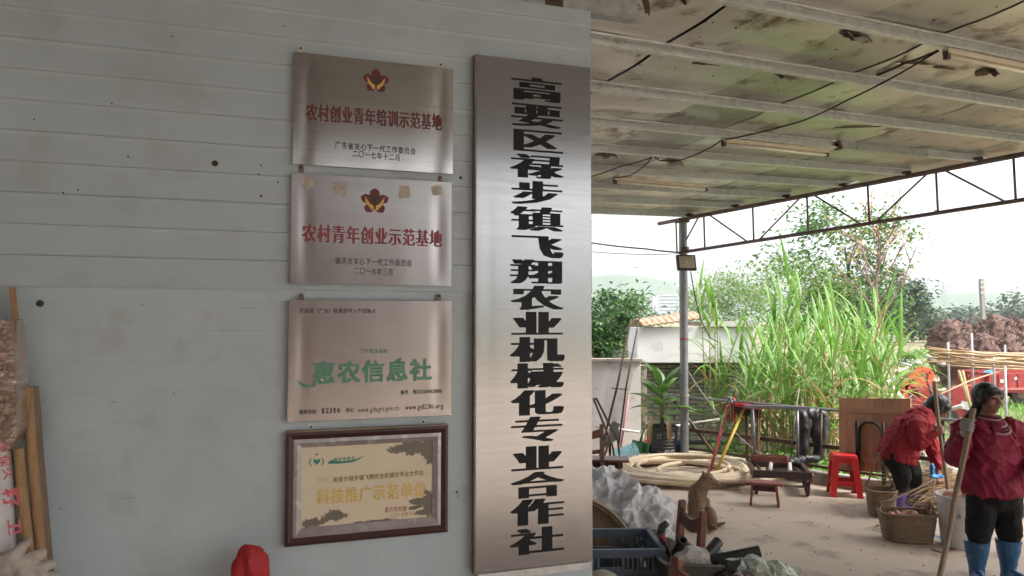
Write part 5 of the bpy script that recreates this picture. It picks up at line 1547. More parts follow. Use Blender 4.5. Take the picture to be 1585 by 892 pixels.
for i, lb in ((2, 'blue-grey slotted plastic crate, topmost of its stack beside the name board'), (1, 'blue-grey slotted crate, middle of the stack'), (0, 'blue-grey slotted crate, bottom of the stack')):
    crate(cxy + UP*(top_z - .25*(3-i)), R(2), lb, .56, .38, .248) if top_z - .25*(3-i) > -.01 or i == 0 else None
# ---- open steel barrow with rubber pipes
bz = at(1075, 868, 3.85)
bw = Thing('tool_barrow', V((bz.x, bz.y, 0)), 'open dark steel tool barrow full of pipes and rags at the bottom edge', 'barrow')
dk = mat('scratched_dark_sheet', (.055, .05, .045), .55, .3, c2=(.09, .075, .06), scale=5, dirt=(.20, .16, .12), dscale=16, dlo=.66, dhi=.74)
X0, X1 = at(1025, 860, 3.85).x, at(1145, 870, 3.85).x
Yn, Yf = 3.72, 4.35; Zt = at(1075, 872, 3.75).z; Zf = at(1060, 848, 4.35).z
for nm, c4 in (('front_side', [(X0, Yn, Zt), (X1, Yn, Zt-.01), (X1-.06, Yn+.08, .32), (X0+.06, Yn+.08, .32)]), ('rear_side', [(X0-.02, Yf, Zf), (X1+.03, Yf, Zf-.02), (X1-.05, Yf-.08, .32), (X0+.05, Yf-.08, .32)]),
               ('end_side', [(X0, Yn, Zt), (X0-.02, Yf, Zf), (X0+.05, Yf-.08, .32), (X0+.06, Yn+.08, .32)]), ('end_side', [(X1, Yn, Zt-.01), (X1+.03, Yf, Zf-.02), (X1-.05, Yf-.08, .32), (X1-.06, Yn+.08, .32)]),
               ('floor', [(X0+.06, Yn+.08, .32), (X1-.06, Yn+.08, .32), (X1-.05, Yf-.08, .32), (X0+.05, Yf-.08, .32)])):
    mb = MB(); mb.add(c4, [(0, 1, 2, 3)]); x = bw.part(mb, nm, dk); x.modifiers.new('s', 'SOLIDIFY').thickness = .012
bw.part(MB().tube([V((X0, Yn, Zt)), V((X1, Yn, Zt-.01)), V((X1+.03, Yf, Zf-.02)), V((X0-.02, Yf, Zf)), V((X0, Yn, Zt))], .010, 6), 'rim', dk)
for x in (X0+.1, X1-.1):
    for y in (Yn+.15, Yf-.15): bw.part(MB().bar((x, y, 0), (x, y, .33), .03, .03), 'leg', black_iron)
def pipe(a, b, r_, label):
    a = V(a); b = V(b); d = (b-a).normalized(); L_ = (b-a).length
    mb = MB().lathe([(r_*.6, 0), (r_, 0), (r_, L_-.003), (r_*.97, L_), (r_*.62, L_), (r_*.6, L_-.04), (r_*.6, .0)], a, 16, axis=d)
    solo(mb, 'rubber_pipe', a, mat('pipe_rubber', (.018, .017, .016), .5, c2=(.035, .03, .028), scale=14), label, 'pipe', 'black pipes in the barrow', smooth='auto')
pipe(at(1066, 892, 3.95), at(1112, 838, 4.1), .030, 'short black pipe pointing up out of the barrow')
pipe(at(1062, 876, 4.05), at(1177, 853, 3.95), .030, 'long black pipe lying over the right end of the barrow')
pipe(at(1046, 858, 4.1), at(1057, 836, 4.0), .026, 'stubby dark pipe end by the chair, left in the barrow')
rag = mat('white_rag', (.58, .55, .50), .8, c2=(.48, .45, .40), scale=6)
def lump(name, spec, m, label, cat, vox=.012, amp=.02, sc=9, group=None, z0=None, seed=1, facets=.16):
    c = sum((V(s_[0]) for s_ in spec), V())/len(spec)
    zmin = min(V(s_[0]).z - s_[1][2] for s_ in spec)
    th = Thing(name, V((c.x, c.y, zmin)), label, cat, group)
    mb = MB()
    for p, r_ in spec: mb.ell(p, r_)
    def cr(p):
        a = noise.noise(p*sc + V((seed, 0, 0))); b = noise.noise(p*sc*2.1 + V((3, seed, 7)))
        return -amp*(abs(a)**.6)*1.3 - amp*.6*(abs(b)**.6) + amp*.7
    th.skin(mb, 'folds', m, vox, 2, cr, facets=facets)
    return th
lump('rag', [(at(1072, 862, 4.05), (.10, .09, .06)), (at(1062, 872, 4.1), (.09, .1, .07)), (at(1080, 875, 4.05), (.08, .1, .07)), (at(1070, 900, 4.1), (.12, .12, .10))], rag, 'crumpled off-white rag bundled in the barrow', 'rag', seed=3)
lump('teal_rag', [(at(1108, 858, 4.2), (.05, .05, .04)), (at(1104, 870, 4.2), (.06, .06, .08))], mat('teal_cloth', (.10, .32, .33), .8), 'small teal rag behind the short black pipe', 'rag', seed=5)
lump('dark_cloth', [(at(985, 840, 4.55), (.12, .10, .06)), (at(1012, 842, 4.45), (.10, .1, .08)), (at(1030, 855, 4.4), (.07, .1, .09)), (at(1035, 880, 4.35), (.05, .08, .10))], mat('drab_cloth', (.10, .085, .065), .9, c2=(.16, .13, .10), scale=8), 'drab dark sacking draped between the plastic heap and the crate', 'cloth', seed=8)
bagm = mat('black_bag', (.02, .019, .018), .25, c2=(.03, .028, .026), scale=8, spec=.7)
lump('black_bag', [(at(1135, 880, 3.75), (.07, .08, .06)), (at(1140, 905, 3.75), (.09, .1, .09)), (at(1120, 905, 3.75), (.08, .1, .08))], bagm, 'shiny black plastic bag hanging over the corner of the barrow', 'bag', amp=.022, sc=11, seed=2)
lump('green_bag', [(at(1168, 878, 3.8), (.07, .08, .05)), (at(1195, 884, 3.8), (.08, .08, .045)), (at(1218, 885, 3.8), (.06, .05, .025)), (at(1235, 884, 3.8), (.025, .03, .012)), (at(1180, 905, 3.8), (.12, .12, .09)), (at(1160, 920, 3.8), (.12, .12, .1))], mat('green_film', (.34, .37, .30), .32, c2=(.20, .24, .17), scale=9, dirt=(.5, .5, .46), dscale=11, dlo=.52, dhi=.66, spec=.6), 'green and white plastic bag spilling to the right of the barrow', 'bag', amp=.022, sc=12, seed=9)
# a stand under the bags
bx2 = at(1185, 892, 3.8)
x = Thing('stump_stool', V((bx2.x-.02, 3.82, 0)), 'dark wooden block under the green plastic bag', 'block')
x.part(MB().lathe([(.16, 0), (.15, .1), (.145, bx2.z-.1), (.13, bx2.z-.09)], V((bx2.x-.04, 3.82, 0)), 18), 'block', mat('dark_block', (.08, .06, .045), .8))
# curved tool handle with black cap and red band
ch_ = [at(1036, 860, 4.15), at(1027, 842, 4.15), at(1023, 825, 4.15), at(1025, 815, 4.15), at(1031, 811, 4.15), at(1035, 813, 4.15)]
tool = Thing('garden_tool', at(1036, 866, 4.15), 'curved black and red tool grip sticking up left of the chair', 'tool')
tool.part(MB().tube(ch_, [.012, .018, .022, .023, .020, .012], 10), 'grip', rubber, smooth=True)
tool.part(MB().tube([at(1026, 838, 4.125), at(1024.5, 828, 4.125)], [.017, .019], 8), 'red_inlay', mat('dull_red', (.28, .04, .035), .5), smooth=True)
tool.part(MB().tube([ch_[0], V((ch_[0].x+.03, 4.2, .40))], .012, 8), 'shaft', black_iron, smooth=True)
# stone at the foot of the board
bo = at(932, 900, 3.25)
x = Thing('stone_block', V((bo.x, bo.y, 0)), 'pale rough stone block just below the corner of the name board', 'stone')
mb = MB(); mb.ell((bo.x, bo.y, bo.z-.15), (.14, .12, .20), 16, 10); mb.box((bo.x, bo.y, bo.z/2-.1), (.22, .2, bo.z-.1))
x.skin(mb, 'stone', mat('pale_stone', (.36, .33, .27), .9, c2=(.26, .23, .18), scale=9, bump=.006), .015, 5, fold_noise(.008, (9, 9, 9), 3))
# ================================================================== clutter at the left against the shed
def wl(px, py, off): return hit(px, py, W0 + WN*off, WN)
timb = mat('rough_timber', (.34, .21, .105), .8, c2=(.23, .135, .065), scale=9, stretch=(5, 5, .5), dirt=(.14, .085, .05), dscale=10, dlo=.58, dhi=.75, bump=.004, bscale=24)
timb_g = mat('grey_bark_timber', (.20, .14, .105), .9, c2=(.13, .09, .07), scale=12, stretch=(4, 4, .6), bump=.006, bscale=26)
def timber(p0, p1, off0, off1, r_, m, label, square=False):
    a, b = wl(*p0, off0), wl(*p1, off1)
    d = (b-a).normalized()
    ext = b + d*((b.z - .0)/max(.05, -d.z)) if d.z < 0 else b
    th = Thing('timber_pole', V((ext.x, ext.y, max(0, ext.z))), label, 'timber', 'timbers leaning on the shed')
    n = 9
    pts = [a.lerp(ext, i/n) + V((noise.noise(V((i*.9, r_*99, 0))), noise.noise(V((i*.9, r_*99, 5))), 0))*.006 for i in range(n+1)]
    mb = MB()
    mb.tube(pts, [(r_*(1+.08*noise.noise(V((i, r_*50, 2)))), r_*(.8 if not square else .5)) for i in range(n+1)], 12 if not square else 6)
    th.part(mb, 'pole', m, smooth='auto')
timber((17, 445), (62, 800), .05, .09, .014, timb, 'slim timber batten rising behind the wrapped bundle', True)
timber((50, 598), (74, 880), .06, .10, .018, timb_g, 'grey barked log, rightmost of the timbers with a chipped top')
timber((41, 600), (66, 880), .11, .14, .017, timb, 'yellowish log between the grey log and the wrapped bundle')
timber((26, 695), (50, 892), .14, .17, .017, timb, 'short round log with a rounded top, lowest of the timbers')
timber((54, 700), (80, 892), .055, .08, .012, timb, 'thin pale batten at the right side of the timbers', True)
card = mat('film_wrapped_cardboard', (.27, .17, .125), .28, c2=(.20, .125, .095), scale=5, stretch=(.6, .6, 5), dirt=(.48, .42, .40), dscale=9, dlo=.58, dhi=.68, bump=.003, bscale=30, spec=.8, coat=1.0)  # pale streaks in the colour stand in for shine on the film
bA, bB = wl(0, 492, .16), wl(33, 690, .16)
wb = Thing('wrapped_bundle', wl(8, 690, .16), 'film wrapped cardboard bundle at the left edge, standing on a white sack', 'bundle')
def bund(u, t):
    """front and right side of the bundle, wrinkled by the film"""
    py = 494 + 196*t
    xr_ = 27 + 10*math.sin(min(1, t*1.25)*math.pi*.5) - (14*(t-.86)/.14 if t > .86 else 0)
    q = min(1, u/.22)
    pr_ = wl(xr_ + 3*noise.noise(V((t*14, 0, 2))), py + 3*noise.noise(V((u*4, t*9, 3))), .12); pl_ = wl(-110, py, .12)
    if u < .22: p = pr_ + WN*(-.04 + .12*q)
    else:
        w_ = (u-.22)/.78; p = pr_.lerp(pl_, w_) + WN*(.08 + .02*math.sin(w_*3))
    r1 = 1 - abs(noise.noise(V((u*5, t*30, 1))))*2.2; r2 = 1 - abs(noise.noise(V((u*14, t*55 + u*9, 5))))*2.2; r3 = 1 - abs(noise.noise(V((u*9 + t*12, t*16, 8))))*2.4
    return p + WN*(.007*r1 + .0045*r2 + .006*r3)
mb = MB(); mb.grid(bund, 60, 130); x = wb.part(mb, 'bundle', card, smooth=False, recalc=False); x.modifiers.new('s', 'SOLIDIFY').thickness = .02; x.modifiers['s'].offset = 0
top_ = [wl(-110, 496, .09), wl(26, 496, .09), wl(26, 496, .19), wl(-110, 496, .19)]
wb.part(MB().add(top_ + [p - UP*.38 for p in top_], [(0, 1, 2, 3), (7, 6, 5, 4), (0, 4, 5, 1), (1, 5, 6, 2), (2, 6, 7, 3), (3, 7, 4, 0)]), 'carton', mat('plain_carton', (.27, .18, .12), .85))
sk = Thing('printed_sack', V((wl(0, 892, .2).x, wl(0, 892, .2).y, 0)), 'white woven sack with red printed characters below the wrapped bundle', 'sack')
sackm = mat('white_woven_sack', (.56, .54, .55), .55, c2=(.48, .45, .46), scale=7, bump=.004, bscale=14)
rings = []
for i in range(25):
    t = i/24; py = 686 + 330*t
    xr_ = 7 + 20*min(1, t*1.1)**.7 + 2*noise.noise(V((t*6, 1, 1)))
    pr_ = wl(xr_, py, .20); pl_ = wl(-70, py, .22)
    dd = .05*(1 + .4*noise.noise(V((t*5, 2, 3))))
    rings.append([pl_ - WN*.05, pr_ - WN*.05, pr_, pr_.lerp(pl_, .10) + WN*dd*.8, pr_.lerp(pl_, .35) + WN*dd, pr_.lerp(pl_, .7) + WN*dd, pl_ + WN*dd*.5])
base_z = rings[-1][0].z
rings.append([V((p.x, p.y, .0)) for p in rings[-1]])
mb = MB(); loft(mb, rings); sk.part(mb, 'sack', sackm, smooth=True)
sred = mat('sack_red_print', (.50, .05, .09), .6, c2=(.56, .2, .22), scale=40)
def sack_text(ch, px, py, hp_, rot_):
    o = wl(px, py, .275); k_ = o.y/FPX
    a = R(rot_); e1, e2 = WX*math.cos(a) + UP*math.sin(a), -WX*math.sin(a) + UP*math.cos(a)
    mb = MB(); w_ = hp_*k_
    put_glyph(mb, ch, o - e1*w_/2 - e2*w_/2, e1, e2, WN, w_, w_*.8, (.07, .03))
    sk.part(mb, 'print', sred, recalc=False)
for ch, px, py, hh, rr_ in (('田', 7, 693, 15, -90), ('保', 10, 713, 18, -85), ('久', 14, 733, 17, -80), ('籽', 21, 770, 30, -84), ('卫', 26, 815, 26, -84)): sack_text(ch, px, py, hh, rr_)
# work glove lying on the pile
gl = Thing('work_glove', wl(20, 905, .24), 'soiled white cotton work glove lying on the pile at the lower left', 'glove')
mb = MB()
mb.capsule(wl(-30, 885, .26), wl(14, 876, .27), .034, .036); mb.capsule(wl(-30, 905, .26), wl(22, 892, .26), .04, .036); mb.capsule(wl(-20, 925, .24), wl(30, 912, .24), .05, .04)
for (a, b, r_) in (((14, 868), (45, 836), .0125), ((24, 874), (66, 857), .0125), ((30, 884), (82, 874), .0122), ((32, 896), (86, 892), .012), ((26, 912), (80, 912), .012)):
    mb.capsule(wl(*a, .29), wl(*b, .26), r_*1.2, r_*.85)
gl.skin(mb, 'glove', mat('soiled_cotton', (.40, .355, .32), .95, c2=(.31, .27, .24), scale=9, dirt=(.26, .22, .19), dscale=12, dlo=.6, dhi=.78, bump=.002, bscale=90), .006, 2, fold_noise(.009, (26, 26, 26), 2))
gs = wl(20, 905, .24)
gl.part(MB().box((gs.x-.02, gs.y, (gs.z-.06)/2), (.2, .2, gs.z-.06), Matrix.Rotation(TH, 3, 'Z')), 'carton_below', mat('brown_carton', (.22, .14, .09), .9))
# red cloth bag by the shed
rc = wl(388, 885, .16)
rb = Thing('red_bag', V((rc.x, rc.y, 0)), 'red cloth bag hanging its peak up below the certificate, at the bottom edge', 'bag')
mb = MB()
k_ = rc.y/FPX
mb.capsule(wl(385, 858, .16), wl(388, 885, .16), .020, .042); mb.capsule(wl(396, 856, .15), wl(402, 872, .15), .014, .022); mb.capsule(wl(388, 885, .16), wl(388, 930, .17), .045, .07); mb.ell(wl(388, 950, .18), (.10, .09, .12))
mb.box((rc.x, rc.y-.02, .4), (.18, .16, .8), Matrix.Rotation(TH, 3, 'Z'))
rb.skin(mb, 'cloth', mat('red_cloth', (.40, .02, .028), .75, c2=(.30, .015, .02), scale=10), .008, 2, fold_noise(.026, (17, 17, 7), 6), facets=.3)
# ================================================================== people, dog, baskets
skin_m = mat('skin', (.27, .135, .085), .5, c2=(.22, .10, .065), scale=14, sub=.08)
hair_m = mat('black_hair', (.010, .009, .009), .38, c2=(.018, .016, .015), scale=40, stretch=(4, 4, .6), bump=.002, bscale=60)
jk_a = mat('crimson_jacket', (.24, .011, .042), .72, spec=.25, c2=(.165, .008, .024), scale=5, bump=.0015, bscale=14)
jk_b = mat('red_jacket', (.27, .012, .020), .72, spec=.25, c2=(.21, .010, .016), scale=5, bump=.0015, bscale=14)
trs = mat('black_trousers', (.008, .008, .009), .9, spec=.2, c2=(.016, .015, .015), scale=9, bump=.002, bscale=25)
boot_b = mat('blue_rubber_boot', (.018, .095, .21), .3, c2=(.012, .07, .16), scale=6, dirt=(.18, .24, .30), dscale=7, dlo=.6, dhi=.74)
boot_p = mat('purple_rubber_boot', (.10, .055, .25), .38, c2=(.075, .04, .19), scale=6, dirt=(.22, .20, .28), dscale=7, dlo=.62, dhi=.76)
glove_m = mat('grey_knit_glove', (.30, .28, .26), .9, c2=(.22, .20, .18), scale=30, bump=.002, bscale=120)
dark_eye = mat('dark_eye', (.012, .009, .008), .25)
lip_m = mat('lips', (.24, .085, .07), .5)
def face_frame(fwd):
    f = V(fwd).normalized(); r_ = f.cross(UP).normalized(); u = r_.cross(f).normalized()
    return f, r_, u
def head_mesh(mb, c, fwd, s=1.0):
    """skull, jaw, cheeks, nose, ears: closed shapes that melt into one surface"""
    f, r_, u = face_frame(fwd); c = V(c)
    M3 = Matrix((r_, f, u)).transposed()
    mb.ell(c + u*.018*s - f*.008*s, (.074*s, .092*s, .092*s), rot=M3)
    mb.ell(c - u*.035*s + f*.016*s, (.062*s, .072*s, .070*s), rot=M3)
    mb.ell(c - u*.080*s + f*.045*s, (.030*s, .032*s, .026*s), rot=M3)
    for q in (-1, 1):
        mb.ell(c - u*.028*s + f*.055*s + r_*q*.038*s, (.026*s, .024*s, .026*s), rot=M3)
        mb.ell(c - u*.005*s - f*.008*s + r_*q*.078*s, (.010*s, .020*s, .032*s), rot=M3)
        mb.ell(c + u*.020*s + f*.078*s + r_*q*.032*s, (.026*s, .012*s, .008*s), rot=M3)
    mb.capsule(c + f*.082*s + u*.008*s, c + f*.100*s - u*.028*s, .010*s, .017*s)
    for q in (-1, 1): mb.ell(c + f*.090*s - u*.032*s + r_*q*.013*s, (.011*s, .011*s, .009*s), rot=M3)
    mb.ell(c + f*.083*s - u*.058*s, (.026*s, .012*s, .012*s), rot=M3)
def face_bits(th, body, c, fwd, s=1.0):
    f, r_, u = face_frame(fwd); c = V(c); M3 = Matrix((r_, f, u)).transposed()
    for q in (-1, 1):
        th.part(MB().ell(c + f*.0835*s + u*.004*s + r_*q*.031*s, (.013*s, .006*s, .0055*s), 10, 6, M3), 'eye', dark_eye, body, smooth=True)
        th.part(MB().tube([c + f*.086*s + u*.026*s + r_*q*.014*s, c + f*.086*s + u*.030*s + r_*q*.032*s, c + f*.073*s + u*.025*s + r_*q*.050*s], [.003*s, .0045*s, .003*s], 6), 'eyebrow', hair_m, body, smooth=True)
    th.part(MB().tube([c + f*.080*s - u*.059*s - r_*.022*s, c + f*.0945*s - u*.057*s, c + f*.080*s - u*.059*s + r_*.022*s], [.003*s, .006*s, .003*s], 6), 'lips', lip_m, body, smooth=True)
def finger(mb, pts, r_): 
    mb.tube(pts, [r_*.95, r_, r_*.95, r_*.85, r_*.5][:len(pts)] if len(pts) == 5 else [r_]*len(pts), 8)
def grip_hand(mb, c, axis, palm_dir, s=1.0, r_pole=.017):
    """a fist closed round a pole: palm on one side, four fingers curling round, thumb across"""
    c = V(c); ax = V(axis).normalized(); pd = V(palm_dir); pd = (pd - ax*pd.dot(ax)).normalized(); sd = ax.cross(pd)
    rp_ = r_pole + .009*s
    mb.ell(c + pd*(rp_+.012*s), (.036*s, .022*s, .042*s), rot=Matrix((sd, pd, ax)).transposed())
    for i in range(4):
        o = c + ax*((i-1.5)*.0195*s)
        rr_ = rp_ + .002
        L_ = (1, 1.06, 1.0, .85)[i]
        pts = [o + pd*math.cos(a*L_)*rr_ + sd*math.sin(a*L_)*rr_ for a in (.5, 1.3, 2.1, 2.9, 3.6)]
        pts[0] = o + pd*(rr_+.006*s) + sd*rr_*.8
        finger(mb, pts, .0098*s)
    o = c + ax*.038*s
    pts = [o + pd*(rp_+.014*s) - ax*.02*s, o + pd*rp_*.7 - sd*rp_*.9, o - pd*rp_*.3 - sd*rp_*1.05 + ax*.004*s, o - pd*rp_*.9 - sd*rp_*.5 + ax*.004*s]
    mb.tube(pts, [.013*s, .0115*s, .0105*s, .007*s], 8)

# ---- standing woman
FW = gnd(1531, 899); DW = FW.y
A = lambda px, py, dd=0.0: at(px, py, DW + dd)
w1 = Thing('person', V((FW.x, FW.y, 0)), 'person in crimson jacket, black trousers and blue boots standing, holding a bent pole', 'person')
HC = A(1530, 617, -.02); face = V((.22, -1, .06))
mb = MB(); head_mesh(mb, HC, face, 1.0)
mb.capsule(HC - UP*.06 + V((0, .02, 0)), A(1531, 655, .02), .050, .062)
mb.ell(A(1531, 668, .02), (.12, .10, .10))
# the bare body under the clothes: one figure
SH_R, EL_R, HD_R = A(1492, 664, .02), A(1479, 706, -.04), A(1497, 659, -.22)
SH_L, EL_L, HD_L = A(1568, 664, .0), A(1594, 712, -.04), A(1606, 738, -.26)
mb.capsule(A(1531, 668, .02), A(1537, 762, .02), .12, .14); mb.ell(A(1538, 765, .02), (.15, .10, .09))
for a, b, c in ((SH_R, EL_R, HD_R), (SH_L, EL_L, HD_L)):
    mb.capsule(a, b, .048, .040); mb.capsule(b, b.lerp(c, .86), .038, .028)
KR, KL = A(1517, 826, -.02), A(1561, 826, .0)
AR, AL = A(1512, 882, .0), A(1559, 880, .02)
for h_, k_, a_ in ((A(1521, 776, .02), KR, AR), (A(1555, 776, .02), KL, AL)):
    mb.capsule(h_, k_, .075, .052); mb.capsule(k_, a_, .048, .034)
POLE1 = [A(1507, 632, -.26), A(1500, 668, -.26), A(1487, 730, -.28), A(1477, 775, -.30), A(1470, 820, -.33), A(1456, 886, -.42)]
ax = (POLE1[0] - POLE1[1]).normalized()
hc_ = A(1501, 659, -.26)
body = w1.skin(mb, 'body', skin_m, .0075, 4)
face_bits(w1, body, HC, face)
mb = MB(); grip_hand(mb, hc_, ax, HD_R - hc_ + V((-.05, .05, 0)), 1.15, .017); mb.capsule(hc_ + (EL_R-hc_).normalized()*.05, hc_ + (EL_R-hc_).normalized()*.11, .034, .036)
w1.skin(mb, 'glove', glove_m, .0055, 2)
mb = MB()    # left hand, tucked at the hip
mb.ell(HD_L, (.035, .03, .045)); 
for i in range(4): finger(mb, [HD_L + V((.01*(i-1.5)*1.8, -.02, -.02)), HD_L + V((.01*(i-1.5)*1.9, -.035, -.05)), HD_L + V((.01*(i-1.5)*1.8, -.03, -.075))], .009)
mb.capsule(HD_L + V((-.03, 0, .01)), HD_L + V((-.05, -.03, -.03)), .011, .009)
w1.skin(mb, 'hand', skin_m, .006, 3, parent=body)
# jacket
mb = MB()
rot_t = Matrix.Rotation(R(12), 3, 'Z')
def trings(pts):
    rings = []
    for px, py, w_, d_ in pts:
        c = A(px, py, .02); g_ = []
        for k_ in range(28):
            a = 2*math.pi*k_/28
            x = math.copysign(abs(math.cos(a))**.8, math.cos(a)); y = math.copysign(abs(math.sin(a))**.8, math.sin(a))
            g_.append(c + rot_t @ V((x*w_, y*d_, 0)))
        rings.append(g_)
    return rings
loft(mb, trings([(1537, 763, .225, .165), (1537, 752, .225, .168), (1536, 735, .220, .165), (1535, 710, .212, .158), (1533, 690, .205, .15), (1532, 672, .195, .135), (1531, 660, .165, .118), (1531, 652, .115, .095), (1531, 646, .082, .078)]))
mb.capsule(SH_R + V((.03, 0, 0)), SH_R, .085, .078); mb.capsule(SH_R, EL_R, .078, .074); mb.capsule(EL_R, EL_R.lerp(hc_, .62), .072, .050)
mb.capsule(SH_L - V((.03, 0, 0)), SH_L, .085, .078); mb.capsule(SH_L, EL_L, .078, .070); mb.capsule(EL_L, EL_L.lerp(HD_L, .5), .066, .055)
def jf(amp, seed):
    def f(p):
        t = max(0, min(1, (p.z-.55)/.5))
        a = noise.noise(V((p.x*9, p.y*9, p.z*2.2)) + V((seed, 0, 0))); b = noise.noise(V((p.x*14, p.y*14, p.z*12)) + V((0, seed, 0)))
        c_ = noise.noise(V((p.x*13 + p.z*5, p.y*13 - p.z*4, p.z*7)) + V((seed, 2, 0))); d_ = noise.noise(V((p.x*7 - p.z*6, p.y*7, p.z*9)) + V((seed, 9, 1)))
        return amp*((1-abs(a)*2)*.55 + .35*b + .75*max(0, 1-abs(c_)*5.5) + .6*max(0, 1-abs(d_)*5.0) - .35)
    return f
jk = w1.skin(mb, 'jacket', jk_a, .0095, 3, jf(.017, 3))
mb = MB(); mb.tube([A(1536, 655, -.15), A(1541, 672, -.17), A(1543, 700, -.185), A(1545, 735, -.19), A(1545, 762, -.185)], .004, 6); w1.part(mb, 'zip_seam', mat('dark_seam', (.16, .012, .025), .7), jk, smooth=True)
for s_, off in ((-1, 0), (1, 0)):
    mb = MB(); mb.blade([A(1531+s_*17, 648, -.06), A(1531+s_*14, 656, -.11), A(1533+s_*8, 664, -.145), A(1535+s_*2, 671, -.155)], [.022, .032, .028, .006], V((1, 0, .2)), .2)
    x = w1.part(mb, 'collar', jk_a, jk, smooth=True); x.modifiers.new('s', 'SOLIDIFY').thickness = .006
mb = MB()
cf = EL_L.lerp(HD_L, .35); mb.capsule(cf, HD_L.lerp(cf, .12), .062, .045)
w1.skin(mb, 'sleeve_cover', mat('patterned_sleeve_cover', (.08, .012, .03), .7, c2=(.22, .04, .08), scale=40), .009, 3, fold_noise(.006, (14, 14, 14), 3))
sc1, sc2 = mat('scarf_dark', (.12, .022, .05), .8), mat('scarf_pale', (.36, .20, .22), .8)
for i in range(6):
    z = -.005 - .013*i; c = A(1532, 643, .0) + UP*z; r_ = .062 + .006*i
    mb = MB(); mb.tube([c + V((math.cos(R(a))*r_*1.05, math.sin(R(a))*r_ - .012*i*(math.sin(R(a)) < 0), -.010*i*max(0, -math.sin(R(a))))) for a in range(0, 361, 15)], .0085, 7, cap=False)
    w1.part(mb, 'scarf_fold', sc1 if i % 2 == 0 else sc2, smooth=True)
# trousers
mb = MB()
for h_, k_, top_ in ((A(1521, 770, .02), A(1515, 826, -.02), 0), (A(1556, 770, .02), A(1562, 824, .0), 0)):
    mb.capsule(h_, k_, .108, .088); mb.capsule(k_, k_ - UP*.035, .088, .078)
mb.ell(A(1538, 768, .02), (.195, .145, .115))
w1.skin(mb, 'trousers', trs, .0095, 4, fold_noise(.008, (10, 10, 12), 5))
def boot(th, top, ankle, toe_dir, m, r_top=.078, s=1.0, sole_z=.0):
    mb = MB(); t = V(toe_dir).normalized(); ankle = V(ankle); top = V(top)
    mb.tube([top + UP*.004, top.lerp(ankle, .35), top.lerp(ankle, .75), ankle, V((ankle.x, ankle.y, .03))], [r_top*s, r_top*.92*s, r_top*.72*s, .052*s, .05*s], 16)
    hx = V((ankle.x, ankle.y, .045)) - t*.012
    mb.capsule(hx, hx + t*.14*s, .046*s, .040*s)
    o = th.skin(mb, 'boot', m, .007, 3, fold_noise(.0035, (12, 12, 22), 2))
    q = MB(); c = hx + t*.07*s; rr_ = []
    for z, g in ((.0, 1.0), (.022, 1.03), (.03, 1.0)):
        ring_ = []
        sd = V((-t.y, t.x, 0))
        for k_ in range(20):
            a = 2*math.pi*k_/20
            ring_.append(V((c.x, c.y, z)) + t*math.cos(a)*.128*s*g + sd*math.sin(a)*.047*s*g)
        rr_.append(ring_)
    loft(q, rr_); th.part(q, 'sole', mat('dark_sole', (.03, .028, .026), .8), o)
    th.part(MB().lathe([(r_top*.96*s, -.012), (r_top*1.03*s, -.012), (r_top*1.03*s, .004), (r_top*.9*s, .004)], top, 18), 'cuff', m, o, smooth='auto')
b1 = A(1512, 838, -.01); b2 = A(1561, 836, .01)
boot(w1, b1, V((b1.x+.0, b1.y+.01, .09)), (-.35, -1, 0), boot_b, .086); boot(w1, b2, V((b2.x-.0, b2.y+.01, .09)), (.15, -1, 0), boot_b, .086)
# hair: cap, fringe, pony tail
f, r_, u = face_frame(face); M3 = Matrix((r_, f, u)).transposed()
mb = MB(); mb.ell(HC + u*.032 - f*.022, (.088, .098, .093), 18, 12, M3); mb.ell(HC - u*.02 - f*.055, (.078, .058, .08), rot=M3)
mb.ell(HC + u*.058 + f*.045, (.070, .042, .036), rot=M3)
for q in (-1, 1): mb.ell(HC + r_*q*.072 + u*.015 + f*.018, (.016, .04, .05), rot=M3)
tl_ = HC - f*.10 - u*.045
mb.capsule(tl_, A(1503, 640, .08), .030, .024); mb.capsule(A(1503, 640, .08), A(1494, 645, .09), .022, .010); mb.capsule(A(1511, 632, .08), A(1511, 650, .06), .028, .018)
HAIR1 = w1.skin(mb, 'hair', hair_m, .007, 2, fold_noise(.003, (40, 40, 12), 1))
bam_p = mat('carrying_pole_wood', (.24, .165, .105), .6, c2=(.165, .11, .07), scale=11, stretch=(1, 1, .25), bump=.0015)
def pole(pts, label, r_=.018):
    sm = []
    for i in range(len(pts)-1):
        for k_ in range(5):
            p0, p1, p2, p3 = pts[max(i-1, 0)], pts[i], pts[i+1], pts[min(i+2, len(pts)-1)]
            t = k_/5
            sm.append(.5*((2*p1) + (-p0+p2)*t + (2*p0-5*p1+4*p2-p3)*t*t + (-p0+3*p1-3*p2+p3)*t*t*t))
    sm.append(pts[-1])
    if sm[-1].z > .03: pass
    n = len(sm)
    rr_ = [r_*(1.0 + .10*abs(math.sin(i*.9))*0 + .05*noise.noise(V((i*.8, 0, 0)))) for i in range(n)]
    solo(MB().tube(sm, rr_, 12), 'carrying_pole', V((sm[-1].x, sm[-1].y, sm[-1].z)), bam_p, label, 'pole', 'wooden carrying poles', smooth='auto')
POLE1.append(gnd(1452, 899) + V((-.03, .0, .0))) if False else None
e_ = POLE1[-1] + (POLE1[-1]-POLE1[-2]).normalized()*.0
dd_ = (POLE1[-1]-POLE1[-2]).normalized(); POLE1.append(POLE1[-1] + dd_*(POLE1[-1].z/-dd_.z - .01))
pole(POLE1, 'bent wooden carrying pole gripped by the standing person, foot on the concrete', .019)

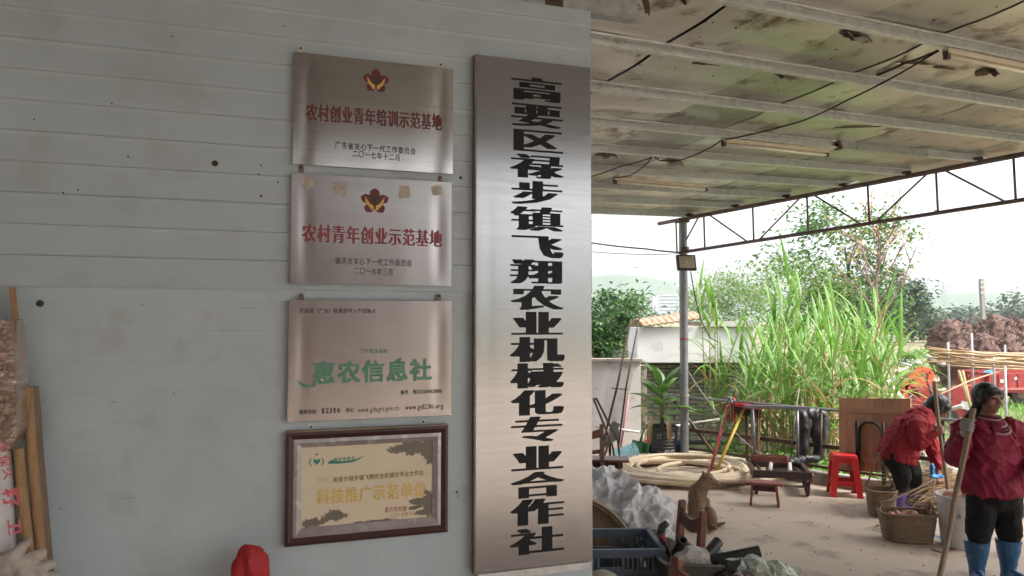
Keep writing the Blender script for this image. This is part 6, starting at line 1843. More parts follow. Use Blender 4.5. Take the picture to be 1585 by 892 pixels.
# ---- bending woman
FB2 = gnd(1400, 791); D2 = FB2.y
B = lambda px, py, dd=0.0: at(px, py, D2 + dd)
w2 = Thing('person', V((FB2.x, FB2.y, 0)), 'person in bright red jacket and purple boots bending over the baskets', 'person')
HC2 = B(1452, 630, -.02); face2 = V((.62, -.42, -.66))
S2 = 1.02
mb = MB(); head_mesh(mb, HC2, face2, S2)
NK = B(1436, 640, .02)
mb.capsule(HC2 - V(face2).normalized()*.05, NK, .050, .058)
SHn, ELn, HDn = B(1418, 657, -.17), B(1423, 687, -.24), B(1457, 667, -.20)
SHf, ELf, HDf = B(1432, 665, .14), B(1446, 702, .08), B(1453, 737, -.02)
HPn, KNn, ANn = B(1386, 712, -.09), B(1397, 737, -.12), B(1389, 782, -.08)
HPf, KNf, ANf = B(1404, 712, .09), B(1414, 735, .05), B(1416, 782, .08)
mb.capsule(NK, B(1395, 695), .11, .14)
for a, b, c in ((SHn, ELn, HDn), (SHf, ELf, HDf)): mb.capsule(a, b, .046, .038); mb.capsule(b, b.lerp(c, .9), .036, .027)
for a, b, c in ((HPn, KNn, ANn), (HPf, KNf, ANf)): mb.capsule(a, b, .085, .055); mb.capsule(b, c, .05, .038)
PT, PE = B(1446, 591, -.23), B(1473, 796, -.42)
axp = (PT-PE).normalized()
hn = PT.lerp(PE, (667-591)/(796-591))
body2 = w2.skin(mb, 'body', skin_m, .008, 4)
face_bits(w2, body2, HC2, face2, S2)
mb = MB(); grip_hand(mb, hn, axp, ELn - hn, 1.05, .016); mb.capsule(hn + (ELn-hn).normalized()*.045, hn + (ELn-hn).normalized()*.13, .028, .032); w2.skin(mb, 'hand', skin_m, .0058, 2, parent=body2)
mb = MB(); mb.ell(HDf, (.035, .025, .042))
for i in range(4): finger(mb, [HDf + V((.016*(i-1.5), -.012, -.02)), HDf + V((.017*(i-1.5), -.03, -.05)), HDf + V((.015*(i-1.5), -.012, -.078))], .0098)
mb.capsule(HDf + V((.025, 0, .0)), HDf + V((.035, -.03, -.045)), .012, .009); mb.capsule(HDf, ELf.lerp(HDf, .6), .028, .033)
w2.skin(mb, 'hand', skin_m, .006, 2, parent=body2)
mb = MB()
sp = [B(1435, 636, .0), B(1425, 648, .0), B(1410, 664, .0), B(1396, 685, .0), B(1388, 703, .0), B(1386, 712, .0)]
ra = [(.10, .085), (.175, .125), (.205, .155), (.205, .165), (.215, .175), (.22, .18)]
mb.tube(sp, [(w_, d_) for w_, d_ in ra], 24, twist=(0, 1, 0))
mb.capsule(SHn, ELn, .080, .070); mb.capsule(ELn, ELn.lerp(hn, .62), .064, .046); mb.capsule(B(1420, 655, -.08), SHn, .10, .082)
mb.capsule(SHf, ELf, .078, .066); mb.capsule(ELf, ELf.lerp(HDf, .62), .062, .046); mb.capsule(B(1428, 655, .06), SHf, .10, .08)
jk2 = w2.skin(mb, 'jacket', jk_b, .010, 3, jf(.017, 7))
mb = MB(); mb.tube([NK + V((math.cos(R(a))*.075 + .02, math.sin(R(a))*.085, .02 + .045*math.cos(R(a+180)))) for a in range(0, 361, 20)], .020, 8, cap=False); w2.part(mb, 'collar', jk_b, jk2, smooth=True)
mb = MB()
for a, b, c in ((HPn, KNn, B(1393, 754, -.1)), (HPf, KNf, B(1416, 752, .07))): mb.capsule(a, b, .105, .082); mb.capsule(b, c, .08, .066)
mb.ell(B(1392, 706), (.14, .17, .11))
w2.skin(mb, 'trousers', trs, .010, 4, fold_noise(.008, (10, 10, 12), 8))
t1, t2 = B(1389, 765, -.09), B(1417, 763, .07)
boot(w2, t1, V((t1.x, t1.y, .07)), (.9, -.35, 0), boot_p, .09, .95); boot(w2, t2, V((t2.x, t2.y, .07)), (.9, -.2, 0), boot_p, .09, .95)
f, r_, u = face_frame(face2); M3 = Matrix((r_, f, u)).transposed()
mb = MB(); mb.ell(HC2 + u*.026 - f*.022, (.096, .106, .104), 18, 12, M3); mb.ell(HC2 - u*.035 - f*.050, (.092, .07, .09), rot=M3)
mb.ell(HC2 + u*.058 + f*.05, (.076, .044, .040), rot=M3)
for q in (-1, 1): mb.ell(HC2 + r_*q*.078 - u*.025 + f*.018, (.020, .05, .07), rot=M3)
HAIR2 = w2.skin(mb, 'hair', hair_m, .008, 2, fold_noise(.003, (40, 40, 12), 1))
pole([PT, PT.lerp(PE, .35) + V((-.01, 0, 0)), PT.lerp(PE, .7) + V((-.005, 0, 0)), PE], 'straight wooden carrying pole held by the bending person, upper end by the hair', .018)
# its foot rests on the straw; blue bag in the hand
blue = mat('blue_film', (.05, .28, .60), .4, c2=(.04, .20, .48), scale=9)
lump('blue_bag', [(B(1443, 727, -.06), (.022, .03, .07)), (B(1447, 738, -.08), (.06, .03, .022)), (B(1456, 737, -.08), (.04, .03, .018))], blue, 'bright blue plastic bag pinched in the bending person\'s hand', 'bag', .007, .010, 24, seed=4)

# ---- baskets
wick = mat('woven_wicker', (.24, .165, .10), .75, c2=(.16, .105, .062), scale=30, stretch=(1, 1, 3), bump=.0015, bscale=90, dirt=(.30, .23, .16), dscale=12, dlo=.55, dhi=.75)
def basket(loc, W_, D_, H_, rz, label, rope_to=None, nrows=17):
    loc = V(loc); th = Thing('wicker_basket', loc, label, 'basket', 'wicker baskets with rope handles')
    rot = Matrix.Rotation(rz, 3, 'Z')
    def ringp(t, out=0.0, n=10):
        k_ = .84 + .16*t**.8
        return [loc + rot @ V((x, y, H_*t + .004)) for x, y in rect_ring(W_*k_+out*2, D_*k_+out*2, min(W_, D_)*.30, n)]
    mb = MB()
    loft(mb, [ringp(0), ringp(.02), ringp(.3), ringp(.6), ringp(1), ], True, False)
    loft(mb, [ringp(1, -.008), ringp(.5, -.009), ringp(.06, -.008)], False, True)
    sh = th.part(mb, 'lining', wick)
    N_ = len(ringp(0))
    for i in range(nrows):
        t = .03 + .93*i/(nrows-1)
        pts = ringp(t, .001)
        pp = []
        for j, p in enumerate(pts):
            c = loc + UP*(p.z-loc.z); d = (p-c).normalized()
            pp.append(p + d*(.0035 if (j//2 + i) % 2 else -.003))
        pp.append(pp[0])
        mb = MB(); mb.tube(pp, [(H_/nrows*.42, .004)]*len(pp), 6, cap=False, twist=(0, 0, 1)); th.part(mb, 'weave_row', wick, smooth=True)
    mb = MB(); pr_ = ringp(1.0, .004); mb.tube(pr_ + [pr_[0]], .011, 7, cap=False); th.part(mb, 'rim', wick, smooth=True)
    rope = mat('brown_rope', (.16, .105, .07), .85, c2=(.11, .07, .045), scale=30)
    if rope_to is not None:
        for s_ in (-1, 1):
            a = loc + rot @ V((s_*W_*.47, .02, H_))
            lp_ = [a + rot @ V((0, .06*math.cos(t), .0)) + UP*(.07*math.sin(t)) for t in [math.pi*i/8 for i in range(9)]]
            th.part(MB().tube(lp_, .007, 6), 'rope_loop', rope, smooth=True)
            th.part(MB().tube(sag_line(a + UP*.068, rope_to, .02, 8), .0085, 6), 'rope_handle', rope, smooth=True)
    return ringp
bl = gnd(1414, 842) + V((0, .10, 0)); 
hand_pt = B(1447, 741, -.08)
Wb = .48*86/88
basket(bl, .44, .27, .245, R(-10), 'front wicker basket holding onions, nearest to the camera', hand_pt)
bl2 = gnd(1366, 802) + V((.03, .08, 0))
basket(bl2, .25, .24, .255, R(-10), 'rear wicker basket, empty, half hidden behind the front one', bl2 + V((-.0, .05, .62)))
onion_m = mat('onion_skin', (.46, .20, .11), .38, c2=(.38, .13, .08), scale=5, stretch=(1, 1, .3), dirt=(.58, .44, .34), dscale=4, dlo=.52, dhi=.7)
rng = random.Random(3)
ol = ['leftmost', 'left rear', 'largest shiny', 'right rear', 'rightmost', 'front', 'middle rear', 'half sunken front']
for i, (dx, dy, r_, dz) in enumerate(((-.13, -.02, .040, .21), (-.075, .03, .038, .215), (.02, -.01, .048, .225), (.07, .05, .038, .215), (.12, -.02, .036, .205), (-.05, -.05, .044, .212), (.0, .06, .038, .21), (.07, -.05, .040, .205))):
    p = bl + Matrix.Rotation(R(-14), 3, 'Z') @ V((dx, dy, dz))
    mb = MB().lathe([(0, -r_*.92), (r_*.5, -r_*.85), (r_*.9, -r_*.4), (r_, .0), (r_*.88, r_*.45), (r_*.5, r_*.82), (r_*.18, r_*1.02), (r_*.10, r_*1.3), (0, r_*1.32)], p, 16, axis=(rng.uniform(-.7, .7), rng.uniform(-.7, .3), 1))
    solo(mb, 'onion', p, onion_m, ol[i] + ' onion among those in the front basket', 'onion', 'onions in the front basket', smooth=True)
mb = MB()
c = bl + UP*.12
fill = Thing('onion_fill', c, 'heap of onions filling the lower part of the front basket', 'onions')
for i in range(20):
    p = bl + Matrix.Rotation(R(-14), 3, 'Z') @ V((rng.uniform(-.13, .13), rng.uniform(-.065, .065), rng.uniform(.07, .15)))
    m2 = MB(); m2.ell(p, (.042, .042, .04), 10, 7); fill.part(m2, 'onion', onion_m, smooth=True)
# white bucket with produce
wb_ = gnd(1503, 853) + V((0, .14, 0))
wbk = Thing('white_bucket', wb_, 'tall white plastic bucket behind the standing person, produce on top', 'bucket')
wbm = mat('white_plastic', (.58, .56, .53), .4, c2=(.50, .47, .44), scale=5, dirt=(.40, .35, .30), dscale=7, dlo=.58, dhi=.75)
wbk.part(MB().lathe([(.145, 0), (.15, .005), (.178, .36), (.184, .37), (.184, .385), (.180, .39), (.180, .41), (.186, .415), (.186, .44), (.176, .44), (.172, .37), (0, .37)], wb_, 30), 'pail', wbm, smooth='auto')
for s_ in (-1, 1):
    h_ = wb_ + V((s_*.05-.12, -.17+.02*s_, .30))
wbk.part(MB().lathe([(.006, 0), (.018, 0), (.018, .004), (.006, .004)], wb_ + V((-.10, -.150, .29)), 12, axis=(-.5, -.85, 0)), 'lug', mat('grey_lug', (.3, .3, .3), .5))
for i in range(12):
    a = rng.uniform(0, 6.28); r_ = rng.uniform(0, .13)
    p = wb_ + V((math.cos(a)*r_, math.sin(a)*r_, .425 + rng.uniform(0, .045)))
    m2 = MB(); m2.ell(p, (.045, .026, .024), 10, 7, Euler((rng.uniform(-.5, .5), rng.uniform(-.5, .5), a)).to_matrix()); wbk.part(m2, 'tuber', mat('orange_tuber', (.52, .22, .12), .5, c2=(.45, .26, .18), scale=12), smooth=True)
# straw bundle
sb = gnd(1455, 800)
stw = Thing('straw_bundle', sb, 'heap of dry straw and twigs lying behind the onion basket', 'straw')
mb = MB(); mats_s = mat('dry_straw', (.36, .25, .13), .8, c2=(.24, .155, .08), scale=9)
cen = B(1460, 765, .12)
for i in range(900):
    a = rng.gauss(R(172), .22); L_ = rng.uniform(.3, .75)
    p = V((cen.x + rng.gauss(0, .19), cen.y + rng.gauss(.05, .13), 0)); p.z = abs(rng.gauss(.12, .09)) + .01
    d = V((math.cos(a), math.sin(a), rng.gauss(0, .12)))
    q0_, q1_ = p - d*L_/2, p + d*L_/2; q0_.z = max(.006, q0_.z); q1_.z = max(.006, q1_.z)
    mid = (q0_+q1_)/2 + V((0, 0, rng.uniform(0, .03)))
    mb.tube([q0_, mid, q1_], [.003, .0038, .002], 4, cap=False)
tag(stw.part(mb, 'straws', mats_s, recalc=False), kind='stuff')
for i in range(14):
    a = rng.uniform(2.4, 4.4); p = V((cen.x - .1 + rng.gauss(0, .1), cen.y - .18, .16 + rng.uniform(-.06, .1)))
    d = V((math.cos(a), -.25, rng.uniform(-.5, .45))).normalized(); L_ = rng.uniform(.25, .45)
    pts = [p]; 
    for k_ in range(6): pts.append(pts[-1] + d*L_/6); d = (d + V((.02, 0, -.14))).normalized(); pts[-1].z = max(.01, pts[-1].z)
    stw.part(MB().tube(pts, .004, 5), 'twig', mats_s, smooth=True)
# pale sack and boxes behind
lump('pale_sack', [(B(1457, 722, .55), (.17, .14, .16)), (B(1462, 700, .55), (.13, .11, .12)), (B(1470, 735, .5), (.14, .12, .16)), (B(1452, 750, .55), (.17, .14, .14)), (B(1475, 752, .5), (.14, .12, .14))], mat('pale_sacking', (.50, .46, .42), .85, c2=(.42, .38, .34), scale=6), 'pale beige sack standing behind the straw, between the two people', 'sack', .014, .02, 6, seed=6)
lump('dark_bag', [(B(1424, 733, .35), (.08, .07, .05)), (B(1436, 728, .35), (.06, .06, .04)), (B(1428, 745, .35), (.10, .09, .06))], mat('black_white_film', (.05, .05, .055), .4, c2=(.45, .45, .46), scale=7), 'black and white plastic bag on the straw behind the bending person', 'bag', .010, .014, 14, seed=11)
# litter on the concrete
g_ = gnd(1462, 832); solo(MB().grid(lambda u, v_: g_ + V(((u-.5)*.13, (v_-.5)*.07, .004 + .022*abs(noise.noise(V((u*3, v_*3, 1)))))), 10, 8), 'plastic_scrap', g_, blue, 'flat blue plastic scrap on the concrete beside the onion basket', 'scrap', smooth=True)
g_ = gnd(1370, 825); solo(MB().grid(lambda u, v_: g_ + V((-.06 + u*.16, .08 - u*.16 + (v_-.5)*.05, .006 + .012*abs(noise.noise(V((u*3, v_*2, 4)))))), 8, 4), 'paper_strip', g_, mat('pale_paper', (.55, .52, .46), .8), 'pale paper strip lying in front of the baskets', 'paper', smooth=True)
g_ = gnd(1357, 820); lf = Thing('fallen_leaf', g_, 'withered green leaf on the concrete left of the baskets', 'leaf')
mb = MB(); mb.blade([g_ + V((-.12, 0, .01)), g_ + V((-.04, .01, .016)), g_ + V((.03, .0, .03)), g_ + V((.08, .01, .012))], [.004, .008, .026, .002], V((0, 1, 0)), .4); lf.part(mb, 'blade', leafd, recalc=False)
mb = MB(); mb.blade([g_ + V((.0, .02, .01)), g_ + V((.04, .04, .03)), g_ + V((.09, .05, .012))], [.004, .02, .002], V((0, 1, 0)), .4); lf.part(mb, 'blade', g_jack, recalc=False)
rp_ = [gnd(1442, 852), gnd(1462, 858), gnd(1480, 850), gnd(1490, 838), gnd(1487, 826)]
solo(MB().tube([p + UP*.008 for p in rp_], .006, 6), 'red_rope', rp_[0], mat('dull_red_rope', (.28, .10, .07), .85), 'dull red rope end lying by the white bucket', 'rope', smooth=True)
rng = random.Random(12)
mb = MB()
for i in range(60):
    g_ = gnd(rng.uniform(1110, 1580), rng.uniform(775, 892))
    pl = [(math.cos(t)*rng.uniform(.004, .013), math.sin(t)*rng.uniform(.003, .008)) for t in [k_*1.05 for k_ in range(6)]]
    mb.prism(pl, g_ + UP*.004, (1, 0, 0), (0, 1, 0), (0, 0, -.003))
tag(mb.build('dirt', mat('dark_crumb', (.14, .10, .075), .9)), 'dark crumbs of dirt scattered over the concrete', 'dirt', None, 'stuff')

# ---- dog
dg_ = gnd(1086, 818); DD = dg_.y
C = lambda px, py, dd=0.0: at(px, py, DD + dd)
fur = mat('brown_brindle_fur', (.31, .195, .115), .85, c2=(.17, .105, .062), scale=12, stretch=(1, 1, .5), dirt=(.065, .042, .03), dscale=14, dlo=.55, dhi=.7, bump=.004, bscale=70)
dog = Thing('dog', V((dg_.x, dg_.y, 0)), 'brindle brown dog sitting on the concrete, looking right', 'dog')
mb = MB()
mb.ell(C(1081, 804, .02), (.092, .12, .09)); mb.ell(C(1079, 787, .02), (.088, .11, .13)); mb.ell(C(1079, 768, .02), (.082, .09, .12)); mb.capsule(C(1080, 768, .02), C(1087, 750, 0), .078, .060)
mb.capsule(C(1087, 752), C(1093, 742), .062, .056); mb.ell(C(1095, 741), (.062, .055, .056)); mb.capsule(C(1099, 743, -.01), C(1112, 749, -.03), .038, .022); mb.ell(C(1115, 749.5, -.035), (.012, .014, .011))
for px, py, tx_, ty_, dd in ((1090, 737, 1088, 728, -.03), (1096, 735, 1097, 726, .04)):
    mb.tube([C(px, py, dd), C((px+tx_)/2, (py+ty_)/2, dd), C(tx_, ty_, dd)], [(.030, .014), (.024, .012), (.004, .004)], 8)
mb.capsule(C(1093, 775, .10), C(1095, 800, .10), .035, .024); mb.capsule(C(1095, 800, .10), C(1096, 813, .08), .024, .02); 
mb.capsule(C(1083, 775, .10), C(1086, 812, .12), .034, .022)
mb.ell(C(1099, 798, -.07), (.055, .065, .085)); mb.capsule(C(1104, 803, -.10), C(1100, 815, -.10), .036, .026); mb.capsule(C(1099, 817, -.11), C(1107, 817, -.16), .024, .021)
mb.ell(C(1073, 803, .0), (.06, .09, .075)); mb.capsule(C(1071, 814, -.05), C(1077, 817, -.12), .026, .022)
mb.capsule(C(1100, 812, .06), C(1112, 812, .04), .024, .018); mb.capsule(C(1112, 812, .04), C(1122, 809, .02), .018, .008)
bd = dog.skin(mb, 'body', fur, .0075, 4, fold_noise(.0035, (26, 26, 14), 2))
dog.part(MB().ell(C(1116.5, 749, -.04), (.010, .011, .009)), 'nose', dark_eye, bd, smooth=True)
dog.part(MB().ell(C(1101, 741, -.055), (.006, .005, .006)), 'eye', dark_eye, bd, smooth=True)

def strands(th, body, m, n, L_, w_, lay, seed, name, rngz=None):
    """short hairs standing on a body's surface"""
    rng = random.Random(seed); me = body.data; mb = MB(); P_ = me.polygons; k_ = len(P_)
    for i in range(n):
        p = P_[rng.randrange(k_)]
        c = V(p.center); nm = V(p.normal)
        d = (nm*rng.uniform(.25, .6) + V(lay(c)) + V((rng.gauss(0, .25), rng.gauss(0, .25), rng.gauss(0, .25)))).normalized()
        s_ = d.cross(nm)
        if s_.length < .05: continue
        s_.normalize(); l_ = L_*rng.uniform(.5, 1.2)
        b = len(mb.v)
        mb.v += [c - s_*w_ - nm*.002, c + s_*w_ - nm*.002, c + d*l_ + V((0, 0, -.1*l_))]; mb.f.append((b, b+1, b+2))
    o = link(name, mb.mesh(name, recalc=False), m, body); tag(o, kind='stuff')
strands(dog, bd, mat('fur_strand', (.36, .235, .145), .8, c2=(.17, .105, .062), scale=9), 16000, .020, .0013, lambda c: (0, 0, -.8), 5, 'fur')

for th_, h_, c_ in ((w1, HAIR1, HC - w1.o), (w2, HAIR2, HC2 - w2.o)):
    strands(th_, h_, mat('hair_strand', (.008, .007, .007), .7, spec=.2), 5000, .026, .0009, lambda c, c_=c_: V((c.x-c_.x, c.y-c_.y, -.12)).normalized()*.4 + V((0, 0, -.9)), 8, 'hair_strands')
# ================================================================== beyond the railing, right: rubble, machines, stump heap
red_paint = mat('worn_red_paint', (.34, .035, .035), .5, c2=(.26, .03, .03), scale=4, dirt=(.32, .18, .13), dscale=5, dlo=.58, dhi=.75)
orange_paint = mat('orange_red_paint', (.50, .10, .04), .5, c2=(.42, .07, .03), scale=5)
white_junk = mat('white_junk', (.58, .57, .55), .7, c2=(.44, .42, .40), scale=5)
G = lambda px, d, z=0.0: V((at(px, 560, d).x, d, z))
# three-wheeled cargo truck
DT = 17.0
k = DT/FPX
tr0 = G(1560, DT)
tk = Thing('cargo_tricycle', tr0, 'red three-wheeled cargo truck with open bed at the right edge', 'truck')
X = lambda px: at(px, 560, DT).x
Z = lambda py: at(1550, py, DT).z
xl, xr_ = X(1530), X(1530) + 1.75
zb_, zt_ = Z(604), Z(578)
tk.part(MB().box(V(((xl+xr_)/2, DT+.6, zb_-.03)), (xr_-xl, 1.2, .06)), 'bed_floor', red_paint)
tk.part(MB().box(V(((xl+xr_)/2, DT, (zb_+zt_)/2)), (xr_-xl, .03, zt_-zb_)), 'side_board', red_paint, bevel=.004)
tk.part(MB().box(V(((xl+xr_)/2, DT+1.2, (zb_+zt_)/2)), (xr_-xl, .03, zt_-zb_)), 'side_board', red_paint, bevel=.004)
tk.part(MB().box(V((xl, DT+.6, (zb_+zt_)/2)), (.03, 1.2, zt_-zb_)), 'tail_board', red_paint)
for i in range(9):
    x = xl + (xr_-xl)*i/8
    tk.part(MB().box(V((x, DT-.022, (zb_+zt_)/2)), (.035, .02, zt_-zb_-.02)), 'rib', red_paint)
tk.part(MB().box(V(((xl+xr_)/2, DT-.022, zb_+.03)), (xr_-xl, .022, .05)), 'lower_rail', mat('pink_trim', (.5, .18, .15), .5))
# ribbed tail guard left of the bed
for i in range(7):
    x = X(1505) + (xl-X(1505)-.06)*i/6
    tk.part(MB().box(V((x, DT+.1, (zb_+zt_)/2-.03)), (.05, .03, (zt_-zb_)*.9), Euler((0, .3, 0)).to_matrix()), 'guard_rib', red_paint)
tk.part(MB().box(V(((X(1503)+xl)/2, DT+.13, (zb_+zt_)/2-.03)), (xl-X(1503), .02, (zt_-zb_)*.9)), 'guard_panel', red_paint)
wm = mat('white_mark', (.62, .58, .55), .6)
tk.part(MB().box(V((X(1549), DT-.026, Z(590))), (.09, .006, .08)), 'white_plate', wm)
mb = MB(); poly = []
for i in range(10):
    a = R(90+36*i); rr_ = .055 if i % 2 == 0 else .022
    poly.append((math.cos(a)*rr_*1.4, math.sin(a)*rr_))
mb.prism(poly, V((X(1571), DT-.018, Z(586))), t=(0, -.008, 0)); tk.part(mb, 'star_mark', wm)
for px in (1540, 1585, 1640):
    c = V((X(px), DT+.12, .26))
    w_ = tk.part(MB().lathe([(.10, -.05), (.22, -.06), (.26, -.045), (.265, 0), (.26, .045), (.22, .06), (.10, .05)], c, 20, axis=(0, 1, 0)), 'wheel', mat('dusty_tyre', (.045, .04, .036), .85), smooth='auto')
    tk.part(MB().lathe([(0, -.052), (.12, -.052), (.13, -.02), (0, -.02)], c, 14, axis=(0, 1, 0)), 'rim', mat('rusty_rim', (.20, .12, .09), .6), w_, smooth='auto')
tk.part(MB().bar((xl+.05, DT+.3, zb_-.12), (xr_, DT+.3, zb_-.12), .07, .10), 'chassis', black_iron)
tk.part(MB().bar((xl+.05, DT+.9, zb_-.12), (xr_, DT+.9, zb_-.12), .07, .10), 'chassis', black_iron)
lump('blue_tarp', [(at(1532, 577, DT+.3), (.12, .12, .07)), (at(1527, 583, DT+.3), (.10, .1, .1))], blue, 'small blue tarp lying on the bed of the cargo truck', 'tarp', .02, .03, 6)
# bamboo rack: posts carrying a loose deck of bamboo
pst = mat('thin_grey_post', (.40, .39, .40), .6, c2=(.30, .28, .28), scale=5)
rack = Thing('bamboo_rack', G(1505, 13.5), 'rack of thin posts carrying long loose bamboo canes', 'rack')
for px, d, py in ((1468, 13.0, 530), (1505, 13.4, 516), (1538, 12.8, 548), (1555, 12.4, 567), (1556, 14.5, 534), (1600, 13, 560)):
    b = G(px, d, -.06); t = at(px, py, d)
    rack.part(MB().tube([b, V((b.x, b.y, t.z))], .020, 7), 'post', pst, smooth=True)
bam3 = mat('dry_bamboo', (.44, .30, .17), .55, c2=(.34, .21, .11), scale=6)
rng = random.Random(33)
for i in range(30):
    y0 = rng.uniform(537, 566); y1 = rng.uniform(530, 580)
    x0 = rng.uniform(1430, 1500) if i > 4 else 1434 + i*3
    if i <= 4: y0 = 537 + i*1.5
    d0 = rng.uniform(12.6, 14.0)
    a = at(x0, y0, d0); b = at(1680, y0 + (y1-y0)*.8 if i > 4 else 560, d0 + rng.uniform(-.6, .6))
    rack.part(MB().tube(sag_line(a, b, .05, 5), [.016, .018, .018, .017, .015, .012], 6), 'bamboo_cane', bam3, smooth=True)
cane_l = Thing('slanting_cane', G(1440, 12.2), 'single thin bamboo cane slanting up to the rack', 'cane')
cane_l.part(MB().tube([at(1440, 618, 12.0), at(1500, 590, 12.4), at(1585, 563, 12.8), at(1640, 550, 13)], .013, 6), 'cane', bam3, smooth=True)
cane_l.part(MB().tube([G(1438, 12.0, -.06), at(1440, 618, 12.0)], .012, 6), 'prop', bam3, smooth=True)
for i, (p, q_) in enumerate((((1484, 574), (1512, 640)), ((1490, 574), (1508, 620)))):
    a = at(*p, 13.2); b = G(q_[0], 13.2, -.05)
    solo(MB().tube([a, b], .022, 7), 'bamboo_stick', b, mat('pale_bamboo', (.58, .52, .26), .6), ('left' if i == 0 else 'right') + ' one of two pale sticks propped against the rack', 'stick', 'pale sticks at the rack', smooth=True)
# red machines lying in the scrap
def tiller(px, d, label, s=1.0, m=red_paint, flip=1):
    o = G(px, d, -.05); th = Thing('scrap_machine', o, label, 'machine', 'red scrap machines')
    P = lambda x, y, z: o + V((x*flip, y, z))*s
    mb = MB(); mb.prism([(-.45, .1), (.5, .1), (.62, .35), (.35, .62), (-.1, .55), (-.5, .38)], P(0, -.2, 0), (s*flip, 0, 0), (0, 0, s), (0, .4*s, 0)); th.part(mb, 'hood', m, bevel=.02)
    mb = MB(); mb.prism([(-.2, .58), (.4, .62), (.5, .85), (-.05, .80)], P(0, -.16, 0), (s*flip, 0, 0), (0, 0, s), (0, .3*s, 0)); th.part(mb, 'tank', m, bevel=.02)
    th.part(MB().box(P(.15, -.215, .40), V((.30, .02, .18))*s, Euler((0, .25*flip, 0)).to_matrix()), 'white_panel', white_junk)
    for x in (-.42, .45): th.part(MB().tube([P(x, -.1, .15), P(x*1.5, -.05, .9 if x < 0 else .5)], .03*s, 7), 'handle', black_iron if x < 0 else m, smooth=True)
    for x in (-.3, .35): th.part(MB().lathe([(.05, -.06), (.16, -.06), (.17, 0), (.16, .06), (.05, .06)], P(x, -.26, .15), 16, axis=(0, 1, 0)), 'wheel', mat('dusty_tyre', (.045, .04, .036), .85), smooth='auto')
    return th
tiller(1476, 14.5, 'largest red scrap machine with a white panel, beside the cargo truck', .85)
tiller(1440, 15.5, 'red scrap machine half buried in white rubbish, above the bending person', .72, red_paint, -1)
fr2 = Thing('scrap_metal', G(1415, 16.5), 'orange-red bent scrap frame standing in the rubble', 'frame')
for a, b in (((1398, 600), (1425, 571)), ((1425, 571), (1440, 575)), ((1440, 575), (1438, 600)), ((1398, 600), (1438, 597)), ((1405, 592), (1430, 588))):
    fr2.part(MB().bar(at(*a, 16.5), at(*b, 16.5), .10, .13), 'bar', orange_paint, bevel=.01)
for px in (1400, 1437): fr2.part(MB().bar(at(px, 600, 16.5), G(px, 16.5, -.08), .1, .1), 'leg', orange_paint)
# white rubbish
rng = random.Random(77)
nm = 0
spots = [(1383, 612, 12.5, .30), (1400, 590, 15, .33), (1392, 575, 17, .4), (1430, 612, 13.5, .32), (1412, 628, 12, .25), (1445, 640, 12, .2), (1376, 632, 11.3, .2), (1498, 612, 13.2, .28), (1452, 600, 14.2, .22), (1408, 560, 18, .35), (1420, 598, 0, .34), (1440, 588, 0, .3), (1372, 604, 0, .4), (1466, 628, 0, .3)]
wh = ['nearest the grass', 'below the orange frame', 'behind the orange frame', 'beside the bending person\'s pole', 'small, above the bending person\'s back', 'flat, right of the bending person\'s head', 'smallest, beside the table board', 'under the pale sticks', 'between the two red machines', 'farthest back', 'in front of the orange frame', 'right foot of the orange frame', 'half inside the grass', 'below the largest red machine']
for i, (px, py, d, r_) in enumerate(spots):
    d = 2.03*FPX/(py + 10 - HOR); r_ = r_*52*d/FPX
    p = at(px, py, d)
    b = V((p.x, p.y, -.05 + r_*.25))
    sp2 = [(b + V((rng.uniform(-.8, .8)*r_, rng.uniform(-.4, .4)*r_, rng.uniform(0, .35)*r_)), (r_*rng.uniform(.4, .8), r_*.5, r_*rng.uniform(.2, .4))) for _ in range(5)]
    lump('rubbish_bag', sp2, [white_junk, mat('pale_blue_junk', (.40, .50, .56), .6), mat('cream_junk', (.55, .48, .36), .7)][i % 3 if i % 3 != 1 or i > 5 else 0], 'crumpled pale rubbish bag in the rubble, ' + wh[i], 'rubbish', .03, .05, 4, 'rubbish bags in the rubble', seed=i)
for i, (a, b, d) in enumerate((((1434, 551), (1462, 565), 18.5), ((1372, 590), (1404, 628), 12.8), ((1450, 640), (1490, 628), 11.5), ((1386, 560), (1410, 566), 19))):
    solo(MB().tube([at(*a, d), at(*b, d-.4)], .05 if i < 2 else .03, 9), 'scrap_pipe', at(*a, d), white_junk, ('white pipe lying before the stump heap', 'long white strip slanting across the rubble', 'thin pale pipe near the bending person\'s head', 'distant white pipe left of the stump heap')[i], 'pipe', 'pale scrap pipes', smooth=True)
mb = MB()
for i in range(1400):
    px = rng.uniform(1365, 1520); d = rng.uniform(10.5, 19)
    p = G(px, d, -.07 + abs(rng.gauss(0, .04)))
    s_ = rng.uniform(.015, .07)
    mb.box(p, (s_*rng.uniform(.6, 2.5), s_, s_*rng.uniform(.2, .8)), Euler((rng.uniform(-1, 1), rng.uniform(-1, 1), rng.uniform(0, 3))).to_matrix())
tag(mb.build('rubble', mat('pale_rubble', (.42, .36, .30), .9, c2=(.25, .19, .14), scale=1.5), recalc=False), 'loose pale rubble and scraps on the ground beyond the railing', 'rubble', None, 'stuff')
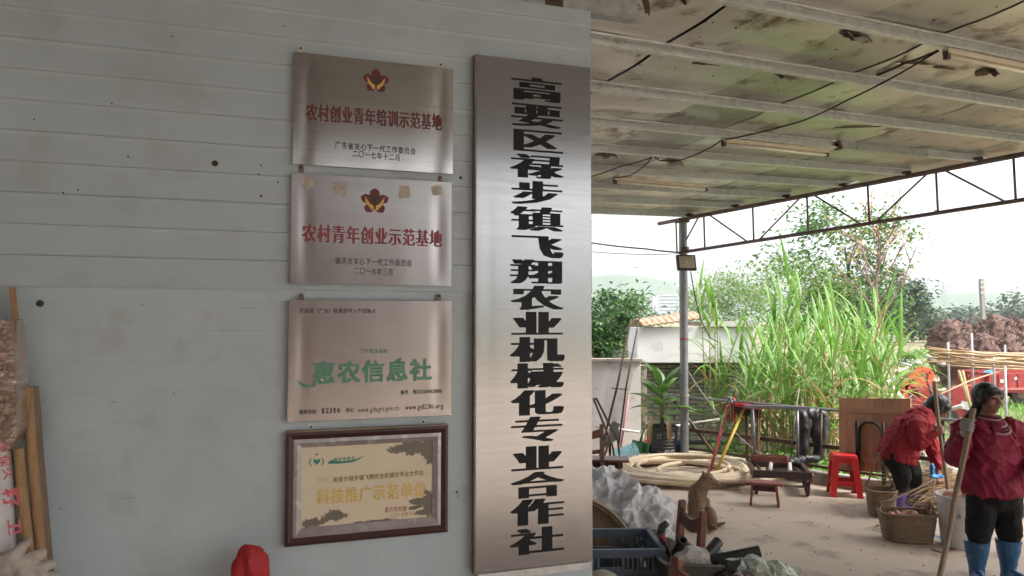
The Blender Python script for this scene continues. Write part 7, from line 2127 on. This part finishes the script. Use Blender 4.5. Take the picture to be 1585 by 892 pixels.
# the heap of uprooted stumps: each a root ball of tangled roots
root_m = mat('dry_roots', (.13, .075, .06), .95, c2=(.085, .05, .042), scale=5, dirt=(.24, .15, .11), dscale=3, dlo=.56, dhi=.7, bump=.02)
def stump(px, py, d, r_, seed, label):
    rng = random.Random(seed); c = at(px, py, d)
    th = Thing('root_stump', V((c.x, c.y, c.z - r_*1.2)), label, 'stump', 'heap of uprooted stumps')
    mb = MB(); mb.ell(c, (r_*.85, r_*.7, r_*.9), 14, 9); mb.ell(c - UP*r_*.7, (r_*.8, r_*.6, r_*.6), 12, 8)
    th.skin(mb, 'root_ball', root_m, r_*.08, 2, lambda p: r_*.22*noise.noise(p*(2.2/r_)) + r_*.14*noise.noise(p*(5/r_)))
    mb = MB()
    for i in range(170):
        dv_ = V((rng.gauss(0, 1), rng.gauss(0, 1), rng.gauss(.15, .8))).normalized()
        p = c + V((dv_.x*r_*.7, dv_.y*r_*.6, dv_.z*r_*.8)); q = [p]; e = (dv_ + V((rng.gauss(0, .7), rng.gauss(0, .7), rng.gauss(0, .6)))).normalized()
        L_ = r_*rng.uniform(.25, .7)
        for k_ in range(4): q.append(q[-1] + e*L_/4); e = (e + V((rng.gauss(0, .45), rng.gauss(0, .45), rng.gauss(0, .45)))).normalized()
        w_ = r_*rng.uniform(.012, .04)
        mb.tube(q, [w_, w_*.9, w_*.7, w_*.5, w_*.2], 5)
    tag(th.part(mb, 'roots', root_m, smooth=True, recalc=False), kind='stuff')
for i, (px, py, r_, lb) in enumerate(((1472, 532, .72, 'left end, biggest'), (1496, 545, .45, 'low, second from the left'), (1523, 522, .45, 'under the utility pole'), (1541, 520, .62, 'tall and twisted, right of the utility pole'), (1561, 528, .6, 'second from the right edge'), (1584, 527, .62, 'at the right edge'), (1487, 562, .6, 'lower row, left'), (1520, 548, .55, 'lower row, middle'), (1560, 552, .6, 'lower row, right'), (1620, 530, .8, 'past the right edge'))):
    stump(px, py, 24 - (2.5 if 5 < i < 9 else 0), r_*1.15, 200+i, 'brown uprooted stump of the heap, ' + lb)
tw_ = at(1497, 510, 24)
solo(MB().tube([at(1490, 525, 24), at(1498, 508, 24), at(1503, 494, 24), at(1507, 484, 24)], [.10, .08, .04, .012], 7), 'dead_branch', tw_, root_m, 'dead branch sticking up out of the stump heap', 'branch', smooth=True)
# straw mound with green tuft left of the heap
b = G(1418, 19, -.08)
tm = Thing('dry_shrub', b, 'dry brown shrub with a green top left of the stump heap', 'shrub')
mb = MB(); rng = random.Random(6)
for i in range(500):
    a = rng.uniform(0, 6.28); e = V((math.cos(a)*rng.uniform(.05, .6), math.sin(a)*rng.uniform(.05, .6), 1)).normalized(); L_ = rng.uniform(.4, .95)
    p = b + V((rng.gauss(0, .16), rng.gauss(0, .16), 0)); mb.blade([p, p + e*L_*.6, p + e*L_ - UP*.05], [.012, .012, .001], V((math.sin(a), -math.cos(a), 0)))
tag(tm.part(mb, 'dry_stems', g_dry, recalc=False), kind='stuff')
mb = MB(); leaves(mb, b + UP*1.05, (.45, .4, .25), 700, .22, .012, rng, 14, .3); tag(tm.part(mb, 'green_top', g_grass, recalc=False), kind='stuff')
# utility pole
up_ = G(1522, 62, -.1)
ut_ = Thing('utility_pole', up_, 'square concrete utility pole with pale bands at its top', 'pole')
tpz = at(1519, 432, 62); tpx = V((tpz.x, 62, tpz.z))
mb = MB(); mb.bar(up_ + V((.1, 0, 0)), tpx, .30, .30, (0, 1, 0)); ut_.part(mb, 'shaft', mat('pole_concrete', (.30, .27, .24), .9), bevel=.02)
for i in range(3): ut_.part(MB().box(tpx - UP*(.25 + .45*i), (.34, .34, .16)), 'band', mat('pale_band2', (.5, .48, .46), .8))
# distant pylons
for px, py, d, lb in ((1463, 437, 480, 'faint lattice pylon left of the utility pole, nearer of two'), (1554, 484, 620, 'faint lattice pylon right of the utility pole, far away')):
    b = G(px, d, -2); t = at(px, py, d); H_ = t.z + 2
    th = Thing('lattice_pylon', b, lb, 'pylon', 'distant pylons')
    sm = mat('pylon_steel', (.25, .26, .27), .6)
    for sx, sy in ((-1, -1), (1, -1), (1, 1), (-1, 1)): th.part(MB().bar(b + V((sx*2.6, sy*2.6, 0)), V((b.x+sx*.3, b.y+sy*.3, t.z)), .22, .22), 'leg', sm)
    for i in range(7):
        z0, z1 = H_*i/8, H_*(i+1)/8; w0_, w1_ = 2.6-2.3*i/8, 2.6-2.3*(i+1)/8
        th.part(MB().bar(b + V((-w0_, -w0_, z0)), b + V((w1_, -w1_, z1)), .12, .12), 'brace', sm); th.part(MB().bar(b + V((w0_, -w0_, z0)), b + V((-w1_, -w1_, z1)), .12, .12), 'brace', sm)
    for f_ in (.78, .9): th.part(MB().bar(b + V((-6, 0, H_*f_)), b + V((6, 0, H_*f_)), .3, .3), 'arm', sm)

# ================================================================== haze
mb = MB(); mb.box((0, 0, 48.0), (2400, 2400, 108.0))
hz = bpy.data.materials.new('haze_air'); hz.use_nodes = True
N = hz.node_tree.nodes; N.clear()
o_ = N.new('ShaderNodeOutputMaterial'); pv = N.new('ShaderNodeVolumePrincipled')
pv.inputs['Color'].default_value = (.86, .92, .97, 1); pv.inputs['Density'].default_value = .00045; pv.inputs['Anisotropy'].default_value = .2
hz.node_tree.links.new(pv.outputs[0], o_.inputs['Volume'])
hb = mb.build('haze', hz); tag(hb, 'pale haze in the air over the fields', 'haze', None, 'stuff')

bpy.data.scenes.remove(SHOP)
